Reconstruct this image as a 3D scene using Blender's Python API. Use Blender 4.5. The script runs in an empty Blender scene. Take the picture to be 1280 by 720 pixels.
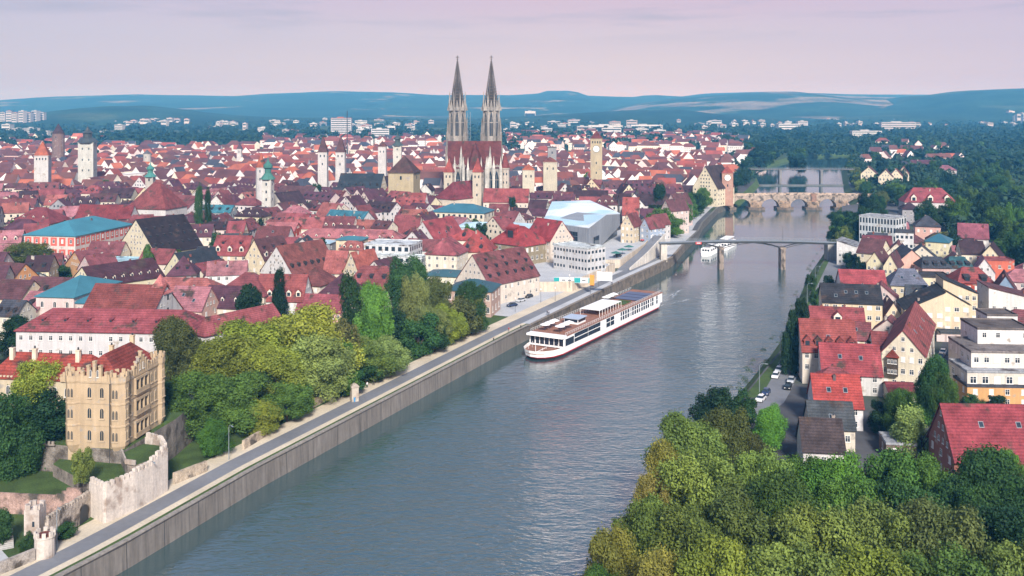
import bpy, math, random
import numpy as np
from mathutils import Vector, Matrix
random.seed(7)
RNG = np.random.default_rng(11)
SC = bpy.context.scene
COL = SC.collection
F, HOR, HC = 1250.0, 130.0, 76.0          # focal length in photo pixels, horizon row, camera height over the town

# ------------------------------------------------------------------ camera, sky, sun, exposure
cam = bpy.data.cameras.new('camera'); camo = bpy.data.objects.new('camera', cam); COL.objects.link(camo)
camo.location = (0, 0, HC); camo.rotation_euler = (math.radians(90), 0, 0)
cam.sensor_width = 36; cam.lens = 36 * F / 1280; cam.shift_y = -(360 - HOR) / 1280
cam.clip_start = 1; cam.clip_end = 40000
SC.camera = camo
SUN_EL, SUN_AZ, SUN_E, SUN_ANG = 34, 170, 2.85, 10      # azimuth clockwise from the view direction
SC.view_settings.view_transform = 'Standard'; SC.view_settings.look = 'None'
SC.view_settings.gamma = 1; SC.view_settings.use_curve_mapping = False
SC.view_settings.exposure = 1.3
SC.render.engine = 'CYCLES'
SC.cycles.use_denoising = True
SC.cycles.max_bounces = 6; SC.cycles.diffuse_bounces = 2; SC.cycles.glossy_bounces = 3
SC.cycles.transmission_bounces = 4; SC.cycles.volume_bounces = 0; SC.cycles.transparent_max_bounces = 4
SC.cycles.sample_clamp_indirect = 4
sun = bpy.data.lights.new('sun', 'SUN'); sun.energy = SUN_E; sun.angle = math.radians(SUN_ANG); sun.color = (1, .965, .94)
suno = bpy.data.objects.new('sun', sun); COL.objects.link(suno)
_a, _e = math.radians(SUN_AZ), math.radians(SUN_EL)
SUN_DIR = Vector((math.sin(_a) * math.cos(_e), math.cos(_a) * math.cos(_e), math.sin(_e)))
suno.rotation_euler = SUN_DIR.to_track_quat('Z', 'Y').to_euler(); suno.location = SUN_DIR * 300

W = bpy.data.worlds.new('World'); SC.world = W; W.use_nodes = True
nt = W.node_tree; nt.nodes.clear()
def wn(t, **k):
    n = nt.nodes.new(t)
    for a, b in k.items(): setattr(n, a, b)
    return n
out = wn('ShaderNodeOutputWorld'); bg = wn('ShaderNodeBackground'); bg.inputs[1].default_value = .1
sky = wn('ShaderNodeTexSky', sky_type='NISHITA', sun_disc=False, sun_elevation=_e, sun_rotation=_a, altitude=300, air_density=1.2, dust_density=1.5)
tc = wn('ShaderNodeTexCoord'); sep = wn('ShaderNodeSeparateXYZ'); nt.links.new(tc.outputs['Generated'], sep.inputs[0])
ramp = wn('ShaderNodeValToRGB'); cr = ramp.color_ramp; cr.interpolation = 'EASE'
def lin(r, g, b):
    return tuple((c / 255 / 12.92) if c < 10 else ((c / 255 + .055) / 1.055) ** 2.4 for c in (r, g, b)) + (1,)
stops = [(0.0, lin(240, 216, 216)), (.028, lin(216, 196, 208)), (.062, lin(204, 182, 203)), (.105, lin(204, 170, 196)), (.19, lin(248, 222, 232)), (.30, lin(214, 210, 228)), (.48, lin(128, 168, 212)), (1, lin(94, 148, 208))]
cr.elements[0].position, cr.elements[0].color = stops[0]
cr.elements[1].position, cr.elements[1].color = stops[-1]
for p, c in stops[1:-1]:
    e = cr.elements.new(p); e.color = c
nt.links.new(sep.outputs[2], ramp.inputs[0])
# the west goes more lavender to the left, and thin cloud bars lie across it
mp = wn('ShaderNodeMapping'); mp.inputs['Scale'].default_value = (3.2, 3.2, 34); nt.links.new(tc.outputs['Generated'], mp.inputs[0])
nz = wn('ShaderNodeTexNoise'); nz.inputs['Scale'].default_value = 1.6; nz.inputs['Detail'].default_value = 6; nt.links.new(mp.outputs[0], nz.inputs['Vector'])
mr = wn('ShaderNodeMapRange'); mr.inputs[1].default_value = .50; mr.inputs[2].default_value = .68; nt.links.new(nz.outputs[0], mr.inputs[0])
band = wn('ShaderNodeMapRange'); band.inputs[1].default_value = .058; band.inputs[2].default_value = .085; nt.links.new(sep.outputs[2], band.inputs[0])
mm = wn('ShaderNodeMath', operation='MULTIPLY'); nt.links.new(mr.outputs[0], mm.inputs[0]); nt.links.new(band.outputs[0], mm.inputs[1])
mm2 = wn('ShaderNodeMath', operation='MULTIPLY'); mm2.inputs[1].default_value = .8; nt.links.new(mm.outputs[0], mm2.inputs[0])
lav = wn('ShaderNodeMapRange'); lav.inputs[1].default_value = .02; lav.inputs[2].default_value = -.46; lav.inputs[4].default_value = .62; nt.links.new(sep.outputs[0], lav.inputs[0])
m1 = wn('ShaderNodeMixRGB'); m1.inputs[2].default_value = lin(176, 172, 206); nt.links.new(lav.outputs[0], m1.inputs[0]); nt.links.new(ramp.outputs[0], m1.inputs[1])
lav2 = wn('ShaderNodeMapRange'); lav2.inputs[1].default_value = .15; lav2.inputs[2].default_value = .5; lav2.inputs[4].default_value = .55; nt.links.new(sep.outputs[0], lav2.inputs[0])
m1b = wn('ShaderNodeMixRGB'); m1b.inputs[2].default_value = lin(190, 172, 210); nt.links.new(lav2.outputs[0], m1b.inputs[0]); nt.links.new(m1.outputs[0], m1b.inputs[1])
m2 = wn('ShaderNodeMixRGB'); m2.inputs[2].default_value = lin(158, 150, 184); nt.links.new(mm2.outputs[0], m2.inputs[0]); nt.links.new(m1b.outputs[0], m2.inputs[1])
sc10 = wn('ShaderNodeVectorMath', operation='SCALE'); sc10.inputs['Scale'].default_value = 3.9; nt.links.new(m2.outputs[0], sc10.inputs[0])
mx = wn('ShaderNodeMixRGB'); mx.inputs[0].default_value = .88
nt.links.new(sky.outputs[0], mx.inputs[1]); nt.links.new(sc10.outputs[0], mx.inputs[2])
nt.links.new(mx.outputs[0], bg.inputs[0]); nt.links.new(bg.outputs[0], out.inputs[0])

# ------------------------------------------------------------------ helpers
def P(px, py, z=0.0):
    """a photo pixel at a known height, as a point of the place"""
    Y = (HC - z) * F / (py - HOR); return ((px - 640) * Y / F, Y, z)
def proj(x, y, z=0.0):
    return (640 + x * F / y, HOR + (HC - z) * F / y)
def tag(o, label=None, cat=None, group=None, kind=None):
    if label: o['label'] = label
    if cat: o['category'] = cat
    if group: o['group'] = group
    if kind: o['kind'] = kind
    return o
def link(name, data, parent=None, loc=(0, 0, 0), rz=0.0, scale=None, color=None):
    o = bpy.data.objects.new(name, data); COL.objects.link(o)
    o.location = loc
    if rz: o.rotation_euler = (0, 0, rz)
    if scale: o.scale = scale
    if parent: o.parent = parent
    if color: o.color = (*color[:3], 1)
    return o
def empty(name, loc, rz=0.0):
    o = link(name, None, None, loc, rz); o.empty_display_size = 1; return o
class MB:
    def __init__(s): s.v = []; s.f = []; s.m = []
    def add(s, vs, fs, m=0):
        b = len(s.v); s.v += [tuple(v) for v in vs]; s.f += [tuple(i + b for i in f) for f in fs]; s.m += [m] * len(fs); return s
    def box(s, x0, x1, y0, y1, z0, z1, m=0):
        return s.add([(x0, y0, z0), (x1, y0, z0), (x1, y1, z0), (x0, y1, z0), (x0, y0, z1), (x1, y0, z1), (x1, y1, z1), (x0, y1, z1)],
                     [(0, 3, 2, 1), (4, 5, 6, 7), (0, 1, 5, 4), (1, 2, 6, 5), (2, 3, 7, 6), (3, 0, 4, 7)], m)
    def hexa(s, lo, hi, m=0):
        """eight corners: four below, four above, counter-clockwise"""
        return s.add(list(lo) + list(hi), [(0, 3, 2, 1), (4, 5, 6, 7), (0, 1, 5, 4), (1, 2, 6, 5), (2, 3, 7, 6), (3, 0, 4, 7)], m)
    def prism(s, poly, z0, z1, m=0, mtop=None):
        n = len(poly); zt = z1 if hasattr(z1, '__len__') else [z1] * n; zb = z0 if hasattr(z0, '__len__') else [z0] * n
        s.add([(p[0], p[1], zb[i]) for i, p in enumerate(poly)] + [(p[0], p[1], zt[i]) for i, p in enumerate(poly)],
              [tuple(range(n - 1, -1, -1))] + [(i, (i + 1) % n, n + (i + 1) % n, n + i) for i in range(n)], m)
        b = len(s.v) - n; s.f.append(tuple(range(b, b + n))); s.m.append(m if mtop is None else mtop); return s
    def ring(s, cx, cy, prof, n=8, m=0, rot=0.0, sx=1.0, sy=1.0):
        """a turned or many-sided body: prof = [(r, z), ...] from the bottom up"""
        vs = []; fs = []
        for r, z in prof:
            for k in range(n):
                a = rot + 2 * math.pi * k / n; vs.append((cx + sx * r * math.cos(a), cy + sy * r * math.sin(a), z))
        for j in range(len(prof) - 1):
            for k in range(n):
                k2 = (k + 1) % n; fs.append((j * n + k, j * n + k2, (j + 1) * n + k2, (j + 1) * n + k))
        fs.append(tuple(range(n - 1, -1, -1))); fs.append(tuple((len(prof) - 1) * n + k for k in range(n)))
        return s.add(vs, fs, m)
    def tube(s, p0, p1, r0, r1=None, n=6, m=0):
        r1 = r0 if r1 is None else r1
        p0, p1 = Vector(p0), Vector(p1); d = (p1 - p0).normalized()
        a = d.orthogonal().normalized(); b = d.cross(a)
        vs = [p + (a * math.cos(t) + b * math.sin(t)) * r for p, r in ((p0, r0), (p1, r1)) for t in [2 * math.pi * k / n for k in range(n)]]
        return s.add(vs, [(k, (k + 1) % n, n + (k + 1) % n, n + k) for k in range(n)] + [tuple(range(n - 1, -1, -1)), tuple(range(n, 2 * n))], m)
    def mesh(s, name, mats=(), smooth=False):
        me = bpy.data.meshes.new(name); me.from_pydata(s.v, [], s.f)
        for m in mats if isinstance(mats, (list, tuple)) else (mats,): me.materials.append(m)
        if len(me.materials) > 1: me.polygons.foreach_set('material_index', s.m)
        if smooth: me.polygons.foreach_set('use_smooth', [True] * len(s.f))
        me.update(); return me
    def build(s, name, mats, parent=None, loc=(0, 0, 0), rz=0.0, color=None, smooth=False, scale=None):
        return link(name, s.mesh(name, mats, smooth), parent, loc, rz, scale, color)
def np_mesh(name, V, Q, mats, mi=None):
    """vertices (n,3) and quads or triangles (m,k)"""
    me = bpy.data.meshes.new(name); k = Q.shape[1]
    me.vertices.add(len(V)); me.vertices.foreach_set('co', V.astype(np.float32).ravel())
    me.loops.add(Q.size); me.loops.foreach_set('vertex_index', Q.astype(np.int32).ravel())
    me.polygons.add(len(Q)); me.polygons.foreach_set('loop_start', np.arange(0, Q.size, k, dtype=np.int32))
    me.polygons.foreach_set('loop_total', np.full(len(Q), k, dtype=np.int32))
    for m in mats: me.materials.append(m)
    if mi is not None: me.polygons.foreach_set('material_index', mi.astype(np.int32))
    me.update(calc_edges=True); me.validate(); return me

# ------------------------------------------------------------------ materials
def mat(name, col=None, rough=.85, var=.2, scale=.4, bump=0.0, bscale=3.0, metal=0.0, spec=.3, streak=0.0, fine=0.0, transl=0.0, patch=None, gain=1.0):
    """col None: the object's own paint colour. var: broad mottling; streak: rain streaks; fine: grain; patch=(colour, size, amount)"""
    m = bpy.data.materials.new(name); m.use_nodes = True; t = m.node_tree; N = t.nodes; N.clear(); Lk = t.links.new
    o = N.new('ShaderNodeOutputMaterial'); b = N.new('ShaderNodeBsdfPrincipled'); Lk(b.outputs[0], o.inputs[0])
    b.inputs['Roughness'].default_value = rough; b.inputs['Metallic'].default_value = metal; b.inputs['Specular IOR Level'].default_value = spec
    tcn = N.new('ShaderNodeTexCoord'); oi = N.new('ShaderNodeObjectInfo')
    off = N.new('ShaderNodeVectorMath'); off.operation = 'ADD'
    mul = N.new('ShaderNodeMath'); mul.operation = 'MULTIPLY'; mul.inputs[1].default_value = 300; Lk(oi.outputs['Random'], mul.inputs[0])
    Lk(tcn.outputs['Object'], off.inputs[0]); Lk(mul.outputs[0], off.inputs[1]); vec = off.outputs[0]
    if col is None: src = oi.outputs['Color']
    else:
        r = N.new('ShaderNodeRGB'); r.outputs[0].default_value = (*col, 1); src = r.outputs[0]
    def noise(sc, det=4, v=vec, lo=.3, hi=.7, a=0.0, b_=1.0):
        n = N.new('ShaderNodeTexNoise'); n.inputs['Scale'].default_value = sc; n.inputs['Detail'].default_value = det; Lk(v, n.inputs['Vector'])
        q = N.new('ShaderNodeMapRange'); q.inputs[1].default_value = lo; q.inputs[2].default_value = hi; q.inputs[3].default_value = a; q.inputs[4].default_value = b_
        Lk(n.outputs[0], q.inputs[0]); return q.outputs[0], n.outputs[0]
    def scaled(s, f):
        q = N.new('ShaderNodeVectorMath'); q.operation = 'SCALE'; Lk(s, q.inputs[0]); Lk(f, q.inputs['Scale']); return q.outputs[0]
    if patch:
        f, _ = noise(patch[1], 5, vec, .62 - patch[2] * .3, .72 - patch[2] * .3)
        q = N.new('ShaderNodeMixRGB'); q.inputs[2].default_value = (*patch[0], 1); Lk(f, q.inputs[0]); Lk(src, q.inputs[1]); src = q.outputs[0]
    if name == 'foliage':
        f, _ = noise(.9, 3, vec, .42, .66, 0, .6); q = N.new('ShaderNodeVectorMath'); q.operation = 'MULTIPLY'; q.inputs[1].default_value = (1.38, 1.22, 1.0); Lk(src, q.inputs[0]); q2 = N.new('ShaderNodeMixRGB'); Lk(f, q2.inputs[0]); Lk(src, q2.inputs[1]); Lk(q.outputs[0], q2.inputs[2]); src = q2.outputs[0]
    if var: src = scaled(src, noise(scale, 5, vec, .28, .72, 1 - var, 1 + var)[0])
    if fine: src = scaled(src, noise(scale * 12, 2, vec, .25, .75, 1 - fine, 1 + fine)[0])
    if name == 'roof_tiles':                                          # courses of tiles
        wv = N.new('ShaderNodeTexWave'); wv.bands_direction = 'Z'; wv.inputs['Scale'].default_value = .62; wv.inputs['Distortion'].default_value = .6; wv.inputs['Detail'].default_value = 2; Lk(tcn.outputs['Object'], wv.inputs['Vector'])
        q = N.new('ShaderNodeMapRange'); q.inputs[3].default_value = .80; q.inputs[4].default_value = 1.14; Lk(wv.outputs['Fac'], q.inputs[0]); src = scaled(src, q.outputs[0])
    if streak:
        mpn = N.new('ShaderNodeMapping'); mpn.inputs['Scale'].default_value = (1.6, 1.6, .12); Lk(vec, mpn.inputs[0])
        src = scaled(src, noise(1.0, 3, mpn.outputs[0], .3, .75, 1.0, 1 - streak)[0])
    if gain != 1:
        q = N.new('ShaderNodeVectorMath'); q.operation = 'SCALE'; q.inputs['Scale'].default_value = gain; Lk(src, q.inputs[0]); src = q.outputs[0]
    Lk(src, b.inputs['Base Color'])
    if bump:
        _, raw = noise(bscale, 4)
        q = N.new('ShaderNodeBump'); q.inputs['Strength'].default_value = bump; q.inputs['Distance'].default_value = .3; Lk(raw, q.inputs['Height']); Lk(q.outputs[0], b.inputs['Normal'])
    if transl:
        tr = N.new('ShaderNodeBsdfTranslucent'); Lk(src, tr.inputs[0]); mxs = N.new('ShaderNodeMixShader'); mxs.inputs[0].default_value = transl
        Lk(b.outputs[0], mxs.inputs[1]); Lk(tr.outputs[0], mxs.inputs[2]); Lk(mxs.outputs[0], o.inputs[0])
    return m
M = {}
M['plaster'] = mat('plaster', None, .9, .11, .25, streak=.22, fine=.06, gain=.80, patch=((.42, .37, .31), .5, .08))
M['roof'] = mat('roof_tiles', None, .85, .36, .3, streak=.35, fine=.24, bump=.5, bscale=3, spec=.2, patch=((.075, .05, .04), .22, .12))
M['metal_roof'] = mat('sheet_metal_roof', None, .5, .16, .12, streak=.15, fine=.05, spec=.4)
M['paint'] = mat('paint', None, .45, .05, .4, spec=.5)
M['car_paint'] = mat('car_paint', None, .25, .03, .4, spec=.6)
M['glass'] = mat('window_glass', (.022, .032, .042), .08, .3, .7, spec=.6)
M['frame'] = mat('window_frame', (.66, .64, .60), .6, .05, .5); M['frame_cream'] = mat('cream_frame', (.46, .36, .24), .7, .1, .5)
M['blind'] = mat('roller_blind', (.62, .60, .57), .7, .05, .5)
M['dark'] = mat('dark_metal', (.03, .033, .036), .5, .1, .5)
M['steel'] = mat('painted_steel', (.20, .23, .25), .5, .12, .5)
M['brick'] = mat('brick', None, .9, .2, 1.2, fine=.2)
M['stone'] = mat('weathered_stone', None, .92, .14, .22, streak=.22, fine=.14, bump=.2, bscale=1.5, patch=((.34, .27, .22), .3, .2))
M['rubble'] = mat('rubble_stone', None, .95, .35, .5, fine=.35, bump=.8, bscale=1.6, streak=.2, patch=((.10, .085, .07), .35, .35))
M['concrete'] = mat('concrete', None, .9, .16, .12, streak=.45, fine=.08)
M['leaf'] = mat('foliage', None, .65, .42, .30, spec=.2, fine=.3, transl=.25)
M['bark'] = mat('bark', (.055, .04, .028), .9, .3, 1.5)
M['grass'] = mat('grass', (.05, .085, .02), .95, .35, .25, fine=.3, bump=.5, bscale=3)
M['asphalt'] = mat('asphalt', (.165, .17, .182), .85, .16, .08, fine=.08)
M['street'] = mat('street_asphalt', (.06, .062, .07), .9, .25, .06, fine=.1)
M['gravel'] = mat('pale_gravel', (.52, .45, .34), .95, .14, .15, fine=.12)
M['paving'] = mat('pale_paving', (.40, .41, .42), .85, .12, .1, fine=.08)
M['tyre'] = mat('tyre', (.015, .015, .015), .8, .1, 1)
def jit(c, a=.12):
    k = 1 + random.uniform(-a, a); return tuple(max(0, min(1, x * k * (1 + random.uniform(-a, a) * .35))) for x in c)
RC = {'red': (.25, .060, .048), 'orange': (.33, .098, .058), 'bright red': (.38, .056, .038), 'pink': (.36, .135, .115), 'brown': (.120, .050, .042), 'dark brown': (.055, .030, .029), 'red-brown': (.18, .056, .045),
      'purple-brown': (.10, .04, .045), 'black': (.022, .023, .027), 'grey': (.07, .075, .085), 'teal': (.03, .16, .22), 'dark teal': (.03, .10, .12), 'pale blue': (.33, .53, .62), 'white': (.60, .63, .66), 'slate': (.05, .055, .07)}
WC = {'white': (.70, .675, .65), 'cream': (.76, .68, .55), 'yellow': (.72, .60, .42), 'pink': (.66, .40, .34), 'pale pink': (.72, .58, .54), 'grey': (.36, .36, .37), 'tan': (.34, .28, .19), 'orange': (.68, .33, .13),
      'red': (.50, .085, .055), 'blue': (.22, .34, .48), 'pale yellow': (.74, .66, .46), 'salmon': (.62, .27, .19)}
# ------------------------------------------------------------------ the river and its banks
LB = [(60, -114), (80, -106), (130, -86), (172, -67), (209, -53), (330, 0), (438, 51), (494, 79), (538, 92), (600, 112), (640, 122), (734, 151), (762, 165), (850, 196), (986, 240), (1184, 282), (1290, 330), (1500, 430), (1600, 560)]
RB = [(60, -14), (80, -8), (131, 6), (170, 20), (214, 38), (258, 54), (296, 72), (335, 90), (373, 104), (468, 139), (535, 167), (592, 189), (745, 241), (767, 262), (915, 304), (1184, 390), (1290, 428), (1500, 520), (1600, 561)]
def interp(T, y): return float(np.interp(y, [a for a, b in T], [b for a, b in T]))
Lx = lambda y: interp(LB, y)
Rx = lambda y: interp(RB, y)
WZ = -4.5
def water_material():
    m = bpy.data.materials.new('river_water'); m.use_nodes = True; t = m.node_tree; N = t.nodes; Lk = t.links.new
    b = N['Principled BSDF']; N.remove(b); o_ = N['Material Output']
    body = N.new('ShaderNodeBsdfDiffuse'); body.inputs[0].default_value = (.030, .066, .068, 1); gl = N.new('ShaderNodeBsdfGlossy'); gl.inputs[0].default_value = (1, 1, 1, 1); gl.inputs['Roughness'].default_value = .06
    fr = N.new('ShaderNodeFresnel'); fr.inputs['IOR'].default_value = 3.1; ms = N.new('ShaderNodeMixShader'); Lk(fr.outputs[0], ms.inputs[0]); Lk(body.outputs[0], ms.inputs[1]); Lk(gl.outputs[0], ms.inputs[2]); Lk(ms.outputs[0], o_.inputs[0])
    tcn = N.new('ShaderNodeTexCoord')
    def nz(sx, sy, sc, det, rot=0.0):
        q = N.new('ShaderNodeMapping'); q.inputs['Scale'].default_value = (sx, sy, 1); q.inputs['Rotation'].default_value = (0, 0, rot); Lk(tcn.outputs['Object'], q.inputs[0])
        n = N.new('ShaderNodeTexNoise'); n.inputs['Scale'].default_value = sc; n.inputs['Detail'].default_value = det; n.inputs['Distortion'].default_value = .5; Lk(q.outputs[0], n.inputs['Vector']); return n.outputs[0]
    fine = nz(.5, 1.0, 1.05, 4, .2); mid = nz(.6, 1.0, .22, 3, -.3); calm = nz(.7, .35, .018, 3, -.4)
    q = N.new('ShaderNodeMapRange'); q.inputs[1].default_value = .38; q.inputs[2].default_value = .62; q.inputs[3].default_value = .35; q.inputs[4].default_value = 1.0; Lk(calm, q.inputs[0])
    sp = N.new('ShaderNodeSeparateXYZ'); Lk(tcn.outputs['Object'], sp.inputs[0])
    d = N.new('ShaderNodeMapRange'); d.inputs[1].default_value = 260; d.inputs[2].default_value = 470; d.inputs[3].default_value = 1; d.inputs[4].default_value = .10; Lk(sp.outputs[1], d.inputs[0])
    mu = N.new('ShaderNodeMath'); mu.operation = 'MULTIPLY'; Lk(q.outputs[0], mu.inputs[0]); Lk(d.outputs[0], mu.inputs[1])
    dl = N.new('ShaderNodeVectorMath'); dl.operation = 'DOT_PRODUCT'; dl.inputs[1].default_value = (.914, -.405, 0); Lk(tcn.outputs['Object'], dl.inputs[0])   # the lee of the quay wall is calm
    ml = N.new('ShaderNodeMapRange'); ml.inputs[1].default_value = -128; ml.inputs[2].default_value = -100; ml.inputs[3].default_value = .12; Lk(dl.outputs['Value'], ml.inputs[0])
    mu0 = mu; mu = N.new('ShaderNodeMath'); mu.operation = 'MULTIPLY'; Lk(mu0.outputs[0], mu.inputs[0]); Lk(ml.outputs[0], mu.inputs[1])
    ad = N.new('ShaderNodeMath'); ad.operation = 'MULTIPLY_ADD'; Lk(mid, ad.inputs[0]); ad.inputs[1].default_value = 1.4; Lk(fine, ad.inputs[2])
    bp = N.new('ShaderNodeBump'); bp.inputs['Distance'].default_value = .95; Lk(ad.outputs[0], bp.inputs['Height']); Lk(mu.outputs[0], bp.inputs['Strength']); [Lk(bp.outputs[0], q_.inputs['Normal']) for q_ in (gl, fr)]
    return m
M['water'] = water_material()
mb = MB(); ys = [60, 130, 200, 300, 400, 500, 600, 740, 900, 1100, 1300, 1500, 1600]
vs = [(x, y, WZ) for y in ys for x in (Lx(y) - 3, Rx(y) + 3)]
mb.add(vs, [(2 * i, 2 * i + 1, 2 * i + 3, 2 * i + 2) for i in range(len(ys) - 1)])
tag(mb.build('river', M['water']), 'smooth grey blue river running under three bridges', None, None, 'structure')

def ground_material():
    m = mat('town_ground', (.075, .075, .08), .95, .3, .02, fine=.2); t = m.node_tree; N = t.nodes; Lk = t.links.new
    b = [n for n in N if n.type == 'BSDF_PRINCIPLED'][0]; src = b.inputs['Base Color'].links[0].from_socket
    g = N.new('ShaderNodeTexCoord'); sp = N.new('ShaderNodeSeparateXYZ'); Lk(g.outputs['Object'], sp.inputs[0])
    n = N.new('ShaderNodeTexNoise'); n.inputs['Scale'].default_value = .012; n.inputs['Detail'].default_value = 5; Lk(g.outputs['Object'], n.inputs['Vector'])
    far = N.new('ShaderNodeMapRange'); far.inputs[1].default_value = 900; far.inputs[2].default_value = 1900; far.inputs[3].default_value = .08; far.inputs[4].default_value = .95; Lk(sp.outputs[1], far.inputs[0])
    ad = N.new('ShaderNodeMath'); ad.operation = 'ADD'; Lk(n.outputs[0], ad.inputs[0]); Lk(far.outputs[0], ad.inputs[1])
    st = N.new('ShaderNodeMapRange'); st.inputs[1].default_value = .58; st.inputs[2].default_value = .7; Lk(ad.outputs[0], st.inputs[0])
    mx = N.new('ShaderNodeMixRGB'); mx.inputs[2].default_value = (.035, .062, .022, 1); Lk(st.outputs[0], mx.inputs[0]); Lk(src, mx.inputs[1]); Lk(mx.outputs[0], b.inputs['Base Color'])
    return m
M['ground'] = ground_material()
mb = MB(); ys = sorted(set([y for y, _ in LB] + [y for y, _ in RB] + [110, 150, 190, 240, 290, 380, 420, 680, 820]))
row = [[(-14000 if y > 1500 else -2500, y, 0), (Lx(y) - .02, y, 0), (Rx(y) + 5, y, 0), (14000 if y > 1500 else 2500, y, 0)] for y in ys]
for a, b in zip(row, row[1:]):
    mb.add([a[0], a[1], b[1], b[0]], [(0, 1, 2, 3)]); mb.add([a[2], a[3], b[3], b[2]], [(0, 1, 2, 3)])
mb.add([(-14000, 1600, 0), (14000, 1600, 0), (14000, 16000, 0), (-14000, 16000, 0)], [(0, 1, 2, 3)])
tag(mb.build('ground', M['ground']), 'flat town ground on both sides of the river', None, None, 'structure')
# the right bank falls to the water as rough grass; the left one upstream of the stone bridge too
mb = MB(); yy = list(range(60, 1600, 20))
for y0, y1 in zip(yy, yy[1:]):
    mb.add([(Rx(y0) - 1, y0, WZ - .6), (Rx(y0) + 5.02, y0, .0), (Rx(y1) + 5.02, y1, .0), (Rx(y1) - 1, y1, WZ - .6)], [(0, 1, 2, 3)])
tag(mb.build('grassy_riverbank', M['grass']), 'rough green slope down to the river', None, None, 'structure')
mb = MB(); yy = list(range(780, 1600, 20))
for y0, y1 in zip(yy, yy[1:]):
    mb.add([(Lx(y0) - .1, y0, .01), (Lx(y0) + 5, y0, WZ - .6), (Lx(y1) + 5, y1, WZ - .6), (Lx(y1) - .1, y1, .01)], [(0, 1, 2, 3)])
tag(mb.build('upstream_riverbank', M['grass']), 'wooded green slope beyond the stone bridge', None, None, 'structure')

def strip(name, T, y0, y1, o0, o1, z, m, label, step=8, kind='structure', side=-1):
    """a band that follows a bank from o0 to o1 metres inland"""
    g = MB(); n = max(2, int((y1 - y0) / step)); pts = []
    for i in range(n + 1):
        y = y0 + (y1 - y0) * i / n; s = (interp(T, y + 6) - interp(T, y - 6)) / 12; L = math.hypot(s, 1); nx, ny = 1 / L, -s / L
        x = interp(T, y); pts.append([(x + side * nx * o0, y + side * ny * o0, z), (x + side * nx * o1, y + side * ny * o1, z)])
    vs = [p for q in pts for p in q]
    f = [(2 * i, 2 * i + 1, 2 * i + 3, 2 * i + 2) for i in range(n)]
    if side < 0: f = [tuple(reversed(q)) for q in f]
    g.add(vs, f); return tag(g.build(name, m), label, None, None, kind)
def off(T, y, o, side=-1):
    s = (interp(T, y + 6) - interp(T, y - 6)) / 12; L = math.hypot(s, 1); return (interp(T, y) + side * o / L, y - side * o * s / L)
strip('grass_verge', LB, 80, 345, .75, 2.4, .014, M['grass'], 'narrow green verge behind the quay wall', kind='stuff')
strip('gravel_edge', LB, 80, 345, 2.0, 4.0, .012, M['gravel'], 'pale gravel edge of the riverside road')
strip('riverside_road', LB, 80, 500, 4.0, 8.2, .016, M['asphalt'], 'smooth grey riverside road')
strip('gravel_path', LB, 80, 420, 8.2, 12.8, .012, M['gravel'], 'pale gravel footpath beside the road')
strip('quay_promenade', LB, 345, 600, .75, 4.0, .012, M['paving'], 'pale paved quay promenade')
strip('quay_road', LB, 420, 500, 8.2, 10.6, .012, M['paving'], 'pale paved strip below the retaining wall')
strip('storehouse_forecourt', LB, 352, 402, 12.8, 34, .008, M['paving'], 'pale paved forecourt below the brown roofed storehouse')
strip('park_lawn', LB, 80, 352, 12.8, 42, .008, M['grass'], 'shaded green park ground under the trees', kind='stuff')
strip('upper_quay_road', LB, 505, 752, 4, 11, .012, M['paving'], 'pale quay road leading to the stone bridge')
# quay wall: concrete, then old stone quay
def quay(name, y0, y1, m, col, label, top=.55, cap=.7):
    g = MB(); n = max(2, int((y1 - y0) / 6)); prev = None
    for i in range(n + 1):
        y = y0 + (y1 - y0) * i / n; a = (*off(LB, y, -.05), WZ - 1); b = (*off(LB, y, .12), top); c = (*off(LB, y, cap), top); d = (*off(LB, y, cap), -.4)
        q = [a, b, c, d]
        if prev: g.add(prev + q, [(0, 4, 5, 1), (1, 5, 6, 2), (2, 6, 7, 3)])
        prev = q
    o = g.build(name, m, color=col); c = MB(); prev = None
    for i in range(n + 1):
        y = y0 + (y1 - y0) * i / n; q = [(*off(LB, y, -.16), top - .22), (*off(LB, y, -.16), top + .05), (*off(LB, y, cap + .03), top + .05), (*off(LB, y, cap + .03), top - .22)]
        if prev: c.add(prev + q, [(0, 4, 5, 1), (1, 5, 6, 2), (2, 6, 7, 3)])
        prev = q
    c.build('coping', M['concrete'], o, color=tuple(k * 1.55 for k in col))
    y = y0 + 5
    while y < y1 - 5: c = MB(); c.add([(*off(LB, y - .07, -.07), WZ - .5), (*off(LB, y + .07, -.07), WZ - .5), (*off(LB, y + .07, .10), top - .23), (*off(LB, y - .07, .10), top - .23)], [(0, 1, 2, 3)]); y += 9; c.build('joint', M['dark'], o)
    return tag(o, label, 'wall')
quay('quay_wall', 60, 342, M['concrete'], (.19, .172, .152), 'long grey concrete quay wall with rain streaks beside the riverside road')
quay('stone_quay', 342, 545, M['rubble'], (.15, .125, .10), 'old dark stone quay wall behind the white cruise ship', .15, .9)
quay('upstream_quay', 545, 770, M['rubble'], (.11, .105, .09), 'dark stone quay wall between the footbridge and the stone bridge', .15, .9)
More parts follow.
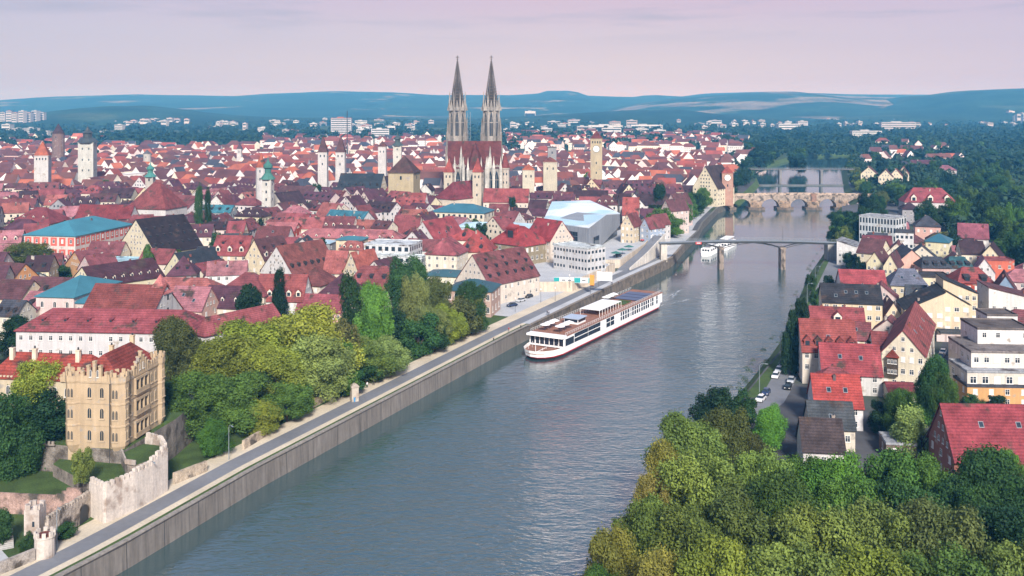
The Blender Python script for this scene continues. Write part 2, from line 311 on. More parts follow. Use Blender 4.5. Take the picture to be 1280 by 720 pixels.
# right bank: riverside street, side street
RST = [(240, 56), (257, 67), (288, 80), (352, 106), (413, 129), (487, 158), (534, 174), (600, 200)]
strip('riverbank_street', RST, 240, 600, -3.2, 3.2, .012, M['asphalt'], 'grey street along the right bank with parked cars', side=1)
strip('riverbank_lawn', RB, 262, 540, 5, 12, .006, M['grass'], 'bright green grass strip between street and river', kind='stuff', side=1)
g = MB(); a, b = P(1204, 427), P(1180, 492); dx, dy = a[0] - b[0], a[1] - b[1]; l = math.hypot(dx, dy); nx, ny = dy / l * 5.6, -dx / l * 5.6
g.add([(b[0] - nx, b[1] - ny, .012), (b[0] + nx, b[1] + ny, .012), (a[0] + nx, a[1] + ny, .012), (a[0] - nx, a[1] - ny, .012)], [(0, 1, 2, 3)])
tag(g.build('side_street', M['street']), 'dark grey side street between apartment houses', None, None, 'structure')

# ------------------------------------------------------------------ hills
def hill_material(field, amount, size=.0024):
    m = mat('wooded_hill', (.020, .042, .022), 1.0, .5, .004, fine=.4, bump=1.0, bscale=.04, spec=.05, patch=(field, size, amount)); return m
M['hill'] = hill_material((.30, .25, .17), .05); M['hill_fields'] = hill_material((.20, .17, .13), .38); M['hill_wood'] = hill_material((.05, .07, .03), .1)
def hill(crest, Yf, Yc, m, label, seed=0, rough=6):
    rs = np.random.default_rng(seed); xs = np.arange(-420, 1720, 12); k = len(xs)
    cy = np.interp(xs, [c[0] for c in crest], [c[1] for c in crest])
    cz = HC + (HOR - cy) * Yc / F
    ph = rs.uniform(0, 6, 8); bumps = sum(np.sin(xs / (14 + 17 * i) + ph[i]) * rough * (.15 + .11 * i) for i in range(5)) * .35 + rs.uniform(-1, 1, k) * rough * .13
    ts = np.concatenate([np.linspace(0, 1, 15), [1.06, 1.15, 1.3, 1.6]]); V = []
    for j, t in enumerate(ts):
        Y = Yf + (Yc - Yf) * t
        s = t * t * (3 - 2 * t) if t <= 1 else max(0, 1 - ((t - 1) / .6) ** 2)
        wob = np.sin(xs / 60 + 3 * t + ph[5]) * .5 + np.sin(xs / 23 - 5 * t + ph[6]) * .3
        z = np.maximum(-3, (cz + bumps) * s + wob * rough * 1.6 * (4 * t * (1 - t) if t < 1 else 0))
        V.append(np.stack([(xs - 640) / F * Yc * (.9 + .1 * t), np.full(k, Y) + wob * 60 * (t < .99), z], 1))
    V = np.concatenate(V); i = np.arange(len(ts) - 1)[:, None] * k + np.arange(k - 1)[None]; i = i.ravel()
    o = link('hills', np_mesh('hills', V, np.stack([i, i + 1, i + k + 1, i + k], 1), [m])); o.data.polygons.foreach_set('use_smooth', [True] * len(o.data.polygons))
    return tag(o, label, None, None, 'structure')
hill([(-420, 135), (-100, 132), (0, 127), (80, 121), (180, 118), (300, 120), (340, 117), (420, 114), (500, 116), (545, 119), (640, 119), (672, 117), (684, 113.5), (715, 113), (732, 119), (790, 121), (812, 118), (850, 121), (880, 117), (960, 115), (1050, 118), (1280, 118), (1720, 112)], 5200, 8800, M['hill'], 'long blue wooded ridge along the horizon', 1)
hill([(-420, 176), (560, 170), (690, 148), (760, 136), (840, 124), (930, 116), (985, 114.5), (1030, 119), (1090, 121), (1150, 122), (1200, 120), (1280, 122), (1720, 118)], 3900, 6600, M['hill_fields'], 'hills with pale stubble fields and dark woods', 2)
hill([(-420, 150), (900, 146), (1020, 138), (1110, 130), (1130, 121), (1170, 119), (1196, 114), (1240, 111.5), (1300, 109), (1720, 100)], 3300, 5600, M['hill_wood'], 'dark wooded hill rising behind the right bank', 3)
hill([(-420, 143), (60, 141), (98, 136), (140, 132.5), (185, 132), (225, 137), (280, 144), (340, 148), (640, 149), (1720, 150)], 3000, 4400, M['hill_wood'], 'low dark wooded hill behind the white suburb', 4, 4)
hill([(-420, 150), (600, 149), (700, 143), (780, 138), (850, 137), (900, 143), (960, 147), (1720, 147)], 3200, 4600, M['hill_wood'], 'low blue wooded rise behind the town', 5, 4)
# ------------------------------------------------------------------ morning haze: one box round everything
hb = MB(); hb.box(-9500, 9500, -150, 11500, -6.2, 205)
hm = bpy.data.materials.new('haze'); hm.use_nodes = True; hn = hm.node_tree; hn.nodes.clear()
ho = hn.nodes.new('ShaderNodeOutputMaterial'); pv = hn.nodes.new('ShaderNodeVolumePrincipled')
HAZE = 1.55e-4
pv.inputs['Color'].default_value = (.11, .50, 1.0, 1); pv.inputs['Absorption Color'].default_value = (1, 1, 1, 1); pv.inputs['Density'].default_value = HAZE; pv.inputs['Anisotropy'].default_value = .05
hn.links.new(pv.outputs[0], ho.inputs['Volume'])
tag(hb.build('haze', hm), 'thin blue morning haze over the valley', None, None, 'stuff')
# ------------------------------------------------------------------ shared small pieces of houses (each used as parts of many houses)
def _frame_pieces(arched=False):
    fr, gl = MB(), MB()
    if not arched:
        fr.box(-.5, .5, -.06, .02, -.5, -.44); fr.box(-.5, .5, -.06, .02, .44, .5); fr.box(-.5, -.42, -.06, .02, -.44, .44); fr.box(.42, .5, -.06, .02, -.44, .44)
        fr.box(-.035, .035, -.05, .02, -.44, .44); fr.box(-.42, -.035, -.045, .02, .14, .18); fr.box(.035, .42, -.045, .02, .14, .18); fr.box(-.58, .58, -.16, .02, -.57, -.5)
        gl.box(-.44, .44, -.02, .01, -.46, .46)
    else:
        n = 8; arc = [(.5 * math.cos(math.pi * k / n), .2 + .3 * math.sin(math.pi * k / n)) for k in range(n + 1)]; o = [(.5, -.5)] + arc + [(-.5, -.5)]
        inn = [(x * .82, (z + .02) * .9 if z > -.4 else -.44) for x, z in o]; k = len(o)
        fr.add([(x, -.06, z) for x, z in o] + [(x, -.06, z) for x, z in inn] + [(x, .02, z) for x, z in o] + [(x, .02, z) for x, z in inn],
               [(i, i + 1, k + i + 1, k + i)[::-1] for i in range(k - 1)] + [(i, 2 * k + i, 2 * k + i + 1, i + 1) for i in range(k - 1)])
        fr.box(-.035, .035, -.05, .02, -.44, .44); fr.box(-.6, .6, -.18, .02, -.58, -.5)
        gl.add([(x, -.02, z) for x, z in inn] + [(x, .01, z) for x, z in inn], [tuple(range(k))[::-1]])
    return fr, gl
def both(fr, gl, name):
    g = MB(); g.add(fr.v, fr.f, 0); g.add(gl.v, gl.f, 1); return g.mesh(name, [M['frame'], M['glass']])
FR, GL = _frame_pieces(); FRA, GLA = _frame_pieces(True)
ME = {'win': both(FR, GL, 'window'), 'arch': both(FRA, GLA, 'arched_window'), 'frame': FR.mesh('window_frame', [M['frame']]), 'pane': GL.mesh('window_pane', [M['glass']]),
      'aframe': FRA.mesh('arched_frame', [M['frame']]), 'apane': GLA.mesh('arched_pane', [M['glass']])}
g = MB(); g.box(-.5, .5, -.05, .02, -.5, .5, 0); g.box(-.58, .58, -.16, .02, -.57, -.5, 0); g.box(-.42, .42, -.07, -.045, -.45, .42, 1)
ME['blind'] = g.mesh('window_with_blind', [M['frame'], M['blind']])
g = MB(); g.box(-.5, .5, -.01, .02, -.5, .5); ME['dark'] = g.mesh('plain_window', [M['glass']])
g = MB(); g.box(-.5, .5, -.10, .02, 0, 1, 0); g.box(-.4, .4, -.12, -.1, .03, .93, 1); ME['door'] = g.mesh('door', [M['frame'], M['bark']])
g = MB(); g.box(-.42, .42, -.42, .42, -1.2, 1, 0); g.box(-.5, .5, -.5, .5, 1, 1.15, 0); g.ring(0, 0, [(.2, 1.15), (.16, 1.5)], 8, 1); ME['chimney'] = g.mesh('chimney', [M['brick'], M['dark']])
# dormers, front at y=0 facing -y, running back into the roof; width 1, front height 1
def dormer(kind):
    g = MB(); D = 2.2
    if kind == 'gable':
        g.box(-.46, .46, 0, D, -.3, .85, 0); g.add([(-.46, 0, .85), (.46, 0, .85), (0, 0, 1.35)], [(0, 1, 2)], 0); g.box(-.3, .3, -.04, .0, .1, .78, 1)
        for s in (-1, 1): g.hexa([(0, -.14, 1.35), (s * .6, -.14, .74), (s * .6, D, .74), (0, D, 1.35)][::s], [(0, -.14, 1.45), (s * .6, -.14, .84), (s * .6, D, .84), (0, D, 1.45)][::s], 2)
    else:
        g.hexa([(-.46, 0, -.3), (.46, 0, -.3), (.46, D, -.3), (-.46, D, -.3)], [(-.46, 0, .9), (.46, 0, .9), (.46, D, 1.2), (-.46, D, 1.2)], 0); g.box(-.34, .34, -.04, 0, .15, .8, 1)
        g.hexa([(-.6, -.18, .88), (.6, -.18, .88), (.6, D, 1.2), (-.6, D, 1.2)], [(-.6, -.18, .99), (.6, -.18, .99), (.6, D, 1.32), (-.6, D, 1.32)], 2)
    return g
M['dormer_front'] = mat('dormer_front', (.66, .60, .50), .85, .08, .6); M['dormer_dark'] = mat('dormer_cladding', (.035, .03, .03), .6, .2, .5)
for k in ('gable', 'shed'):
    q = dormer(k); ME['dormer_' + k] = q.mesh('dormer', [M['dormer_front'], M['glass'], M['roof']]); ME['dormer_dark_' + k] = q.mesh('dark_dormer', [M['dormer_dark'], M['glass'], M['dormer_dark']])
    ME['dormer_tile_' + k] = q.mesh('tiled_dormer', [M['roof'], M['glass'], M['roof']])
g = MB(); g.box(-.5, .5, -.5, .5, 0, .06, 0); g.box(-.4, .4, -.4, .4, .05, .09, 1); ME['skylight'] = g.mesh('skylight', [M['steel'], M['glass']])
g = MB(); g.box(-.5, .5, -1.2, 0, -.15, .0, 0); g.box(-.5, .5, -1.2, -1.14, 0, 1.0, 1); g.box(-.5, -.47, -1.14, 0, 0, 1.0, 1); g.box(.47, .5, -1.14, 0, 0, 1.0, 1); ME['balcony'] = g.mesh('balcony', [M['frame'], M['frame']])

FOOT = []        # ground already built on: centre, half sizes, angle
LAND = {}        # what labels may point to: phrase -> place
PEND = []        # repeats whose labels are written at the end
def claim(cx, cy, w, d, th): FOOT.append((cx, cy, w / 2, d / 2, th))
def clash(cx, cy, w, d, th, gap=1.0):
    for fx, fy, fw, fd, ft in FOOT:
        r = math.hypot(w / 2, d / 2) + math.hypot(fw, fd) + gap
        if abs(fx - cx) > r or abs(fy - cy) > r: continue
        hit = True
        for t in (th, ft):
            for ax in (t, t + math.pi / 2):
                c, s = math.cos(ax), math.sin(ax)
                a = abs(math.cos(th) * c + math.sin(th) * s) * w / 2 + abs(-math.sin(th) * c + math.cos(th) * s) * d / 2
                b = abs(math.cos(ft) * c + math.sin(ft) * s) * fw + abs(-math.sin(ft) * c + math.cos(ft) * s) * fd
                if abs((fx - cx) * c + (fy - cy) * s) > a + b + gap: hit = False; break
            if not hit: break
        if hit: return True
    return False

def roof_gable(g, L, Wd, ez, rh, o=.45, og=.3, t=.24, swap=False):
    hp, hq = L / 2 + og, Wd / 2
    f = (lambda p, q, z: (q, -p, z)) if swap else (lambda p, q, z: (p, q, z))
    for s in (-1, 1):
        qe, ze = s * (hq + o), ez - o * rh / hq
        lo = [f(-hp, 0, ez + rh), f(-hp, qe, ze), f(hp, qe, ze), f(hp, 0, ez + rh)]
        if s > 0: lo = lo[::-1]
        g.hexa(lo, [(x, y, z + t) for x, y, z in lo])
def roof_hip(g, L, Wd, ez, rh, k=1.0, o=.5, t=.25, swap=False):
    hp, hq = L / 2 + o, Wd / 2 + o; rl = max(.02, hp - k * hq)
    f = (lambda p, q, z: (q, -p, z)) if swap else (lambda p, q, z: (p, q, z))
    vs = [f(-hp, -hq, ez), f(hp, -hq, ez), f(hp, hq, ez), f(-hp, hq, ez), f(-hp, -hq, ez + t), f(hp, -hq, ez + t), f(hp, hq, ez + t), f(-hp, hq, ez + t), f(-rl, 0, ez + rh), f(rl, 0, ez + rh)]
    g.add(vs, [(3, 2, 1, 0), (0, 1, 5, 4), (1, 2, 6, 5), (2, 3, 7, 6), (3, 0, 4, 7), (4, 5, 9, 8), (5, 6, 9), (6, 7, 8, 9), (7, 4, 8)])

def house(name, cx, cy, th, w, d, ez, rt='x', rh=5, rc='red', wc='cream', gz=0.0, fl=2, nf=4, ns=0, nl=0, dorm=None, ch=1, sky=0, win='win', fine=False, hipk=.9, label=None, cat='house', group=None,
          metal=False, door=False, ww=1.1, wh=1.4, gw=True, wcol=None, rcol=None, over=.45, keep=True, blind=.25, attach=None):
    """origin in the middle of its ground plan; x runs along the front, the front faces -y. rt: x ridge along the front, y gable to the front, hip / hipy, pyr, flat, shed, shedr"""
    root = attach or empty(name, (cx, cy, gz), th); rcol = rcol or jit(RC[rc]); wcol = wcol or jit(WC[wc], .07)
    lum = sum(rcol) / 3; rcol = tuple((c * .86 + lum * .14) * (.94 if c > .2 else 1) for c in rcol)
    if rcol[0] > 1.6 * rcol[2]: rcol = (rcol[0], rcol[1] * .92, min(rcol[0], rcol[2] * 1.18))
    if keep and not attach: claim(cx, cy, w, d, th)
    hw, hd = w / 2, d / 2; b = MB()
    if rt in ('x', 'y'):
        for s in ((-1, 1)):
            pass
        gz2 = ez + rh - .03
        if rt == 'y': pr = [(-hw, 0), (hw, 0), (hw, ez), (0, gz2), (-hw, ez)]; a = [(x, -hd, z) for x, z in pr]; c = [(x, hd, z) for x, z in pr]
        else: pr = [(-hd, 0), (hd, 0), (hd, ez), (0, gz2), (-hd, ez)]; a = [(hw, y, z) for y, z in pr]; c = [(-hw, y, z) for y, z in pr]
        b.add(a + c, [(0, 1, 2, 3, 4), (9, 8, 7, 6, 5), (1, 0, 5, 6), (2, 1, 6, 7), (3, 2, 7, 8), (4, 3, 8, 9), (0, 4, 9, 5)])
    elif rt in ('shed', 'shedr'):
        zl, zr = (ez, ez + rh) if rt == 'shed' else (ez + rh, ez)
        b.hexa([(-hw, -hd, 0), (hw, -hd, 0), (hw, hd, 0), (-hw, hd, 0)], [(-hw, -hd, zl), (hw, -hd, zr), (hw, hd, zr), (-hw, hd, zl)])
    else: b.box(-hw, hw, -hd, hd, 0, ez)
    b.build('wall', M['plaster'], root, color=wcol)
    r = MB()
    if rt == 'x': roof_gable(r, w, d, ez, rh, over)
    elif rt == 'y': roof_gable(r, d, w, ez, rh, over, swap=True)
    elif rt == 'hip': roof_hip(r, w, d, ez, rh, hipk)
    elif rt == 'hipy': roof_hip(r, d, w, ez, rh, hipk, swap=True)
    elif rt == 'pyr': roof_hip(r, max(w, d) if w > d else w, d, ez, rh, 1.0)
    elif rt in ('shed', 'shedr'):
        r.hexa([(-hw - .3, -hd - .3, zl + .01), (hw + .3, -hd - .3, zr + .01), (hw + .3, hd + .3, zr + .01), (-hw - .3, hd + .3, zl + .01)], [(-hw - .3, -hd - .3, zl + .3), (hw + .3, -hd - .3, zr + .3), (hw + .3, hd + .3, zr + .3), (-hw - .3, hd + .3, zl + .3)])
    else:
        r.box(-hw - .1, hw + .1, -hd - .1, hd + .1, ez + .005, ez + .25)
        for x0, x1, y0, y1 in ((-hw - .1, hw + .1, -hd - .1, -hd + .2), (-hw - .1, hw + .1, hd - .2, hd + .1), (-hw - .1, -hw + .2, -hd + .2, hd - .2), (hw - .2, hw + .1, -hd + .2, hd - .2)): r.box(x0, x1, y0, y1, ez + .25, ez + .6)
    roof = r.build('roof', M['metal_roof'] if metal else M['roof'], root, color=rcol)
    # surface height of the roof over a plan point
    def zr_at(x, y):
        if rt == 'x': return ez + rh * (1 - abs(y) / hd)
        if rt == 'y': return ez + rh * (1 - abs(x) / hw)
        if rt == 'hip': return ez + rh * max(0, min((1 - abs(y) / hd), (hw - abs(x)) / (hipk * hd)))
        if rt == 'hipy': return ez + rh * max(0, min((1 - abs(x) / hw), (hd - abs(y)) / (hipk * hw)))
        if rt == 'pyr': return ez + rh * max(0, 1 - max(abs(x) / hw, abs(y) / hd))
        if rt == 'shed': return ez + rh * (x + hw) / w
        if rt == 'shedr': return ez + rh * (hw - x) / w
        return ez
    def put(kind, x, y, z, rz, sx, sz, lab=None):
        if fine and kind in ('win', 'arch'):
            o = link('window', ME['pane' if kind == 'win' else 'apane'], root, (x, y, z), rz, (sx, 1, sz)); link('frame', ME['frame' if kind == 'win' else 'aframe'], o)
        else: o = link('window', ME[kind], root, (x, y, z), rz, (sx, 1, sz))
        return o
    fh = ez / max(1, fl)
    def rows(n, length, side):
        if n <= 0: return
        step = length / n; sw = min(ww, step * .55); sh = min(wh, fh * .62)
        for i in range(fl):
            z = fh * (i + .56)
            for k in range(n):
                p = -length / 2 + step * (k + .5)
                if random.random() < .04: continue
                kd = 'blind' if (win == 'win' and random.random() < blind) else win
                if door and side == 'f' and i == 0 and k == n // 2: link('door', ME['door'], root, (p, -hd, .05), 0, (1.3, 1, 2.2)); continue
                if side == 'f': put(kd, p, -hd, z, 0, sw, sh)
                elif side == 'r': put(kd, hw, p, z, math.pi / 2, sw, sh)
                elif side == 'l': put(kd, -hw, p, z, -math.pi / 2, sw, sh)
    rows(nf, w, 'f'); rows(ns, d, 'r'); rows(nl, d, 'l')
    if gw and rt in ('x', 'y') and rh > 2.5:                      # windows in the gables
        span = (w if rt == 'y' else d); lev = int(rh / 2.7)
        for i in range(max(1, lev)):
            z = ez + .35 + (i + .35) * min(2.7, rh / max(1, lev)); room = span / 2 * (1 - (z + .8 - ez) / rh)
            if room < .7: break
            n = max(1, min(4, int(room * 2 / 2.3)))
            for k in range(n):
                p = (k - (n - 1) / 2) * 2.2
                if rt == 'y': put('dark' if win == 'dark' else 'win', p, -hd, z, 0, min(.9, ww), min(1.1, wh))
                elif ns: put('win', hw, p, z, math.pi / 2, .9, 1.1)
                elif nl: put('win', -hw, p, z, -math.pi / 2, .9, 1.1)
    for dm in (dorm if isinstance(dorm, list) else [dorm] if dorm else []):     # (count, kind, how far up the slope, width, side)
        n, kind, t, dw = dm[:4]; side = dm[4] if len(dm) > 4 else 'f'
        if side == 'f': ln, q0 = w, hd
        else: ln, q0 = d, hw
        use = ln - (2 * t * hipk * (hd if side == 'f' else hw) if rt.startswith(('hip', 'pyr')) else 0)
        for k in range(n):
            p = use * ((k + .5) / n - .5); q = q0 * (1 - t) + .25; z = ez + rh * t * (1.0) - .1
            dep = dw * 1.1 * hd / max(rh, 1) * .5
            loc, rz = ((p, -q, z), 0) if side == 'f' else ((q, p, z), math.pi / 2) if side == 'r' else ((-q, p, z), -math.pi / 2)
            o = link('dormer', ME['dormer_' + kind], roof, loc, rz, (dw, max(.5, min(1.3, dep)), dw * 1.0), rcol)
    for k in range(ch):
        if rt in ('x', 'hip'): x, y = random.uniform(-hw * .7, hw * .7), random.choice((-1, 1)) * hd * random.uniform(.08, .3)
        elif rt == 'flat': x, y = random.uniform(-hw * .6, hw * .6), random.uniform(-hd * .6, hd * .6)
        else: x, y = random.choice((-1, 1)) * hw * random.uniform(.08, .3), random.uniform(-hd * .7, hd * .5)
        link('chimney', ME['chimney'], roof, (x, y, zr_at(x, y) + .3), 0, (.75, .75, random.uniform(.6, 1.0)), random.choice(((.30, .25, .21), (.20, .07, .05), (.40, .36, .31), (.10, .08, .08), (.16, .06, .05))))
    for k in range(sky):
        t = random.uniform(.3, .6)
        if rt in ('x', 'hip'):
            x = w * ((k + .5) / sky - .5) * .7; y = -hd * (1 - t); o = link('skylight', ME['skylight'], roof, (x, y, zr_at(x, y) + .26), 0, (1.0, 1.3, 1)); o.rotation_euler = (math.atan2(rh, hd), 0, 0)
        elif rt in ('y', 'hipy'):
            y = d * ((k + .5) / sky - .5) * .7; sgn = 1 if ns >= nl else -1; x = sgn * hw * (1 - t); o = link('skylight', ME['skylight'], roof, (x, y, zr_at(x, y) + .26), 0, (1.3, 1.0, 1)); o.rotation_euler = (0, sgn * math.atan2(rh, hw), 0)
    if label: tag(root, label, cat, group)
    root['_w'] = 0; del root['_w']
    return root
def H(label, xa, ya, xb, th, ez, d, rt='x', rh=5, rc='red', wc='cream', name='town_house', gz=0.0, **k):
    """front eave from photo column xa (row ya) to column xb, turned by th degrees"""
    A = P(xa, ya, gz + ez); t = math.radians(th); c, s = math.cos(t), math.sin(t); q = (xb - 640) / F
    w = (q * A[1] - A[0]) / (c - q * s)
    cx, cy = A[0] + c * w / 2 - s * d / 2, A[1] + s * w / 2 + c * d / 2
    X, Y = cx, cy; rx = X * c + Y * s; ry = -X * s + Y * c               # the camera in the house's own frame is at (-rx, -ry)
    side = 'ns' if -rx > w / 2 else 'nl' if -rx < -w / 2 else None
    if 'side' in k: n = k.pop('side')
    else: n = max(0, int(d / 4))
    if side and side not in k: k[side] = n
    if 'dside' in k:
        ds = k.pop('dside'); k['dorm'] = [(*ds, 'r' if side == 'ns' else 'l')]
    return house(name, cx, cy, t, w, d, ez, rt, rh, rc, wc, gz=gz, label=label, **k)
# ------------------------------------------------------------------ the cathedral
def finial(g, x, y, z, h, r=.5, m=0):
    g.ring(x, y, [(r * .5, z), (r * .3, z + h * .5), (r, z + h * .56), (r * .3, z + h * .64), (.12, z + h)], 6, m)
    g.box(x - r * 1.5, x + r * 1.5, y - .15, y + .15, z + h * .78, z + h * .84, m)
def pinnacle(g, x, y, z, h, r, m=0):
    g.box(x - r, x + r, y - r, y + r, z, z + h * .45, m); g.ring(x, y, [(r * 1.5, z + h * .45), (r * 1.1, z + h * .5), (.06, z + h)], 4, m, math.pi / 4)
ST = (.225, .20, .175); ST2 = (.30, .275, .245); STD = (.135, .115, .10)
M['tracery'] = mat('carved_stone', None, .95, .3, .12, fine=.25, streak=.4, bump=.5, bscale=.9)
def lancet(name, parent, x, y, z, w, h, rz, depth=.5):
    n = 6; arc = []
    for k in range(n + 1): a = k / n; arc.append((w / 2 * (1 - a), h * .62 + h * .38 * math.sin(a * math.pi / 2)))
    pr = [(w / 2, 0)] + arc + [(-p[0], p[1]) for p in arc[::-1][1:]] + [(-w / 2, 0)]; k = len(pr); g = MB()
    g.add([(a, -.03, b) for a, b in pr], [tuple(range(k))[::-1]], 1)
    o = [(a * 1.22, b * 1.06 - .15) for a, b in pr]
    g.add([(a, -.35, b) for a, b in o] + [(a, -.35, b) for a, b in pr] + [(a, 0, b) for a, b in pr] + [(a, 0, b) for a, b in o],
          [(i, i + 1, k + i + 1, k + i)[::-1] for i in range(k - 1)] + [(k + i, k + i + 1, 2 * k + i + 1, 2 * k + i)[::-1] for i in range(k - 1)] + [(i, 3 * k + i, 3 * k + i + 1, i + 1) for i in range(k - 1)], 0)
    g.box(-.1, .1, -.22, 0, 0, h * .8, 0); g.box(-w / 2, w / 2, -.2, 0, h * .55, h * .58, 0)
    return g.build(name, [M['tracery'], M['glass']], parent, (x, y, z), rz, ST2)
cath = tag(empty('cathedral', (-28, 715, 0), 0), 'twin spired gothic cathedral with dark red roof towering over the old town', 'cathedral')
LAND['the cathedral'] = (-28, 725)
def ctower(cx, cy):
    g = MB()
    g.box(cx - 7.3, cx + 7.3, cy - 7.3, cy + 7.3, 0, 47)
    for z in (14, 27, 38, 46.6): g.box(cx - 7.8, cx + 7.8, cy - 7.8, cy + 7.8, z, z + .9)
    for sx in (-1, 1):
        for sy in (-1, 1):
            g.box(cx + sx * 7.3 - 1.3, cx + sx * 7.3 + 1.3, cy + sy * 7.3 - 1.3, cy + sy * 7.3 + 1.3, 0, 44)
            pinnacle(g, cx + sx * 6.9, cy + sy * 6.9, 44, 22, 1.1); pinnacle(g, cx + sx * 5.2, cy + sy * 7.4, 47, 13, .6); pinnacle(g, cx + sx * 7.4, cy + sy * 5.2, 47, 13, .6)
    t = g.build('tower', M['tracery'], cath, color=ST)
    for dx in (-2.9, 2.9): lancet('window', t, cx + dx, cy - 7.32, 29, 2.6, 8.5, 0); lancet('window', t, cx + dx, cy - 7.32, 39.6, 2.2, 6.3, 0)
    for dy in (-2.9, 2.9): lancet('window', t, cx + 7.32, cy + dy, 29, 2.6, 8.5, math.pi / 2)
    g = MB(); g.ring(cx, cy, [(6.2, 47.9), (6.2, 72), (6.7, 72.2), (6.7, 73.2), (6, 73.4)], 8, 0, math.pi / 8)
    for k in range(8):
        a = math.pi / 8 + k * math.pi / 4; x, y = cx + 6.3 * math.cos(a), cy + 6.3 * math.sin(a)
        g.tube((x, y, 47.9), (x, y, 74), .75, .55, 5); pinnacle(g, x, y, 73, 12.5, .55)
        a2 = a + math.pi / 8; x, y = cx + 6.05 * math.cos(a2), cy + 6.05 * math.sin(a2)       # gablets over the belfry windows
        g.ring(x, y, [(1.9, 71), (.1, 79)], 4, 0, a2)
    o = g.build('belfry', M['tracery'], cath, color=ST2)
    for k in range(8):
        a = k * math.pi / 4 - math.pi / 2; lancet('window', o, cx + 5.74 * math.cos(a), cy + 5.74 * math.sin(a), 52, 2.5, 18, a + math.pi / 2)
    # the openwork spire: eight ribs, rings of tracery, crockets up the ribs
    g = MB(); z0, z1, r0 = 73.3, 108, 5.3
    rad = lambda z: r0 * (1 - (z - z0) / (z1 - z0)) + .28
    for k in range(8):
        a = math.pi / 8 + k * math.pi / 4; ca, sa = math.cos(a), math.sin(a)
        g.tube((cx + rad(z0) * ca, cy + rad(z0) * sa, z0), (cx + .28 * ca, cy + .28 * sa, z1), .5, .25, 5)
        for j in range(19):
            z = z0 + 1 + j * 1.85; r = rad(z) + .3; s = .52 - .014 * j
            g.box(cx + r * ca - s, cx + r * ca + s, cy + r * sa - s, cy + r * sa + s, z, z + .62)
    for j in range(15):
        z = z0 + j * 2.35; r = rad(z); r2 = rad(z + .6); g.ring(cx, cy, [(r - .1, z), (r + .05, z + .05), (r2 + .05, z + .6), (r2 - .1, z + .62)], 8, 0, math.pi / 8)
    g.ring(cx, cy, [(rad(z0) - .75, z0), (.12, z1 - 3)], 8, 1, math.pi / 8)
    finial(g, cx, cy, 107, 5.2, 1.0); g.box(cx - .2, cx + .2, cy - .2, cy + .2, 110, 113); g.box(cx - .8, cx + .8, cy - .2, cy + .2, 111.6, 112)
    s = g.build('spire', [M['tracery'], M['spire_dark']], cath, color=STD)
M['spire_dark'] = mat('spire_core', (.055, .048, .042), .95, .3, .2)
ctower(-13.4, 44); ctower(12.4, 40)
g = MB(); g.prism([(-18, -2), (20, -2), (20, 36), (-18, 36)], 0, 31); g.box(-5, 9, -13, -2, 0, 30)
for k, (x, y) in enumerate([(-5, -13), (9, -13), (-1.5, -17), (5.5, -17)]): pass
g.prism([(-5, -13), (-2, -18.5), (6, -18.5), (9, -13)], 0, 30)
nave = g.build('nave_wall', M['tracery'], cath, color=ST2)
for x in (-15, -10.5, 12.5, 17): lancet('window', nave, x, -2.02, 14, 3.0, 14, 0)
for x in (0.2, 3.8): lancet('window', nave, x, -18.52, 12, 2.6, 15, 0)
for s, x in ((-1, -3.5), (1, 7.5)): lancet('window', nave, x, -15.8, 12, 2.6, 15, s * math.radians(61))
for y in (6, 14, 22): lancet('window', nave, 20.02, y, 14, 3.2, 14, math.pi / 2)
g = MB()
roof_gable(g, 38, 17, 31.1, 18, .5); g.v = [(x + 1, y + 6.5, z) for x, y, z in g.v]
n0 = len(g.v); g.add([(-5.4, -13, 30.1), (9.4, -13, 30.1), (9.4, 6.5, 30.1), (-5.4, 6.5, 30.1), (2, -12, 48.2), (2, 6.5, 48.2), (-2.2, -18.8, 30.1), (6.2, -18.8, 30.1)], [(0, 4, 5, 3), (1, 2, 5, 4), (6, 7, 4), (0, 6, 4), (7, 1, 4), (0, 3, 2, 1, 7, 6)])
cr_ = g.build('roof', M['roof'], cath, color=(.125, .038, .036))
g = MB()
for x, y in [(-18, -3), (-12.8, -3), (-8, -3), (11, -3), (15, -3), (20, -3), (-6.4, -8), (10.4, -8), (-6, -14), (10, -14), (-2.6, -20), (6.6, -20), (21, 9), (21, 18), (21, 27)]:
    g.box(x - .9, x + .9, y - 1.3, y + 1.3, 0, 24); pinnacle(g, x, y, 24, 15, .9)
    tx, ty = (x * .8 if abs(x) > 7 else 2 + (x - 2) * .7), (y + 4 if y < 0 else y); g.tube((x, y, 25), (tx, ty, 31), .45, .45, 4)
g.build('buttress', M['tracery'], cath, color=(.52, .50, .45))
g = MB(); g.box(-18.2, 20.2, -2.4, -2.05, 31, 32.3)
for k in range(20): g.box(-18 + 1.95 * k, -17.4 + 1.95 * k, -2.4, -2.05, 32.3, 33.2)
g.build('parapet', M['tracery'], cath, color=ST2)
for x, y in ((-8.3, -1.5), (12.4, -1.5)):
    g = MB(); g.box(x - 1.1, x + 1.1, y - 1.1, y + 1.1, 30, 37); g.ring(x, y, [(1.7, 37), (1.2, 38), (.1, 46)], 4, 0, math.pi / 4); g.build('pinnacle_turret', M['tracery'], cath, color=(.42, .42, .38))
g = MB(); g.ring(23, 2, [(3.1, 0), (3.1, 29), (3.5, 29.3), (3.4, 30.4)], 10); tw = g.build('stair_turret', M['tracery'], cath, color=(.50, .44, .37))
g = MB(); g.ring(23, 2, [(3.7, 30.45), (3.2, 31.2), (.1, 42)], 10); g.build('turret_cap', M['roof'], tw, color=(.20, .05, .045))
for k in range(4):
    for a in (-1.9, -1.2): link('window', ME['dark'], tw, (23 + 3.12 * math.cos(a), 2 + 3.12 * math.sin(a), 8 + 6 * k), a + math.pi / 2, (.8, 1, 1.6))
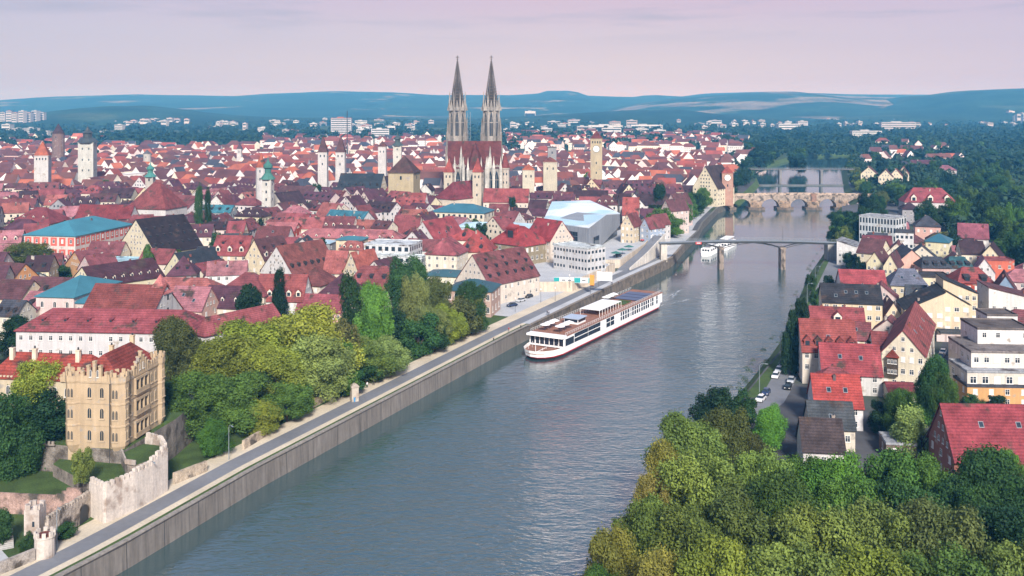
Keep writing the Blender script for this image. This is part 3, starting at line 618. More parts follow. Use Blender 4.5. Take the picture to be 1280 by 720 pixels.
g = MB()                                                       # scaffold on the flank of the left tower
for y in (33.5, 35.2):
    for x in (-5.4, -3.2): g.tube((x, y, 31), (x, y, 70), .12, .12, 4)
for z in range(34, 70, 4):
    g.box(-5.6, -3.0, 33.3, 35.4, z, z + .12); g.tube((-5.4, 33.5, z), (-3.2, 33.5, z + 4), .08, .08, 4)
g.build('scaffold', M['steel'], cath, color=None)
claim(-27, 730, 46, 64, 0)

# ------------------------------------------------------------------ towers of the old town
def tower(name, label, px, py_top_wall, hw, Y, cap, caph, wc, rc, kind='cone', rows=((.86, 2),), cat='tower', clock=False, side=4, over=.4, cross=True, rot=0.0, land=None, winw=.9):
    """px: photo column of its middle, py_top_wall: row of the top of the wall, hw: half width in metres, Y: how far off"""
    x = (px - 640) * Y / F; zt = HC - (py_top_wall - HOR) * Y / F
    r = tag(empty(name, (x, Y, 0), rot), label, cat); n = side; R = hw * math.sqrt(2) if n == 4 else hw; a0 = math.pi / 4 if n == 4 else math.pi / n
    wc = tuple(c * .88 for c in (WC[wc] if isinstance(wc, str) else wc))
    g = MB(); g.ring(0, 0, [(R, 0), (R, zt - .5), (R * 1.06, zt - .4), (R * 1.06, zt)], n, 0, a0); w = g.build('wall', M['plaster'], r, color=WC.get(wc, wc) if isinstance(wc, str) else wc)
    g = MB(); o = R * (1 + over / hw)
    if kind == 'cone': g.ring(0, 0, [(o, zt + .01), (o * .94, zt + .3), (.08, zt + caph)], n, 0, a0)
    elif kind == 'onion': g.ring(0, 0, [(o, zt + .01), (o * .9, zt + caph * .06), (o * .55, zt + caph * .2), (o * .42, zt + caph * .26), (o * .42, zt + caph * .42), (o * .62, zt + caph * .48), (o * .6, zt + caph * .58), (o * .25, zt + caph * .7), (o * .1, zt + caph * .78), (.05, zt + caph)], 8, 0, math.pi / 8)
    elif kind == 'lantern': g.ring(0, 0, [(o, zt + .01), (o * .62, zt + caph * .25), (o * .4, zt + caph * .3), (o * .4, zt + caph * .55), (o * .5, zt + caph * .58), (o * .2, zt + caph * .75), (.05, zt + caph)], 8, 0, math.pi / 8)
    c = g.build('roof', M['roof'] if kind == 'cone' else M['metal_roof'], r, color=RC.get(rc, rc) if isinstance(rc, str) else rc)
    if cross: MB().tube((0, 0, zt + caph - .3), (0, 0, zt + caph + 1.6), .09, .05, 4).build('spire_rod', M['dark'], c)
    for fr, k in rows:
        for i in range(k):
            p = (i - (k - 1) / 2) * hw * 1.7 / max(k, 1)
            for rz, lx, ly in ((0, p, -hw - .0), (math.pi / 2, hw, p), (-math.pi / 2, -hw, p)):
                link('window', ME['dark'] if n == 4 else ME['dark'], w, (lx * (1 if n == 4 else .98), ly * (1 if n == 4 else .98) - (.03 if rz == 0 else 0), zt * fr), rz, (winw, 1.5, winw * 1.9))
    if clock:
        q = MB(); q.ring(0, 0, [(hw * .55, 0), (hw * .55, .12)], 20); d = q.build('clock_face', M['paint'], r, (0, -hw - .02, zt * clock), 0, (.75, .74, .7)); d.rotation_euler = (math.pi / 2, 0, 0)
        q = MB(); q.ring(0, 0, [(hw * .62, 0), (hw * .62, .09)], 20); d2 = q.build('clock_rim', M['dark'], d)
        q = MB(); q.box(-.12, .12, 0, hw * .42, .13, .18); q.box(0, hw * .3, -.12, .12, .13, .18); q.build('clock_hand', M['dark'], d)
        for k in range(12): pass
    claim(x, Y, hw * 2 + 1, hw * 2 + 1, rot)
    if land: LAND[land] = (x, Y)
    return r, zt
R_ = math.radians
tower('bell_tower', 'cream square tower with clock face and dark red cap among the town roofs', 745.5, 173, 4.6, 800, None, 6.3, (.60, .50, .33), (.13, .04, .04), rows=((.94, 4), (.6, 1), (.44, 1)), clock=.83, land='the cream clock tower', rot=R_(-6))
tower('bell_tower', 'white square watchtower with bright red pointed roof near the far left edge', 53.5, 194, 5.0, 760, None, 11, 'white', 'orange', rows=((.93, 4),), land='the white watchtower', rot=R_(12))
tower('church_tower', 'white church tower with small windows and dark lantern top', 109.5, 178, 6.2, 860, None, 14, (.66, .66, .60), (.05, .06, .065), 'lantern', rows=((.88, 2), (.66, 2), (.45, 2)), land='the white lantern-topped tower', rot=R_(8))
tower('water_tower', 'round brown tower with dark conical roof behind the white watchtower', 73, 167, 7.0, 1180, None, 12, (.26, .17, .15), (.06, .035, .04), side=12, rows=((.9, 1),), cat='tower')
tower('church_tower', 'slender white church tower with green onion dome left of the cathedral', 335, 224, 2.9, 620, None, 15, (.72, .70, .64), (.05, .16, .13), 'onion', rows=((.9, 1), (.74, 1), (.58, 1)), land='the green-domed church tower', rot=R_(-8))
tower('stair_tower', 'white round turret with orange red cone roof beside the green domed church', 326.5, 209, 3.4, 655, None, 9.6, 'white', 'orange', side=10, rows=((.93, 1), (.78, 1)))
tower('church_tower', 'left white square church tower of a pair with dark needle spire', 404, 190, 3.6, 800, None, 13, 'white', (.10, .05, .05), rows=((.92, 2), (.75, 1)))
tower('church_tower', 'right white square church tower of a pair with dark needle spire', 426, 190, 3.6, 790, None, 13, 'white', (.10, .05, .05), rows=((.92, 2), (.75, 1)), land='the paired white church towers')
tower('stone_keep', 'broad cream stone keep with dark brown pyramid roof in front of the cathedral', 505.5, 215, 8.8, 690, None, 11.5, (.56, .47, .30), (.085, .045, .04), rows=((.88, 1),), land='the cream stone keep', rot=R_(-10), winw=1.3, over=.9)
tower('church_tower', 'white baroque church tower with dark onion dome behind the stone keep', 497, 182, 3.6, 880, None, 12, (.70, .68, .60), (.05, .07, .07), 'onion', rows=((.92, 1), (.75, 1), (.58, 1)))
tower('church_tower', 'small white tower with brown tent roof near the dark onion dome', 478, 183, 3.5, 900, None, 5, 'white', 'brown', rows=((.88, 2),))
tower('church_tower', 'left slim cream church tower with pointed red roof beside the long red nave', 561.5, 215, 3.0, 685, None, 9.5, (.68, .60, .47), (.30, .07, .055), rows=((.9, 2), (.72, 1), (.5, 1)), rot=R_(-12))
tower('church_tower', 'right slim cream church tower with pointed red roof beside the long red nave', 597.5, 215, 3.0, 672, None, 9.5, (.68, .60, .47), (.30, .07, .055), rows=((.9, 2), (.72, 1), (.5, 1)), rot=R_(-12), land='the slim paired church towers')
tower('gate_tower', 'salmon coloured bridge gate tower with red roof beside the salt store', 909, 216, 4.1, 752, None, 5.2, (.50, .29, .22), (.24, .06, .05), rows=((.62, 1),), clock=.86, land='the salmon gate tower', rot=R_(-8))
tower('church_tower', 'short white tower with orange tiled cap left of the clock tower', 660.5, 212, 4.1, 690, None, 4, (.70, .64, .50), 'orange', rows=((.86, 2),))
tower('church_tower', 'cream tower house with reddish brown flat hipped top left of the clock tower', 687.5, 202, 5.0, 730, None, 3.5, (.66, .60, .46), (.17, .06, .05), rows=((.86, 2),))
tower('stone_keep', 'plain grey concrete looking tower behind the town roofs left of the clock tower', 690, 184, 3.4, 800, None, .6, 'grey', 'grey', rows=((.9, 1),), cross=False)
tower('church_tower', 'tiny white church tower with dark pointed cap far behind the town', 299.5, 186, 2.6, 1150, None, 7, 'white', (.08, .05, .06), rows=((.85, 1),))
tower('church_tower', 'small white turret with dark cone among roofs left of the green dome', 184, 192, 4.0, 1050, None, 4, (.6, .58, .52), (.10, .10, .11), side=10, rows=((.85, 1),))
tower('church_tower', 'white belfry with pink pointed roof beside the steep red church roof', 200.6, 366, 2.6, 318, None, 6.0, 'white', (.45, .16, .15), rows=((.92, 1), (.66, 1)), rot=R_(-11), land='the pink-capped belfry')
tower('church_tower', 'small green copper turret rising over roofs near the red pyramid church', 188, 221, 2.4, 640, None, 10, (.6, .56, .5), (.06, .2, .17), 'onion', rows=((.94, 1),))

# ------------------------------------------------------------------ the angular grey museum and its quay terrace
M['cladding'] = mat('grey_cladding', (.27, .29, .32), .6, .12, .1, streak=.3)
M['museum_roof'] = mat('pale_roof_panels', (.66, .72, .76), .5, .1, .1, patch=((.40, .58, .68), .035, .45))
ter = MB(); TP = [off(LB, 402, 10.8), off(LB, 425, 10.8), off(LB, 447, 10.8), (38, 470), (36, 520), (10, 520), (-4, 445), (2, 405)]
ter.prism(TP, -.3, 3.0); tag(ter.build('museum_terrace', M['paving']), 'pale paved terrace in front of the museum', None, None, 'structure')
ter = MB(); TP2 = [off(LB, 458, 12.2), off(LB, 500, 15), off(LB, 556, 17), (62, 566), (36.5, 521), (38.5, 472)]
ter.prism(TP2, -.3, [3.0, 4.5, 5.2, 5.2, 3.2, 3.0]); tag(ter.build('upper_terrace', M['paving']), 'pale paved upper terrace beside the museum', None, None, 'structure')
def parapet(name, pts, z0, z1, t, label, m, col, tops=None):
    g = MB()
    for i in range(len(pts) - 1):
        a, b = Vector(pts[i][:2]), Vector(pts[i + 1][:2]); d = (b - a).normalized(); n = Vector((-d.y, d.x)) * t / 2
        ta, tb = (tops[i], tops[i + 1]) if tops else (z1, z1); zz = (z0[i], z0[i + 1]) if hasattr(z0, '__len__') else (z0, z0); e = d * (t * .5 - .004 * (i + 1)) if i else d * 0
        a = a - e
        g.hexa([(*(a - n), zz[0]), (*(b - n), zz[1]), (*(b + n), zz[1]), (*(a + n), zz[0])], [(*(a - n), ta), (*(b - n), tb), (*(b + n), tb), (*(a + n), ta)])
    return tag(g.build(name, m, color=col), label, 'wall')
parapet('retaining_wall', [(2, 404), off(LB, 401.6, 10.5), off(LB, 447.3, 10.5), (44, 455)], -.3, 4.0, .5, 'cream retaining wall below the museum terrace', M['concrete'], (.60, .51, .40))
parapet('retaining_wall', [(41, 462), off(LB, 458, 12), off(LB, 500, 14.5), off(LB, 552, 16.5)], -.3, 4, .5, 'cream retaining wall of the upper terrace by the ramp', M['concrete'], (.60, .52, .42), tops=[4, 4, 5.6, 6.3])
parapet('ramp_wall', [off(LB, 455, 6.2), off(LB, 478, 6.2), off(LB, 512, 6.2)], -.3, 4, .6, 'white sloping side wall of the ramp to the footbridge', M['concrete'], (.66, .62, .55), tops=[.9, 5.0, 9.2])
g = MB(); p = [off(LB, 452, 6.5), off(LB, 478, 6.5), off(LB, 512, 6.5), off(LB, 512, 11.6), off(LB, 478, 11.6), off(LB, 452, 11.6)]
g.add([(*a, z) for a, z in zip(p, (.03, 4, 8.3, 8.3, 4, .03))] + [(*a, -.2) for a in p], [(0, 1, 4, 5), (1, 2, 3, 4), (5, 4, 10, 11), (4, 3, 9, 10), (3, 2, 8, 9)])
tag(g.build('ramp', M['asphalt']), 'dark asphalt ramp climbing to the footbridge', None, None, 'structure')
mus = tag(empty('museum', (0, 0, 0)), 'angular grey clad museum with a pale blue folded roof on the quay', 'museum'); LAND['the grey museum'] = (35, 540)
c1, c2, c3, c4, c5 = (16, 516), (37.5, 489), (58.6, 543), (47, 606), (24, 600); mid = (48.9, 518)
zs = [15.2, 15.2, 18.6, 16.2, 17.2, 17.0]; pl = [c1, c2, mid, c3, c4, c5]
g = MB(); g.prism(pl, [0, 0, 5.5, 10.0, 0, 0], zs); w = g.build('wall', M['cladding'], mus)
g = MB(); cen = (36, 552, 14.0); vs = [(x * 1.0, y, z + .01) for (x, y), z in zip(pl, zs)]; vs2 = [(x, y, z + .5) for x, y, z in vs]
g.add(vs2 + [(37, 545, 15.6), (33, 575, 18.2)], [(0, 1, 6), (1, 2, 6), (2, 3, 6), (3, 7, 6), (3, 4, 7), (4, 5, 7), (5, 0, 7), (0, 6, 7)]); k = len(g.v)
g.add(vs + vs2, [(i, (i + 1) % 6, 6 + (i + 1) % 6, 6 + i) for i in range(6)])
g.build('roof', M['museum_roof'], mus)
g = MB(); g.prism([(41, 496), (47.8, 517.5), (57, 542), (52, 546), (38, 503)], 0, 9.8); g.build('glass_lobby', M['glass'], mus)
u = Vector((c2[0] - c1[0], c2[1] - c1[1])).normalized(); rzm = math.atan2(u.y, u.x)
def mwin(t, z, sx, sz):
    p = Vector(c1).lerp(Vector(c2), t); g = MB()
    for a in range(4):
        for b in range(2): g.box(-.5 + a * .25 + .01, -.5 + a * .25 + .24, -.06, .0, -.5 + b * .5 + .02, -.5 + b * .5 + .48)
    g.build('window', M['glass'], w, (p.x, p.y, z), rzm, None, False, (sx, 1, sz))
mwin(.66, 10.3, 7.5, 4.6); mwin(.38, 12.4, 5, 1.1)
claim(37, 548, 46, 105, 0); claim(20, 470, 60, 90, 0)
blk = H('white banded office block with teal banner strip in front of the museum', 692, 306, 734, -46, 10.5, 12, 'flat', 0, 'white', 'white', name='office_block', gz=3, cat='office block', fl=3, nf=11, ns=5, ch=0, ww=1.5, wh=1.2, wcol=(.62, .62, .62), win='dark', blind=0)
A = P(700, 349, 4.2)
g = MB()
bx0, by0 = A[0] - 2.5, A[1] - 1; dirx = Vector((.97, -.1)).normalized()
sg = tag(empty('banner_fence', (bx0, by0, 3.0), math.atan2(dirx.y, dirx.x)), 'long white and teal banner fence at the foot of the banded office block', 'banner')
g = MB(); g.box(0, 15, 0, .08, 0, 2.2); g.build('panel', M['paint'], sg, color=(.70, .71, .70))
for x0, wd in ((0, 2.2), (8.2, 2.6), (14, 1.0)): MB().box(x0, x0 + wd, -.02, -.004, .1, 2.1).build('banner', M['paint'], sg, color=(.02, .30, .30))
for x0 in (3.2, 5.6, 11.4): MB().box(x0, x0 + 1.5, -.02, -.004, .8, 1.35).build('mark', M['paint'], sg, color=(.14, .15, .16))
g = MB(); g.box(0, .06, 0, .06, 0, 6); g.box(5, 5.06, 0, .06, 0, 6)
bb = tag(empty('billboard', (*P(748, 358, 3)[:2], 3.0), -.3), 'white billboard on posts at the terrace corner by the quay', 'billboard'); g.build('post', M['dark'], bb); MB().box(-.6, 5.6, -.12, -.02, 2.4, 6).build('panel', M['paint'], bb, color=(.72, .73, .74))
b2 = tag(empty('advertising_column', (*P(740, 358, 3)[:2], 3.0), -.2), 'narrow orange advertising pillar beside the white billboard', 'pillar'); MB().box(-.9, .9, -.3, .3, .5, 4.6).build('panel', M['paint'], b2, color=(.72, .28, .05)); MB().box(-.7, .7, -.2, .2, 0, .5).build('foot', M['dark'], b2)

# ------------------------------------------------------------------ the bridges
SAND = (.30, .245, .20)
sb = tag(empty('stone_bridge', (0, 767, 0)), 'old sandstone arch bridge crossing the river on boat shaped piers', 'bridge'); LAND['the stone bridge'] = (215, 767)
x0, pitch, span, hb_ = 168.0, 21.8, 13.6, 3.6
g = MB(); segs = []; xa = x0 - 6
arcs = [(594 / 1.0, 0)]
centers = [(961.5 - 640) * 767 / F + i * pitch for i in range(-1, 5)]
top = lambda x: 5.6 + .9 * math.sin(max(0, min(1, (x - 160) / 120)) * math.pi)
prof = []
for c in centers:
    for k in range(13):
        a = math.pi * (1 - k / 12); prof.append((c + span / 2 * math.cos(a), -2.6 + 6.1 * math.sin(a)))
lo = [(xa, WZ - 1)] + [(prof[0][0], WZ - 1)]
pts = [(xa, WZ - 1)]
for i, c in enumerate(centers):
    a = prof[i * 13:(i + 1) * 13]; pts.append((a[0][0], WZ - 1)); pts += a; pts.append((a[-1][0], WZ - 1))
pts.append((centers[-1] + span / 2 + 9, WZ - 1))
for y, flip in ((-4, False), (4, True)):
    vs = []; fs = []
    for x, z in pts: vs += [(x, y, z), (x, y, top(x))]
    for i in range(len(pts) - 1):
        if abs(pts[i][0] - pts[i + 1][0]) < 1e-6: continue
        q = (2 * i, 2 * i + 2, 2 * i + 3, 2 * i + 1); fs.append(q[::-1] if flip else q)
    g.add(vs, fs)
for i in range(len(pts) - 1):
    (xa_, za), (xb_, zb) = pts[i], pts[i + 1]; g.add([(xa_, -4, za), (xa_, 4, za), (xb_, 4, zb), (xb_, -4, zb)], [(0, 1, 2, 3)])
    g.add([(xa_, -4, top(xa_)), (xb_, -4, top(xb_)), (xb_, 4, top(xb_)), (xa_, 4, top(xa_))], [(0, 1, 2, 3)])
g.build('arch_wall', M['rubble'], sb, color=SAND)
for i in range(len(centers) + 0):
    xc = centers[i] - pitch / 2; g = MB(); hw = (pitch - span) / 2 + .9
    g.prism([(xc - hw - 1.2, 5), (xc - hw - 1.2, -6), (xc, -11.5), (xc + hw + 1.2, -6), (xc + hw + 1.2, 5), (xc, 10)], WZ - 1, WZ + 1.7); g.build('pier_foot', M['rubble'], sb, color=(.16, .13, .105))
    g = MB(); g.prism([(xc - hw + .6, -4.02), (xc, -7.6), (xc + hw - .6, -4.02)], WZ + 1.7, [2.2, .6, 2.2]); g.build('cutwater', M['rubble'], sb, color=(.33, .24, .17))
for y in (-4.15, 3.75):
    g = MB(); q = [xa + (centers[-1] + 16 - xa) * k / 30 for k in range(31)]
    for a, b in zip(q, q[1:]): g.hexa([(a, y, top(a) + .01), (b, y, top(b) + .01), (b, y + .4, top(b) + .01), (a, y + .4, top(a) + .01)], [(a, y, top(a) + 1.2), (b, y, top(b) + 1.2), (b, y + .4, top(b) + 1.2), (a, y + .4, top(a) + 1.2)])
    g.build('parapet', M['rubble'], sb, color=(.42, .33, .26))
for c in (centers[2] + pitch / 2, centers[4] + 4): MB().box(c - 2, c + 2, -5.4, -4.2, .8, 7.9).build('bridge_bay', M['rubble'], sb, color=(.25, .15, .11))
fb = tag(empty('steel_footbridge', (0, 489, 0)), 'slim grey steel footbridge on two narrow stone piers', 'bridge'); LAND['the steel footbridge'] = (118, 489)
g = MB(); xs = np.linspace(72, 160, 31); zf = lambda x: 8.3 + 1.0 * math.sin((x - 72) / 88 * math.pi)
for a, b in zip(xs, xs[1:]): g.hexa([(a, -2.2, zf(a) - .85), (b, -2.2, zf(b) - .85), (b, 2.2, zf(b) - .85), (a, 2.2, zf(a) - .85)], [(a, -2.2, zf(a)), (b, -2.2, zf(b)), (b, 2.2, zf(b)), (a, 2.2, zf(a))])
g.build('deck', M['steel'], fb)
for y in (-2.26, 2.2):
    q = MB()
    for a, b in zip(xs, xs[1:]): q.hexa([(a, y, zf(a) - 1.0), (b, y, zf(b) - 1.0), (b, y + .06, zf(b) - 1.0), (a, y + .06, zf(a) - 1.0)], [(a, y, zf(a) - .1), (b, y, zf(b) - .1), (b, y + .06, zf(b) - .1), (a, y + .06, zf(a) - .1)])
    q.build('edge_girder', M['dark'], fb)
for y in (-2.15, 2.15):
    g = MB()
    for a, b in zip(xs, xs[1:]):
        g.tube((a, y, zf(a)), (a, y, zf(a) + 1.1), .05, .05, 4); g.tube((a, y, zf(a) + 1.1), (b, y, zf(b) + 1.1), .06, .06, 4); g.tube((a, y, zf(a) + .55), (b, y, zf(b) + .55), .03, .03, 4)
    g.build('railing', M['steel'], fb)
for xc in (102.0, 132.0):
    g = MB(); g.prism([(xc - 1.1, -2.6), (xc, -3.4), (xc + 1.1, -2.6), (xc + 1.1, 2.6), (xc, 3.4), (xc - 1.1, 2.6)], WZ - 2, 5.4); g.box(xc - 1.4, xc + 1.4, -2.9, 2.9, 5.4, 6.0); g.build('pier', M['rubble'], fb, color=(.27, .22, .18))
    g = MB()
    for y in (-2.0, 2.0):
        for s in (-1, 1):
            pr = [(xc + s * 1.2, 5.9), (xc + s * 5, 7.0), (xc + s * 10, 7.9), (xc + s * 15.0, 8.45)]
            for a, b in zip(pr, pr[1:]): g.tube((a[0], y, a[1]), (b[0], y, b[1]), .2, .2, 5)
    g.build('strut', M['dark'], fb)
MB().tube((133, 2.1, 9.2), (133, 2.1, 16), .09, .06, 5).build('mast', M['dark'], fb)
s_ = MB(); s_.box(-1.4, 1.4, -.08, 0, -.55, .55, 0); s_.box(-.9, .9, -.1, -.082, -.16, .16, 1); s_.box(-1.4, 1.4, -.1, -.082, .3, .55, 2); s_.box(-1.4, 1.4, -.1, -.082, -.55, -.3, 2)
M['white'] = mat('white_paint', (.75, .75, .74), .5, .04); M['redp'] = mat('red_paint', (.55, .03, .03), .5, .04)
s_.build('navigation_sign', [M['redp'], M['white'], M['redp']], fb, (90.8, -2.3, 8.3))
g = MB(); g.box(153.5, 162, -3, 3, -1, 7.6); g.build('abutment', M['concrete'], fb, color=(.33, .32, .3))
g = MB(); g.box(72.5, 75.5, -2.6, 2.6, -1, 7.55); g.build('abutment', M['concrete'], fb, color=(.5, .46, .4))
rbz = tag(empty('road_bridge', (0, 1010, 0)), 'flat far road bridge on slender piers beyond the stone bridge', 'bridge'); LAND['the far road bridge'] = (290, 1010)
MB().box(225, 345, -3, 3, 9.7, 10.4).build('deck', M['concrete'], rbz, color=(.14, .14, .14))
for xc in (270.5, 312): 
    g = MB(); g.box(xc - 1.1, xc + 1.1, -2.6, 2.6, WZ - 1, 8.9); g.box(xc - 1.8, xc + 1.8, -2.9, 2.9, 8.9, 9.69); g.build('pier', M['concrete'], rbz, color=(.2, .2, .2))
for y in (-2.9, 2.8):
    g = MB(); g.box(225, 345, y, y + .1, 11.3, 11.4)
    for k in range(61): g.box(225 + 2 * k, 225.1 + 2 * k, y, y + .1, 10.4, 11.3)
    g.build('railing', M['steel'], rbz)
wr = MB(); wr.box(240, 330, -1, 1, WZ - 1, WZ + 1.2); tag(wr.build('river_weir', M['concrete'], None, (0, 985, 0), color=(.12, .13, .13)), 'low dark weir line in the water below the far bridge', 'weir')

# ------------------------------------------------------------------ salt store and the white quay-side houses
ss = H('tall cream salt store with steep dark roof at the end of the stone bridge', 866, 234, 897, -37, 13.6, 29, 'y', 16, 'dark brown', (WC and 'cream'), name='salt_store', cat='warehouse', fl=4, nf=5, ns=7, ch=1, win='dark', ww=1.0, wh=1.3, wcol=(.74, .66, .48), rcol=(.055, .035, .035)); LAND['the salt store'] = (155, 745)
# ------------------------------------------------------------------ villa on its bastion
VC = (.53, .40, .255); VS = (.46, .37, .26)
V1 = (-77, 197); VT = R_(-8); vu = (math.cos(VT), math.sin(VT)); vn = (-vu[1], vu[0])
vil = tag(empty('turreted_villa', (V1[0], V1[1], 8.0), VT), 'cream turreted villa with stepped gables standing on a stone bastion', 'villa'); LAND['the turreted villa'] = (-82, 206)
# local frame: origin at the near right corner, x from -12 (left) to 0, y from 0 to 18 away from the river road
g = MB(); g.box(-12, 0, 0, 18, -4, 14); g.box(-12.12, .12, -.12, 18.12, 4.55, 4.8); g.box(-12.12, .12, -.12, 18.12, 9.15, 9.4); g.box(-12.2, .2, -.2, 18.2, 13.5, 13.9)
vw = g.build('wall', M['plaster'], vil, color=VC)
def merlons(g, a, b, z, n, h=.9, t=.35, m=0):
    a, b = Vector(a), Vector(b); d = b - a
    for k in range(n):
        p = a + d * ((k + .22) / n); q = a + d * ((k + .78) / n); nn = Vector((-d.y, d.x)).normalized() * t / 2
        g.hexa([(*(p - nn), z), (*(q - nn), z), (*(q + nn), z), (*(p + nn), z)], [(*(p - nn), z + h), (*(q - nn), z + h), (*(q + nn), z + h), (*(p + nn), z + h)], m)
g = MB()
for a, b, n in (((-9.6, .1), (-8.8, .1), 1), ((-3.4, .1), (-2.2, .1), 1), ((-.1, 2.2), (-.1, 4.6), 3), ((-.1, 11.5), (-.1, 15.6), 4)):
    q = Vector(a); w_ = Vector(b); d = (w_ - q).normalized(); nn = Vector((-d.y, d.x)) * .2
    g.hexa([(*(q - nn), 13.9), (*(w_ - nn), 13.9), (*(w_ + nn), 13.9), (*(q + nn), 13.9)], [(*(q - nn), 14.4), (*(w_ - nn), 14.4), (*(w_ + nn), 14.4), (*(q + nn), 14.4)]); merlons(g, a, b, 14.4, n)
g.build('parapet', M['plaster'], vil, color=VC)
ME['aframe_cream'] = FRA.mesh('arched_frame', [M['frame_cream']]); _g = MB(); _g.add(FRA.v, FRA.f, 0); _g.add(GLA.v, GLA.f, 1); ME['arch_cream'] = _g.mesh('arched_window', [M['frame_cream'], M['glass']])
def vwin(x, y, z, rz, w=.95, h=2.1):
    o = link('window', ME['apane'], vil, (x, y, z), rz, (w, 1.2, h)); link('frame', ME['aframe_cream'], o); 
    o.name = 'window'; return o
def turret(x, y, r=2.05, wins=(-math.pi / 2,), n=8, bottom=.6):
    g = MB(); g.ring(x, y, [(r * .55, bottom - 1.6), (r * .8, bottom - .8), (r, bottom), (r, 4.5), (r * 1.07, 4.6), (r * 1.07, 4.9), (r, 5), (r, 9.1), (r * 1.07, 9.2), (r * 1.07, 9.5), (r, 9.6), (r, 13.4), (r * 1.1, 13.9), (r * 1.1, 15.0)], n, 0, math.pi / 8)
    for k in range(n):
        a = math.pi / 8 + k * 2 * math.pi / n; b = a + 2 * math.pi / n; rr = r * 1.05
        merlons(g, (x + rr * math.cos(a), y + rr * math.sin(a)), (x + rr * math.cos(b), y + rr * math.sin(b)), 15.0, 1, 1.0, .3)
    t = g.build('corner_turret', M['plaster'], vil, color=(VC[0] * 1.06, VC[1] * 1.05, VC[2] * 1.04)); ap = r * math.cos(math.pi / n) + .02
    for a in wins:
        for z in (2.7, 7.2, 11.5):
            for s in ((-.36, .36) if n == 8 else (0,)):
                px, py = x + ap * math.cos(a) - s * math.sin(a), y + ap * math.sin(a) + s * math.cos(a)
                link('window', ME['arch_cream'], t, (px, py, z), a + math.pi / 2, (.56, 1, 2.0))
turret(-10.9, .7, 1.75, (-math.pi / 2,)); turret(-.9, .9, 1.85, (-math.pi / 2, 0)); turret(-.7, 16.9, 1.5, (0, -math.pi / 2), bottom=1.2)
def stepped(name, a, b, heights, z0, t, parent):
    g = MB(); a, b = Vector(a), Vector(b); d = b - a; n = len(heights); nn = Vector((-d.y, d.x)).normalized() * t / 2
    for k, h in enumerate(heights):
        wide = k % 2 == 0; p = a + d * (k / n); q = a + d * ((k + 1) / n); t2 = nn * (1.25 if wide else 1.0)
        g.hexa([(*(p - t2), z0), (*(q - t2), z0), (*(q + t2), z0), (*(p + t2), z0)], [(*(p - t2), h), (*(q - t2), h), (*(q + t2), h), (*(p + t2), h)])
        if wide: g.hexa([(*(p - t2 * 1.5), h), (*(q - t2 * 1.5), h), (*(q + t2 * 1.5), h), (*(p + t2 * 1.5), h)], [(*(p - t2 * 1.5), h + .3), (*(q - t2 * 1.5), h + .3), (*(q + t2 * 1.5), h + .3), (*(p + t2 * 1.5), h + .3)])
    return g.build(name, M['plaster'], parent, color=(VC[0] * 1.05, VC[1] * 1.05, VC[2] * 1.05))
s1 = stepped('stepped_gable', (-9.0, .12), (-3.0, .12), [15.6, 14.9, 16.9, 15.8, 17.8, 15.8, 16.9, 14.9, 15.6], 13.9, .5, vil)
for x in (-6.8, -5.2): link('window', ME['arch'], s1, (x, -.14, 15.5), 0, (.5, 1, 1.5))
s2 = stepped('stepped_gable', (-.12, 5.0), (-.12, 11.2), [15.6, 15.0, 16.4, 15.6, 17.2, 16.2, 18.2, 16.2, 17.2, 15.6, 16.4, 15.0, 15.6], 13.9, .5, vil)
for y in (7.3, 8.9): link('window', ME['arch'], s2, (.14, y, 15.3), math.pi / 2, (.5, 1, 1.4))
g = MB(); roof_hip(g, 17.0, 10.8, 14.05, 4.6, .55, 0, swap=True); g.v = [(x - 6, y + 9.2, z) for x, y, z in g.v]; vr = g.build('roof', M['roof'], vil, color=(.20, .045, .035))
for (x, y, z) in ((-6.0, 15.5, 18.5), (-9.0, 12, 17.0)): link('chimney', ME['chimney'], vr, (x, y, z), 0, (1, 1, 1.3), VC)
for x in (-7.1, -4.3):
    for z in (2.6, 7.2, 11.5): vwin(x, -.02, z, 0, 1.0, 2.3)
for y in (3.6, 12.8, 14.6):
    for z in (2.6, 7.2, 11.5): vwin(.02, y, z, math.pi / 2, .8, 2.3)
for fl_, z in enumerate((2.3, 7.0, 11.5)):                       # three-bay loggias
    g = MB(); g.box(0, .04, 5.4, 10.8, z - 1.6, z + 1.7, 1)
    for k in range(4): g.box(.0, .5, 5.3 + 1.78 * k, 5.5 + 1.78 * k, z - 1.6, z + 1.3)
    g.box(0, .7, 5.2, 10.9, z - 1.75, z - 1.55); g.box(.45, .6, 5.2, 10.9, z - 1.55, z - .75); g.box(0, .5, 5.2, 10.9, z + 1.3, z + 1.8)
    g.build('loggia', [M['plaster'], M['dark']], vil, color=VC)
g = MB(); g.box(.1, .25, -.3, -.1, -4, 13.5); g.build('drainpipe', M['dark'], vil, (-2.6, 0, 0))
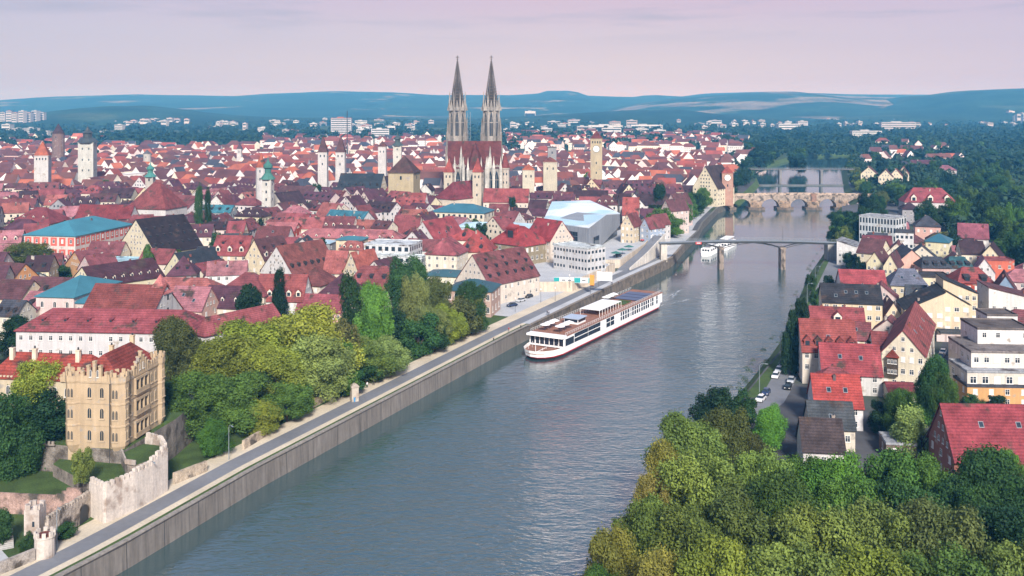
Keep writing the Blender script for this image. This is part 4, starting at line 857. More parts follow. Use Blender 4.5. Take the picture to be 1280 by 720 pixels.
# the long left wing with its own roof
g = MB(); g.box(-36, -12.0, 8, 19, -2, 11.2); g.box(-36, -12, 7.9, 7.99, 7.2, 7.5); ww_ = g.build('wing_wall', M['plaster'], vil, color=(.62, .52, .36))
g = MB(); roof_hip(g, 24.0, 11, 11.25, 4.6, .5, .4); g.v = [(x - 24, y + 13.5, z) for x, y, z in g.v]; wr_ = g.build('wing_roof', M['roof'], vil, color=(.28, .055, .04))
for x in (-33, -27.5, -17): link('chimney', ME['chimney'], wr_, (x, 12.0, 15.3), 0, (1.1, 1, 1.6), (.6, .5, .38))
for x in (-34, -31.2, -28.4, -25.6, -22.8, -20, -17.2, -14.4):
    for z in (2.4, 8.9): o = link('window', ME['arch'], ww_, (x, 7.88, z), 0, (1.0, 1, 2.0))
g = MB(); merlons(g, (-36, 8.0), (-30, 8.0), 11.5, 7, .5); merlons(g, (-20, 8.0), (-12.2, 8.0), 11.5, 9, .5); g.box(-36, -30, 7.8, 8.2, 11.2, 11.5); g.box(-20, -12.2, 7.8, 8.2, 11.2, 11.5); g.build('parapet', M['plaster'], vil, color=(.62, .52, .36))
stepped('stepped_gable', (-18.5, 7.7), (-14.5, 7.7), [12.5, 13.3, 14.2, 15.2, 14.2, 13.3, 12.5], 11.2, .4, vil)
vil.scale = (.94, .94, .95); claim(-98, 210, 60, 34, VT)
# terrace, bastion and garden walls
g = MB(); g.prism([(-130, 204), (-91, 199.5), (-76.2, 196.4), (-72.6, 216), (-72, 226), (-130, 234)], -.3, 8.0, 0, 1)
tag(g.build('villa_terrace', [M['rubble'], M['grass']], color=(.20, .175, .15)), 'raised terrace with rough stone front under the villa', None, None, 'structure')
g = MB(); merlons(g, (-116, 201.9), (-91, 199.1), 8.0, 30, .8, .3); g.hexa([(-116, 201.7, 8.01), (-91, 198.9, 8.01), (-91, 199.3, 8.01), (-116, 202.1, 8.01)], [(-116, 201.7, 8.2), (-91, 198.9, 8.2), (-91, 199.3, 8.2), (-116, 202.1, 8.2)])
tag(g.build('balustrade', M['stone'], color=(.30, .26, .22)), 'grey stone balustrade along the villa terrace', 'balustrade')
g = MB(); g.prism([(-77.3, 184.6), (-73.9, 182.3), (-71.4, 187), (-68.9, 196), (-73.5, 201), (-75.9, 196), (-90, 198.9), (-90, 196)], -.3, 5.4, 0, 1)
tag(g.build('bastion_platform', [M['rubble'], M['grass']], color=(.22, .19, .16)), 'green platform inside the crenellated bastion', None, None, 'structure')
g = MB(); g.prism([(-76.4, 195.6), (-73.2, 190.0), (-71.0, 189.3), (-69.4, 192), (-68.3, 196.2), (-70.6, 200), (-74, 201)], 5.0, 7.7, 0, 1); tag(g.build('upper_bastion_platform', [M['rubble'], M['grass']], color=(.24, .20, .17)), 'upper platform filling the tall end of the bastion', None, None, 'structure')
parapet('balustrade', [(-76.3, 195.4), (-73.3, 189.8), (-71.2, 189.1)], 7.7, 8.6, .3, 'grey balustrade on the upper bastion platform below the villa corner', M['stone'], (.40, .35, .30))
BW = [(-77.8, 184.8), (-73.9, 181.5), (-70.9, 187.0), (-69.3, 191.5), (-68.0, 196.2), (-70.4, 200.6), (-74.2, 203)]; BT = [6.3, 6.3, 6.5, 7.2, 8.5, 8.5, 8.5]
def wall_run(name, pts, tops, t, label, m, col, crenel=0, base=-.3, h=.9, cat='wall', close=0):
    g = MB()
    for i in range(len(pts) - 1):
        a, b = Vector(pts[i]), Vector(pts[i + 1]); d = (b - a).normalized(); n = Vector((-d.y, d.x)) * t / 2
        za, zb = (tops[i], tops[i + 1]); st = max(1, int(abs(zb - za) / .4))
        for j in range(st):
            p, q = a.lerp(b, j / st) - d * (.05 if j == 0 and i else 0), a.lerp(b, (j + 1) / st) + d * (t * .3 if j == st - 1 and i < len(pts) - 2 else 0); z = za + (zb - za) * (j + .5) / st + .002 * i
            g.hexa([(*(p - n), base), (*(q - n), base), (*(q + n), base), (*(p + n), base)], [(*(p - n), z), (*(q - n), z), (*(q + n), z), (*(p + n), z)])
            if crenel: merlons(g, p, q, z, max(1, round((q - p).length / crenel)), h, t * .8)
    return tag(g.build(name, m, color=col), label, cat)
wall_run('bastion_wall', BW, BT, .8, 'pale crenellated bastion wall stepping up beside the gravel path', M['stone'], (.60, .53, .46), 1.1)
wall_run('garden_wall', [(-77.9, 184), (-78.9, 177.5), (-79.8, 171.5)], [4.2, 4.5, 4.8], .7, 'rough stone garden wall with balustrade and dark arched gate', M['rubble'], (.40, .34, .28), .8, h=.6)
gd = MB(); arc = [(1.3 * math.cos(math.pi * k / 8), 1.9 + 1.3 * math.sin(math.pi * k / 8)) for k in range(9)]; pr = [(1.3, 0)] + arc + [(-1.3, 0)]
gd.add([(x, -.05, z) for x, z in pr], [tuple(range(len(pr)))[::-1]])
tag(gd.build('arched_gate', M['dark'], None, (-77.75, 181.6, .02), math.atan2(6.5, 1.0)), 'dark arched gate opening in the garden wall below the bastion', 'gate')
tw = tag(empty('wall_tower', (-82.3, 172.6, 0)), 'square crenellated stone gate tower at the end of the garden wall', 'tower'); g = MB(); g.box(-1.3, 1.3, -1.3, 1.3, -.2, 6.4)
for a, b in (((-1.3, -1.1), (1.3, -1.1)), ((1.1, -1.3), (1.1, 1.3)), ((-1.3, 1.1), (1.3, 1.1)), ((-1.1, -1.3), (-1.1, 1.3))): merlons(g, a, b, 6.4, 2, .8, .4)
g.build('wall', M['stone'], tw, color=(.46, .40, .35)); link('window', ME['dark'], tw, (.3, -1.32, 4), 0, (.4, 1, .9))
tw = tag(empty('wall_turret', (-78.6, 168.2, 0)), 'low round crenellated turret at the corner by the gravel path', 'turret'); g = MB(); g.ring(0, 0, [(1.65, -.2), (1.6, 3.2), (1.75, 3.3), (1.75, 3.5)], 16)
for k in range(8): a = k * math.pi / 4; merlons(g, (1.6 * math.cos(a), 1.6 * math.sin(a)), (1.6 * math.cos(a + .7), 1.6 * math.sin(a + .7)), 3.5, 1, .8, .35)
g.build('wall', M['stone'], tw, color=(.52, .46, .40)); MB().ring(0, 0, [(1.3, 3.5), (1.2, 3.7)], 12).build('roof', M['roof'], tw, color=(.16, .05, .04))
wall_run('low_wall', [(-79.6, 166.6), (-83.5, 160.5), (-92, 148)], [2.0, 1.9, 1.9], .6, 'low grey stone wall running from the round turret out of view', M['rubble'], (.36, .32, .28))
g = MB(); g.prism([(-112, 188), (-79.5, 185.0), (-79.5, 196), (-90.5, 198.5), (-115, 201)], -.3, 3.0, 0, 1); tag(g.build('garden_lawn', [M['rubble'], M['grass']], color=(.18, .16, .14)), 'walled lawn below the villa terrace', None, None, 'structure')
wall_run('lawn_wall', [(-112, 187.7), (-84, 184.6), (-82, 184.4), (-79.2, 184.2)], [3.8, 3.8, 4.9, 5.6], .4, 'grey wall with reddish top along the sunken lawn', M['rubble'], (.36, .24, .20))
st = tag(empty('garden_steps', (-86.5, 170.5, 0), .5), 'pale stone garden steps left of the square gate tower', 'steps'); g = MB()
for k in range(11): g.box(-1.4, 1.4, k * .34, (k + 1) * .34, 0, .18 * (k + 1))
g.build('flight', M['stone'], st, color=(.36, .35, .33))
MB().prism([(-95, 160), (-84.2, 160.6), (-83, 166), (-88, 171.5), (-93, 170)], .0, .02).build('garden_path', M['paving'])
tag(bpy.data.objects['garden_path'], 'pale garden path by the steps', None, None, 'structure')
# park wall pieces along the gravel path
for (p0, p1, zt, lab) in ((P(217, 605)[:2], P(258, 589)[:2], 2.2, 'brown stone park wall joining the bastion'), (P(304, 562)[:2], P(332, 545)[:2], 2.0, 'cream stone park wall half hidden below the yellow trees'), (P(390, 510)[:2], P(426, 490)[:2], 2.0, 'short cream stone park wall before the gate pillars')):
    wall_run('park_wall', [p0, p1], [zt, zt], .6, lab, M['rubble'], (.44, .36, .27))
for k, (px, py) in enumerate(((434, 498), (463, 499))):
    x, y, _ = P(px - 20, py + 2); r = tag(empty('gate_pillar', (x, y, 0), .4), ('left' if k == 0 else 'right') + ' cream stone gate pillar at the park entrance by the road', 'pillar'); g = MB(); g.box(-.9, .9, -.9, .9, 0, 3.6); g.build('shaft', M['stone'], r, color=(.45, .40, .33)); MB().ring(0, 0, [(1.5, 3.6), (1.45, 3.9), (.2, 4.6)], 4, 0, math.pi / 4).build('cap', M['stone'], r, color=(.35, .3, .25))

# ------------------------------------------------------------------ river cruise ship
SA, SBp = Vector((16.2, 318)), Vector((59.6, 395)); sd = (SBp - SA).normalized(); sth = math.atan2(sd.y, sd.x); SL = (SBp - SA).length
sh = tag(empty('cruise_ship', (*(SA + Vector((-sd.y, sd.x)) * 6.4), WZ), sth), 'long white river cruise ship with dark cabin windows mooring by the quay', 'ship'); LAND['the white cruise ship'] = (36, 358)
# local: x from the bow shoulder (0) to the stern (SL), y from -6.4 (river side) to 6.4 (quay side), z over the water
M['hull_dark'] = mat('hull_dark', (.055, .012, .016), .5, .1); M['teak'] = mat('deck_boards', (.25, .12, .08), .8, .2, .6, fine=.15)
bow = [(0, -6.4), (-4.5, -5.4), (-7.2, -3.6), (-8.6, -1.2), (-8.6, 1.2), (-7.2, 3.6), (-4.5, 5.4), (0, 6.4)]
plan = bow + [(SL - 3, 6.4), (SL, 5.6), (SL, -5.6), (SL - 3, -6.4)]
def offp(pl, k): return [((x - SL / 2) * (1 - k * .4) + SL / 2, y * (1 - k)) for x, y in pl]
g = MB(); low = offp(plan, .10); n = len(plan); rr = [[(x, y, -1.0) for x, y in offp(plan, .2)], [(x, y, .55) for x, y in offp(plan, .06)], [(x, y, .56) for x, y in offp(plan, .06)], [(x, y, 1.0) for x, y in offp(plan, .03)], [(x, y, 2.4 if x > 2 else 3.0) for x, y in plan]]
vs = [p for r in rr for p in r]; g.add(vs, [(j * n + i, (j + 1) * n + i, (j + 1) * n + (i + 1) % n, j * n + (i + 1) % n)[::1] for j in (0,) for i in range(n)], 1); b0 = 0
g.f += [(j * n + i, (j + 1) * n + i, (j + 1) * n + (i + 1) % n, j * n + (i + 1) % n) for j in (1,) for i in range(n)]; g.m += [1] * n
g.f += [(2 * n + i, 3 * n + i, 3 * n + (i + 1) % n, 2 * n + (i + 1) % n) for i in range(n)]; g.m += [2] * n
g.f += [(3 * n + i, 4 * n + i, 4 * n + (i + 1) % n, 3 * n + (i + 1) % n) for i in range(n)]; g.m += [0] * n
hull = g.build('hull', [M['white'], M['hull_dark'], M['redp']], sh)
g = MB(); g.prism([(x * .97, y * .95) for x, y in plan], 1.9, 2.1); g.build('main_deck', M['teak'], sh)
g = MB(); g.box(1.2, SL - .6, -6.3, 6.3, 2.41, 6.0); sup = g.build('superstructure', M['white'], sh)
g = MB(); g.box(1.1, SL - .3, -6.45, 6.45, 6.0, 6.25); g.box(1.1, 12, -6.46, 6.46, 6.26, 6.34); g.build('sun_deck', M['teak'], sh)
g = MB(); g.box(-.6, 2.6, -6.5, 6.5, 5.75, 6.4); g.build('bow_canopy', M['white'], sh)
g = MB(); g.box(-7.9, .4, -.12, .12, 2.1, 2.2); [g.tube((x, s * 4.6 * (1 if x > -4 else .55), 3.0), (x, s * 4.6 * (1 if x > -4 else .55), 3.9), .05, .05, 4) for x in (-6.6, -4, -2, 0) for s in (-1, 1)]; g.tube((-6.5, 0, 2.1), (-6.5, 0, 6.2), .1, .06, 5); g.build('bow_mast', M['white'], sh)
M['ship_glass'] = mat('ship_glass', (.016, .02, .03), .1, .1, .5, spec=.6)
def pane(x0, x1, z0, z1, y=-6.32): 
    q = MB(); q.box(-.5, .5, -.012, 0, -.5, .5); return q
PANE = MB().box(-.5, .5, -.02, 0, -.5, .5).mesh('ship_window', [M['ship_glass']])
def sw(x0, x1, z0, z1, side=-1): link('window', PANE, sup, ((x0 + x1) / 2, side * 6.3, (z0 + z1) / 2), 0 if side < 0 else math.pi, (x1 - x0, 1, z1 - z0))
for x0, x1 in ((2, 8.2), (8.6, 19), (19.2, 29)):
    for z0, z1 in (((2.7, 5.2),) if x1 < 9 else ((2.6, 4.15), (4.4, 5.75))): sw(x0, x1, z0, z1); sw(x0, x1, z0, z1, 1)
for x0 in (34, 37.6): sw(x0, x0 + 3.2, 2.7, 4.2); sw(x0, x0 + 3.2, 4.45, 5.7)
k = 0
for i in range(17):
    x = 46.2 + i * 2.2
    if i in (15,): continue
    if x > SL - 4: break
    for z0, z1 in ((2.75, 4.15), (4.4, 5.75)): sw(x, x + 1.5, z0, z1); sw(x, x + 1.5, z0, z1, 1)
for i in range(7):
    y = -5.2 + i * 1.73; o = link('window', PANE, sup, (1.18, y, 4.2), -math.pi / 2, (1.45, 1, 2.4))
g = MB()
for i in range(4): g.box(45.9 + i * 9.6, 46.1 + i * 9.6, -6.42, -6.3, 2.5, 6.0)
g.build('pilaster', M['white'], sup)
wh = MB(); wh.box(19, 25, -2.6, 2.6, 6.26, 8.0); wheel = wh.build('wheelhouse', M['white'], sh); MB().box(18.6, 25.4, -3, 3, 8.0, 8.25).build('wheelhouse_roof', M['paint'], wheel, color=(.35, .42, .52)); MB().box(18.9, 18.99, -2.4, 2.4, 6.9, 7.8).build('window', M['ship_glass'], wheel); MB().box(19.2, 24.8, -2.66, -2.61, 6.9, 7.8).build('window', M['ship_glass'], wheel)
for (x0, x1, y0, y1) in ((34, 53, -3.8, 3.8),):
    g = MB(); g.hexa([(x0, y0, 8.35), (x1, y0, 8.35), (x1, y1, 8.35), (x0, y1, 8.35)], [(x0, y0, 8.5), (x1, y0, 8.5), (x1, y1, 8.5), (x0, y1, 8.5)]); aw = g.build('awning', M['white'], sh)
    g = MB()
    for k in range(9):
        for y in (y0 + .1, y1 - .1): g.tube((x0 + (x1 - x0) * k / 8, y, 6.25), (x0 + (x1 - x0) * k / 8, y, 8.35), .08, .08, 5)
    g.build('awning_post', M['white'], aw)
MB().box(57, 64, -3.0, 1.5, 6.26, 6.6).build('herb_garden', M['grass'], sh)
for x0 in (66, 71.5, 77): MB().hexa([(x0, -5, 6.5), (x0 + 4.8, -5, 6.5), (x0 + 4.8, 5, 6.5), (x0, 5, 6.5)], [(x0, -5, 6.56), (x0 + 4.8, -5, 6.56), (x0 + 4.8, 5, 6.56), (x0, 5, 6.56)]).build('solar_panel', M['paint'], sh, color=(.07, .09, .16))
g = MB(); xs_ = np.arange(2, SL - .5, 1.6)
for y in (-6.3, 6.3):
    for a, b in zip(xs_, xs_[1:]): g.tube((a, y, 6.25), (a, y, 7.25), .035, .035, 4); g.tube((a, y, 7.25), (b, y, 7.25), .04, .04, 4); g.tube((a, y, 6.75), (b, y, 6.75), .025, .025, 4)
g.build('railing', M['white'], sh)
def umbrella_mesh():
    g = MB(); g.ring(0, 0, [(1.75, 2.1), (1.7, 2.15), (.06, 2.75)], 8); return g.mesh('parasol', [M['white']])
UM = umbrella_mesh(); UP = MB().tube((0, 0, 0), (0, 0, 2.6), .05, .04, 5).mesh('pole', [M['dark']])
for i, (x, y) in enumerate(((5, 2.6), (8.4, 2.6), (11.8, 2.6), (5, -2.8), (8.4, -2.8), (11.8, -2.8), (57, 4), (60.5, 4), (64, 4))):
    w3 = Matrix.Rotation(sth, 4, 'Z') @ Vector((x, y, 6.35)); o = empty('parasol', (sh.location.x + w3.x, sh.location.y + w3.y, WZ + 6.35), sth)
    link('canopy', UM, o); link('pole', UP, o)
    tag(o, ('%s white parasol in the %s row on the %s of the cruise ship' % (('first', 'second', 'third')[i % 3], ('quay side', 'river side', 'quay side')[i // 3], ('front deck', 'front deck', 'rear deck')[i // 3])), 'parasol', 'parasols on the ship deck')
# white moored boats seen end-on beyond the footbridge
for i, (px, y, ln, lab) in enumerate(((888, 540, 26, 'white double deck excursion boat moored beyond the footbridge'), (908, 560, 24, 'second white excursion boat lying outside the moored one'))):
    x = (px - 640) * y / F; r = tag(empty('excursion_boat', (x, y, WZ), R_(64)), lab, 'boat'); L2 = ln / 2
    g = MB(); g.prism([(-L2, -1.4), (-L2 + 4, -2.9), (L2, -2.9), (L2, 2.9), (-L2 + 4, 2.9), (-L2, 1.4)], -.6, 1.5); g.build('hull', M['white'], r)
    g = MB(); g.box(-L2 + 3.5, L2 - 1, -2.6, 2.6, 1.52, 3.6); c = g.build('cabin', M['white'], r)
    for k in range(5):
        for s in (-1, 1): link('window', PANE, c, (-L2 + 6 + k * 4, s * 2.6, 2.7), 0 if s < 0 else math.pi, (2.4, 1, 1.1))
    for y2 in (-1.4, 0, 1.4): link('window', PANE, c, (-L2 + 3.5, y2, 2.7), -math.pi / 2, (1.1, 1, 1.1))
    g = MB(); g.box(-L2 + 6, L2 - 3, -2.4, 2.4, 5.4, 5.6)
    for k in range(5):
        for s in (-1, 1): g.tube((-L2 + 6.2 + k * (ln - 10) / 4.2, s * 2.2, 3.6), (-L2 + 6.2 + k * (ln - 10) / 4.2, s * 2.2, 5.4), .07, .07, 4)
    g.build('upper_canopy', M['white'], r)

# wake behind the stern: broken foam on the water
wm = bpy.data.materials.new('wake_foam'); wm.use_nodes = True; t_ = wm.node_tree; b_ = t_.nodes['Principled BSDF']; b_.inputs['Base Color'].default_value = (.75, .78, .80, 1); b_.inputs['Roughness'].default_value = .5
tn = t_.nodes.new('ShaderNodeTexCoord'); mpw = t_.nodes.new('ShaderNodeMapping'); mpw.inputs['Scale'].default_value = (.16, 1.1, 1); t_.links.new(tn.outputs['Object'], mpw.inputs[0]); nw = t_.nodes.new('ShaderNodeTexNoise'); nw.inputs['Scale'].default_value = .8; nw.inputs['Detail'].default_value = 5; nw.inputs['Distortion'].default_value = 1.2; t_.links.new(mpw.outputs[0], nw.inputs['Vector'])
rw = t_.nodes.new('ShaderNodeMapRange'); rw.inputs[1].default_value = .5; rw.inputs[2].default_value = .72; rw.inputs[4].default_value = .55; t_.links.new(nw.outputs[0], rw.inputs[0]); t_.links.new(rw.outputs[0], b_.inputs['Alpha'])
for s0, w0, a0, n0, nm in ((0, 11, 0.0, 22, 'foam trail spreading from the cruise ship stern'), (3, 2.2, .30, 34, 'outer foam line curling away from the ship stern'), (-3, 1.8, -.16, 26, 'inner foam line along the quay behind the ship')):
    g = MB(); V_ = []
    for i in range(n0):
        l = 1 + i * 1.9; yy_ = -s0 - math.sin(a0) * l * (1 + l * .004); ww_2 = w0 * (.4 + .6 * min(1, l / 14)) * max(.15, 1 - l / (n0 * 2)); V_ += [(SL + l, yy_ - ww_2 / 2, .03), (SL + l, yy_ + ww_2 / 2, .03)]
    g.add(V_, [(2 * i, 2 * i + 2, 2 * i + 3, 2 * i + 1) for i in range(n0 - 1)]); o = g.build('wake', wm, None, (sh.location.x, sh.location.y, WZ), sth); tag(o, nm, None, None, 'stuff')
# ------------------------------------------------------------------ left bank: houses set one by one, near to far
# label, left column and row of the front eave, right column, turn, eave height, depth, roof, ridge height, colours ...
H('long white three storey building with red roof behind the villa', 20, 414, 246, -4, 12, 15, 'hip', 5.2, 'red', 'white', name='long_white_building', cat='building', fl=3, nf=18, ns=5, sky=0, ch=0, hipk=.9, fine=True, blind=0, dorm=[(7, 'tile_shed', .42, 1.0)], rcol=(0.274, 0.056, 0.046)); LAND['the long white building'] = (-115, 285)
H('right wing of white building with skylights in its pink red roof', 246, 419, 256, -36, 12, 27, 'hipy', 5.0, 'pink', 'white', name='white_wing', cat='building', fl=3, nf=2, ns=9, sky=6, ch=0, rcol=(0.311, 0.074, 0.059), keep=False)
nr = H('steep red brown church nave roof beside the pink capped belfry', 96, 401, 186, -8, 9, 22, 'x', 9.5, 'red-brown', 'white', name='church_nave', cat='church', fl=1, nf=5, ns=3, ch=0, rcol=(0.192, 0.050, 0.030)); LAND['the red-brown nave roof'] = (-125, 320)
H('pale pink villa with teal hipped roof left of church nave', 45, 371, 92, -8, 11, 30, 'hip', 5, 'teal', 'pale pink', name='teal_roofed_house', fl=2, nf=3, ns=6, metal=True, win='arch', ww=1.2, wh=2.1, rcol=(0.031, 0.184, 0.258)); LAND['the teal-roofed pink villa'] = (-165, 345)
H('pink fronted side range with teal roof beside the teal villa', 92, 379, 150, -8, 9, 16, 'hip', 4, 'teal', 'pale pink', name='teal_roofed_house', fl=2, nf=4, ns=2, metal=True, rcol=(0.024, 0.150, 0.224))
H('small white block with flat pale roof beside the belfry', 150, 366, 193, -8, 11, 11, 'flat', 0, 'pale blue', 'white', name='white_block', fl=2, nf=3, ns=2, ch=0)
E = H('long red and white palace wing with teal roof left of the black roofed hall', 30, 294, 94, -11, 16, 46, 'hipy', 5.6, 'teal', 'white', name='red_white_palace', cat='palace', fl=3, nf=6, ns=12, metal=True, rcol=(0.027, 0.190, 0.272), wcol=(0.720, 0.640, 0.580), hipk=1.0, ch=1, ww=1.1, wh=1.8); LAND['the red and white palace'] = (-205, 485)
EA = P(30, 294, 16)
def palace_panels(root, w, d, z, floors, nf, ns):
    for i in range(floors):
        for k in range(nf): s_ = w / nf; link('panel', PP, root, (-w / 2 + s_ * (k + .5), -d / 2 - .004, z * (i + .52) / floors), 0, (s_ * .74, 1, z / floors * .72))
        for k in range(ns): s_ = d / ns; link('panel', PP, root, (w / 2 + .004, -d / 2 + s_ * (k + .5), z * (i + .52) / floors), math.pi / 2, (s_ * .74, 1, z / floors * .72))
M['redwash'] = mat('red_limewash', (.56, .12, .085), .9, .12, .3, streak=.15)
PP = MB().box(-.5, .5, 0, .006, -.5, .5).mesh('wall_panel', [M['redwash']])
_wd = [c for c in E.children if c.name.startswith('wall')][0].dimensions
xs0 = [v.co for v in [c for c in E.children if c.name.startswith('wall')][0].data.vertices]; pw, pd = max(v.x for v in xs0) * 2, max(v.y for v in xs0) * 2
palace_panels(E, pw, pd, 16, 3, 6, 12)
Fh = H('steep black roofed hall with tall cream gable and rows of tiny dormers', 146, 311, 195, -32, 8, 27, 'y', 14.5, 'black', 'cream', name='black_roofed_hall', cat='hall', fl=1, nf=4, side=0, ch=0, rcol=(0.030, 0.020, 0.022), wcol=(0.740, 0.660, 0.480), dorm=[(7, 'dark_shed', .2, 1.0, 'r'), (7, 'dark_shed', .45, 1.0, 'r'), (6, 'dark_shed', .68, .9, 'r')]); LAND['the black-roofed hall'] = (-180, 490)
G_ = H('white walled church with great red pyramid roof', 158, 261, 207, -14, 16, 22, 'pyr', 15, 'red-brown', 'white', name='pyramid_church', cat='church', fl=1, nf=4, ns=4, win='arch', ww=1.4, wh=3, ch=0, rcol=(0.222, 0.053, 0.037)); LAND['the red pyramid church'] = (-190, 580)
H('long nave behind the red pyramid roof church', 206, 262, 232, -30, 12, 22, 'x', 8, 'red-brown', 'white', ch=0, fl=1, nf=3)
H('long dark brown roof with a row of dormers and cream gable', 88, 352, 118, -38, 6.5, 30, 'y', 6.5, 'dark brown', 'pale yellow', fl=1, nf=2, ns=6, dorm=[(8, 'gable', .25, 1.2, 'r')], ch=1, gw=True, rcol=(0.070, 0.028, 0.028))
H('red roofed long house with cream gable before the black hall', 172, 328, 210, -14, 6, 11, 'x', 5.5, 'red', 'cream', nf=5, ns=2, fl=1, ch=1, sky=0)
H('cream gabled house with dark slate roof below the black hall', 206, 336, 232, -30, 6, 22, 'y', 7, 'slate', 'pale yellow', fl=1, nf=3, ns=3, ch=1, rcol=(0.030, 0.036, 0.045))
H('red roof with cream gable and white dormers below slate roof', 232, 343, 258, -34, 5, 14, 'y', 5, 'red', 'cream', fl=1, nf=2, ns=3, dorm=[(3, 'gable', .25, 1.3, 'r')])
H('wide orange red roof behind the belfry', 168, 372, 272, -6, 8, 16, 'hip', 6, 'orange', 'cream', nf=8, ns=3, dorm=[(3, 'tile_shed', .35, 1.2)], ch=2)
H('broad red tiled roof left of the poplar by the park', 268, 369, 330, -10, 8.5, 17, 'hip', 7, 'red', 'cream', nf=6, ns=3, ch=1)
H('pink tiled roof with pink chimney near the belfry', 208, 386, 252, -12, 8, 12, 'x', 6.5, 'pink', 'pink', nf=4, ns=2, sky=2, ch=1)
H('dark wine coloured roof with two small dormers beside the pink roof', 250, 383, 300, -12, 7, 13, 'x', 6, 'purple-brown', 'pale blue' if False else 'cream', nf=4, ns=2, dorm=[(3, 'gable', .3, 1.2)], ch=1)
H('cream hotel with red roof and three white gabled dormers', 264, 318, 308, -8, 10, 13, 'x', 7.5, 'red', 'yellow', name='hotel', cat='hotel', fl=3, nf=5, ns=3, dorm=[(3, 'gable', .18, 2.0), (2, 'tile_shed', .55, 1.5)], ch=1, fine=False, rcol=(0.266, 0.056, 0.041), wcol=(0.734, 0.615, 0.461)); LAND['the cream hotel'] = (-130, 425)
H('cream gable house with brown roof and white dormers beside the hotel', 306, 322, 330, -30, 10, 17, 'y', 8, 'brown', 'yellow', fl=3, nf=3, ns=4, dorm=[(4, 'gable', .15, 1.9, 'r'), (3, 'tile_shed', .5, 1.3, 'r')])
H('white gabled house with patched red brown roof and dark dormers', 326, 338, 366, -33, 7.5, 26, 'y', 10.5, 'red-brown', 'white', fl=2, nf=4, ns=5, dorm=[(7, 'dark_gable', .22, 1.3, 'r')], ch=2, rcol=(0.207, 0.063, 0.037)); LAND['the patched-roof white gable'] = (-95, 405)
H('orange roofed house with sharp cream gable', 428, 342, 450, -36, 7, 13, 'y', 9, 'orange', 'pale yellow', fl=2, nf=3, side=0, ch=1, rcol=(0.355, 0.089, 0.044))
H('orange tiled slope left of the sharp cream gable', 404, 340, 430, -8, 6.5, 11, 'x', 8, 'orange', 'cream', nf=3, ch=1)
H('dark brown hipped roof beside the orange roof', 394, 372, 438, -16, 6, 16, 'hip', 8, 'purple-brown', 'cream', nf=3, ns=2, ch=1)
H('brown hipped roof with little cream gable before dark roof', 368, 356, 400, -20, 7, 14, 'hip', 6.5, 'red-brown', 'cream', nf=3, ns=2, ch=1, rcol=(0.170, 0.056, 0.037))
H('white house with red roof and four white gabled dormers near the park', 318, 375, 378, -5, 7, 13, 'x', 8, 'red', 'white', fl=2, nf=7, ns=3, dorm=[(5, 'gable', .17, 1.8)], ch=1, rcol=(0.266, 0.063, 0.041)); LAND['the dormered white house'] = (-85, 345)
H('low red roofed range with tall cream chimney by the park trees', 370, 388, 426, -10, 4, 9, 'x', 5, 'pink', 'pink', fl=1, nf=8, ch=1, rcol=(0.281, 0.063, 0.056))
H('hipped red brown roof with two rows of dark dormers', 428, 364, 492, -10, 6, 17, 'hip', 8.5, 'red-brown', 'cream', fl=1, nf=6, ns=3, dorm=[(4, 'tile_shed', .18, 1.5), (3, 'dark_shed', .5, 1.4)], ch=0, hipk=.6, rcol=(0.237, 0.063, 0.046)); LAND['the dormered hipped roof'] = (-50, 390)
H('small white gabled house with purple red roof before modern block', 452, 342, 484, -28, 7, 15, 'y', 5.5, 'purple-brown', 'white', fl=2, nf=3, ns=3, sky=3, ch=1)
mo = H('white modern block with large glazed bays', 455, 306, 512, -14, 13, 17, 'flat', 0, 'white', 'white', name='modern_block', cat='office block', fl=4, nf=7, ns=6, ch=0, ww=2.6, wh=1.9, win='dark', wcol=(0.700, 0.720, 0.730), rcol=(0.620, 0.660, 0.680)); LAND['the white modern block'] = (-60, 415)
H('low white flat annex stepping down from the modern block', 470, 320, 527, -14, 9.5, 6, 'flat', 0, 'white', 'white', name='modern_annex', cat='office block', fl=3, nf=8, ns=3, ch=0, ww=2.2, wh=1.5, win='dark', wcol=(0.720, 0.740, 0.750), keep=False)
H('yellow house with teal flat top and orange tiled mansard', 424, 312, 452, -12, 10, 11, 'hip', 3.5, 'orange', 'yellow', fl=3, nf=4, ns=2, hipk=.4, dorm=[(3, 'gable', .2, 1.4)], ch=0)
H('teal flat roofed house behind yellow one', 420, 300, 452, -10, 12, 10, 'hip', 1.5, 'teal', 'yellow', metal=True, fl=2, nf=3, ch=0)
H('low pale blue glazed roof between salmon roofs', 384, 304, 412, -10, 9, 9, 'hip', 1.5, 'pale blue', 'grey', metal=True, fl=2, nf=3, ch=0)
H('very long low salmon roof with glazed dormers', 370, 297, 500, -8, 10, 12, 'hip', 4, 'pink', 'pink', fl=2, nf=12, ch=0, dorm=[(8, 'gable', .12, 1.2)], rcol=(0.385, 0.126, 0.096)); LAND['the long salmon roof'] = (-85, 455)
H('pale salmon roof with red attic windows', 330, 288, 368, -6, 11, 12, 'x', 3.5, 'pink', 'red', fl=2, nf=5, ns=2, ch=0, rcol=(0.385, 0.126, 0.096))
H('bright orange red roof behind salmon one', 355, 285, 402, -6, 11, 12, 'x', 5, 'orange', 'cream', nf=5, ch=1, rcol=(0.340, 0.089, 0.063))
H('brown roofed row with four white dormers', 402, 285, 440, -8, 11, 12, 'x', 5.5, 'red-brown', 'cream', nf=5, dorm=[(4, 'gable', .2, 1.4)], ch=1)
H('orange roof with white parapet gable', 438, 289, 466, -14, 9, 12, 'x', 5.5, 'orange', 'white', nf=4, ns=2, ch=1)
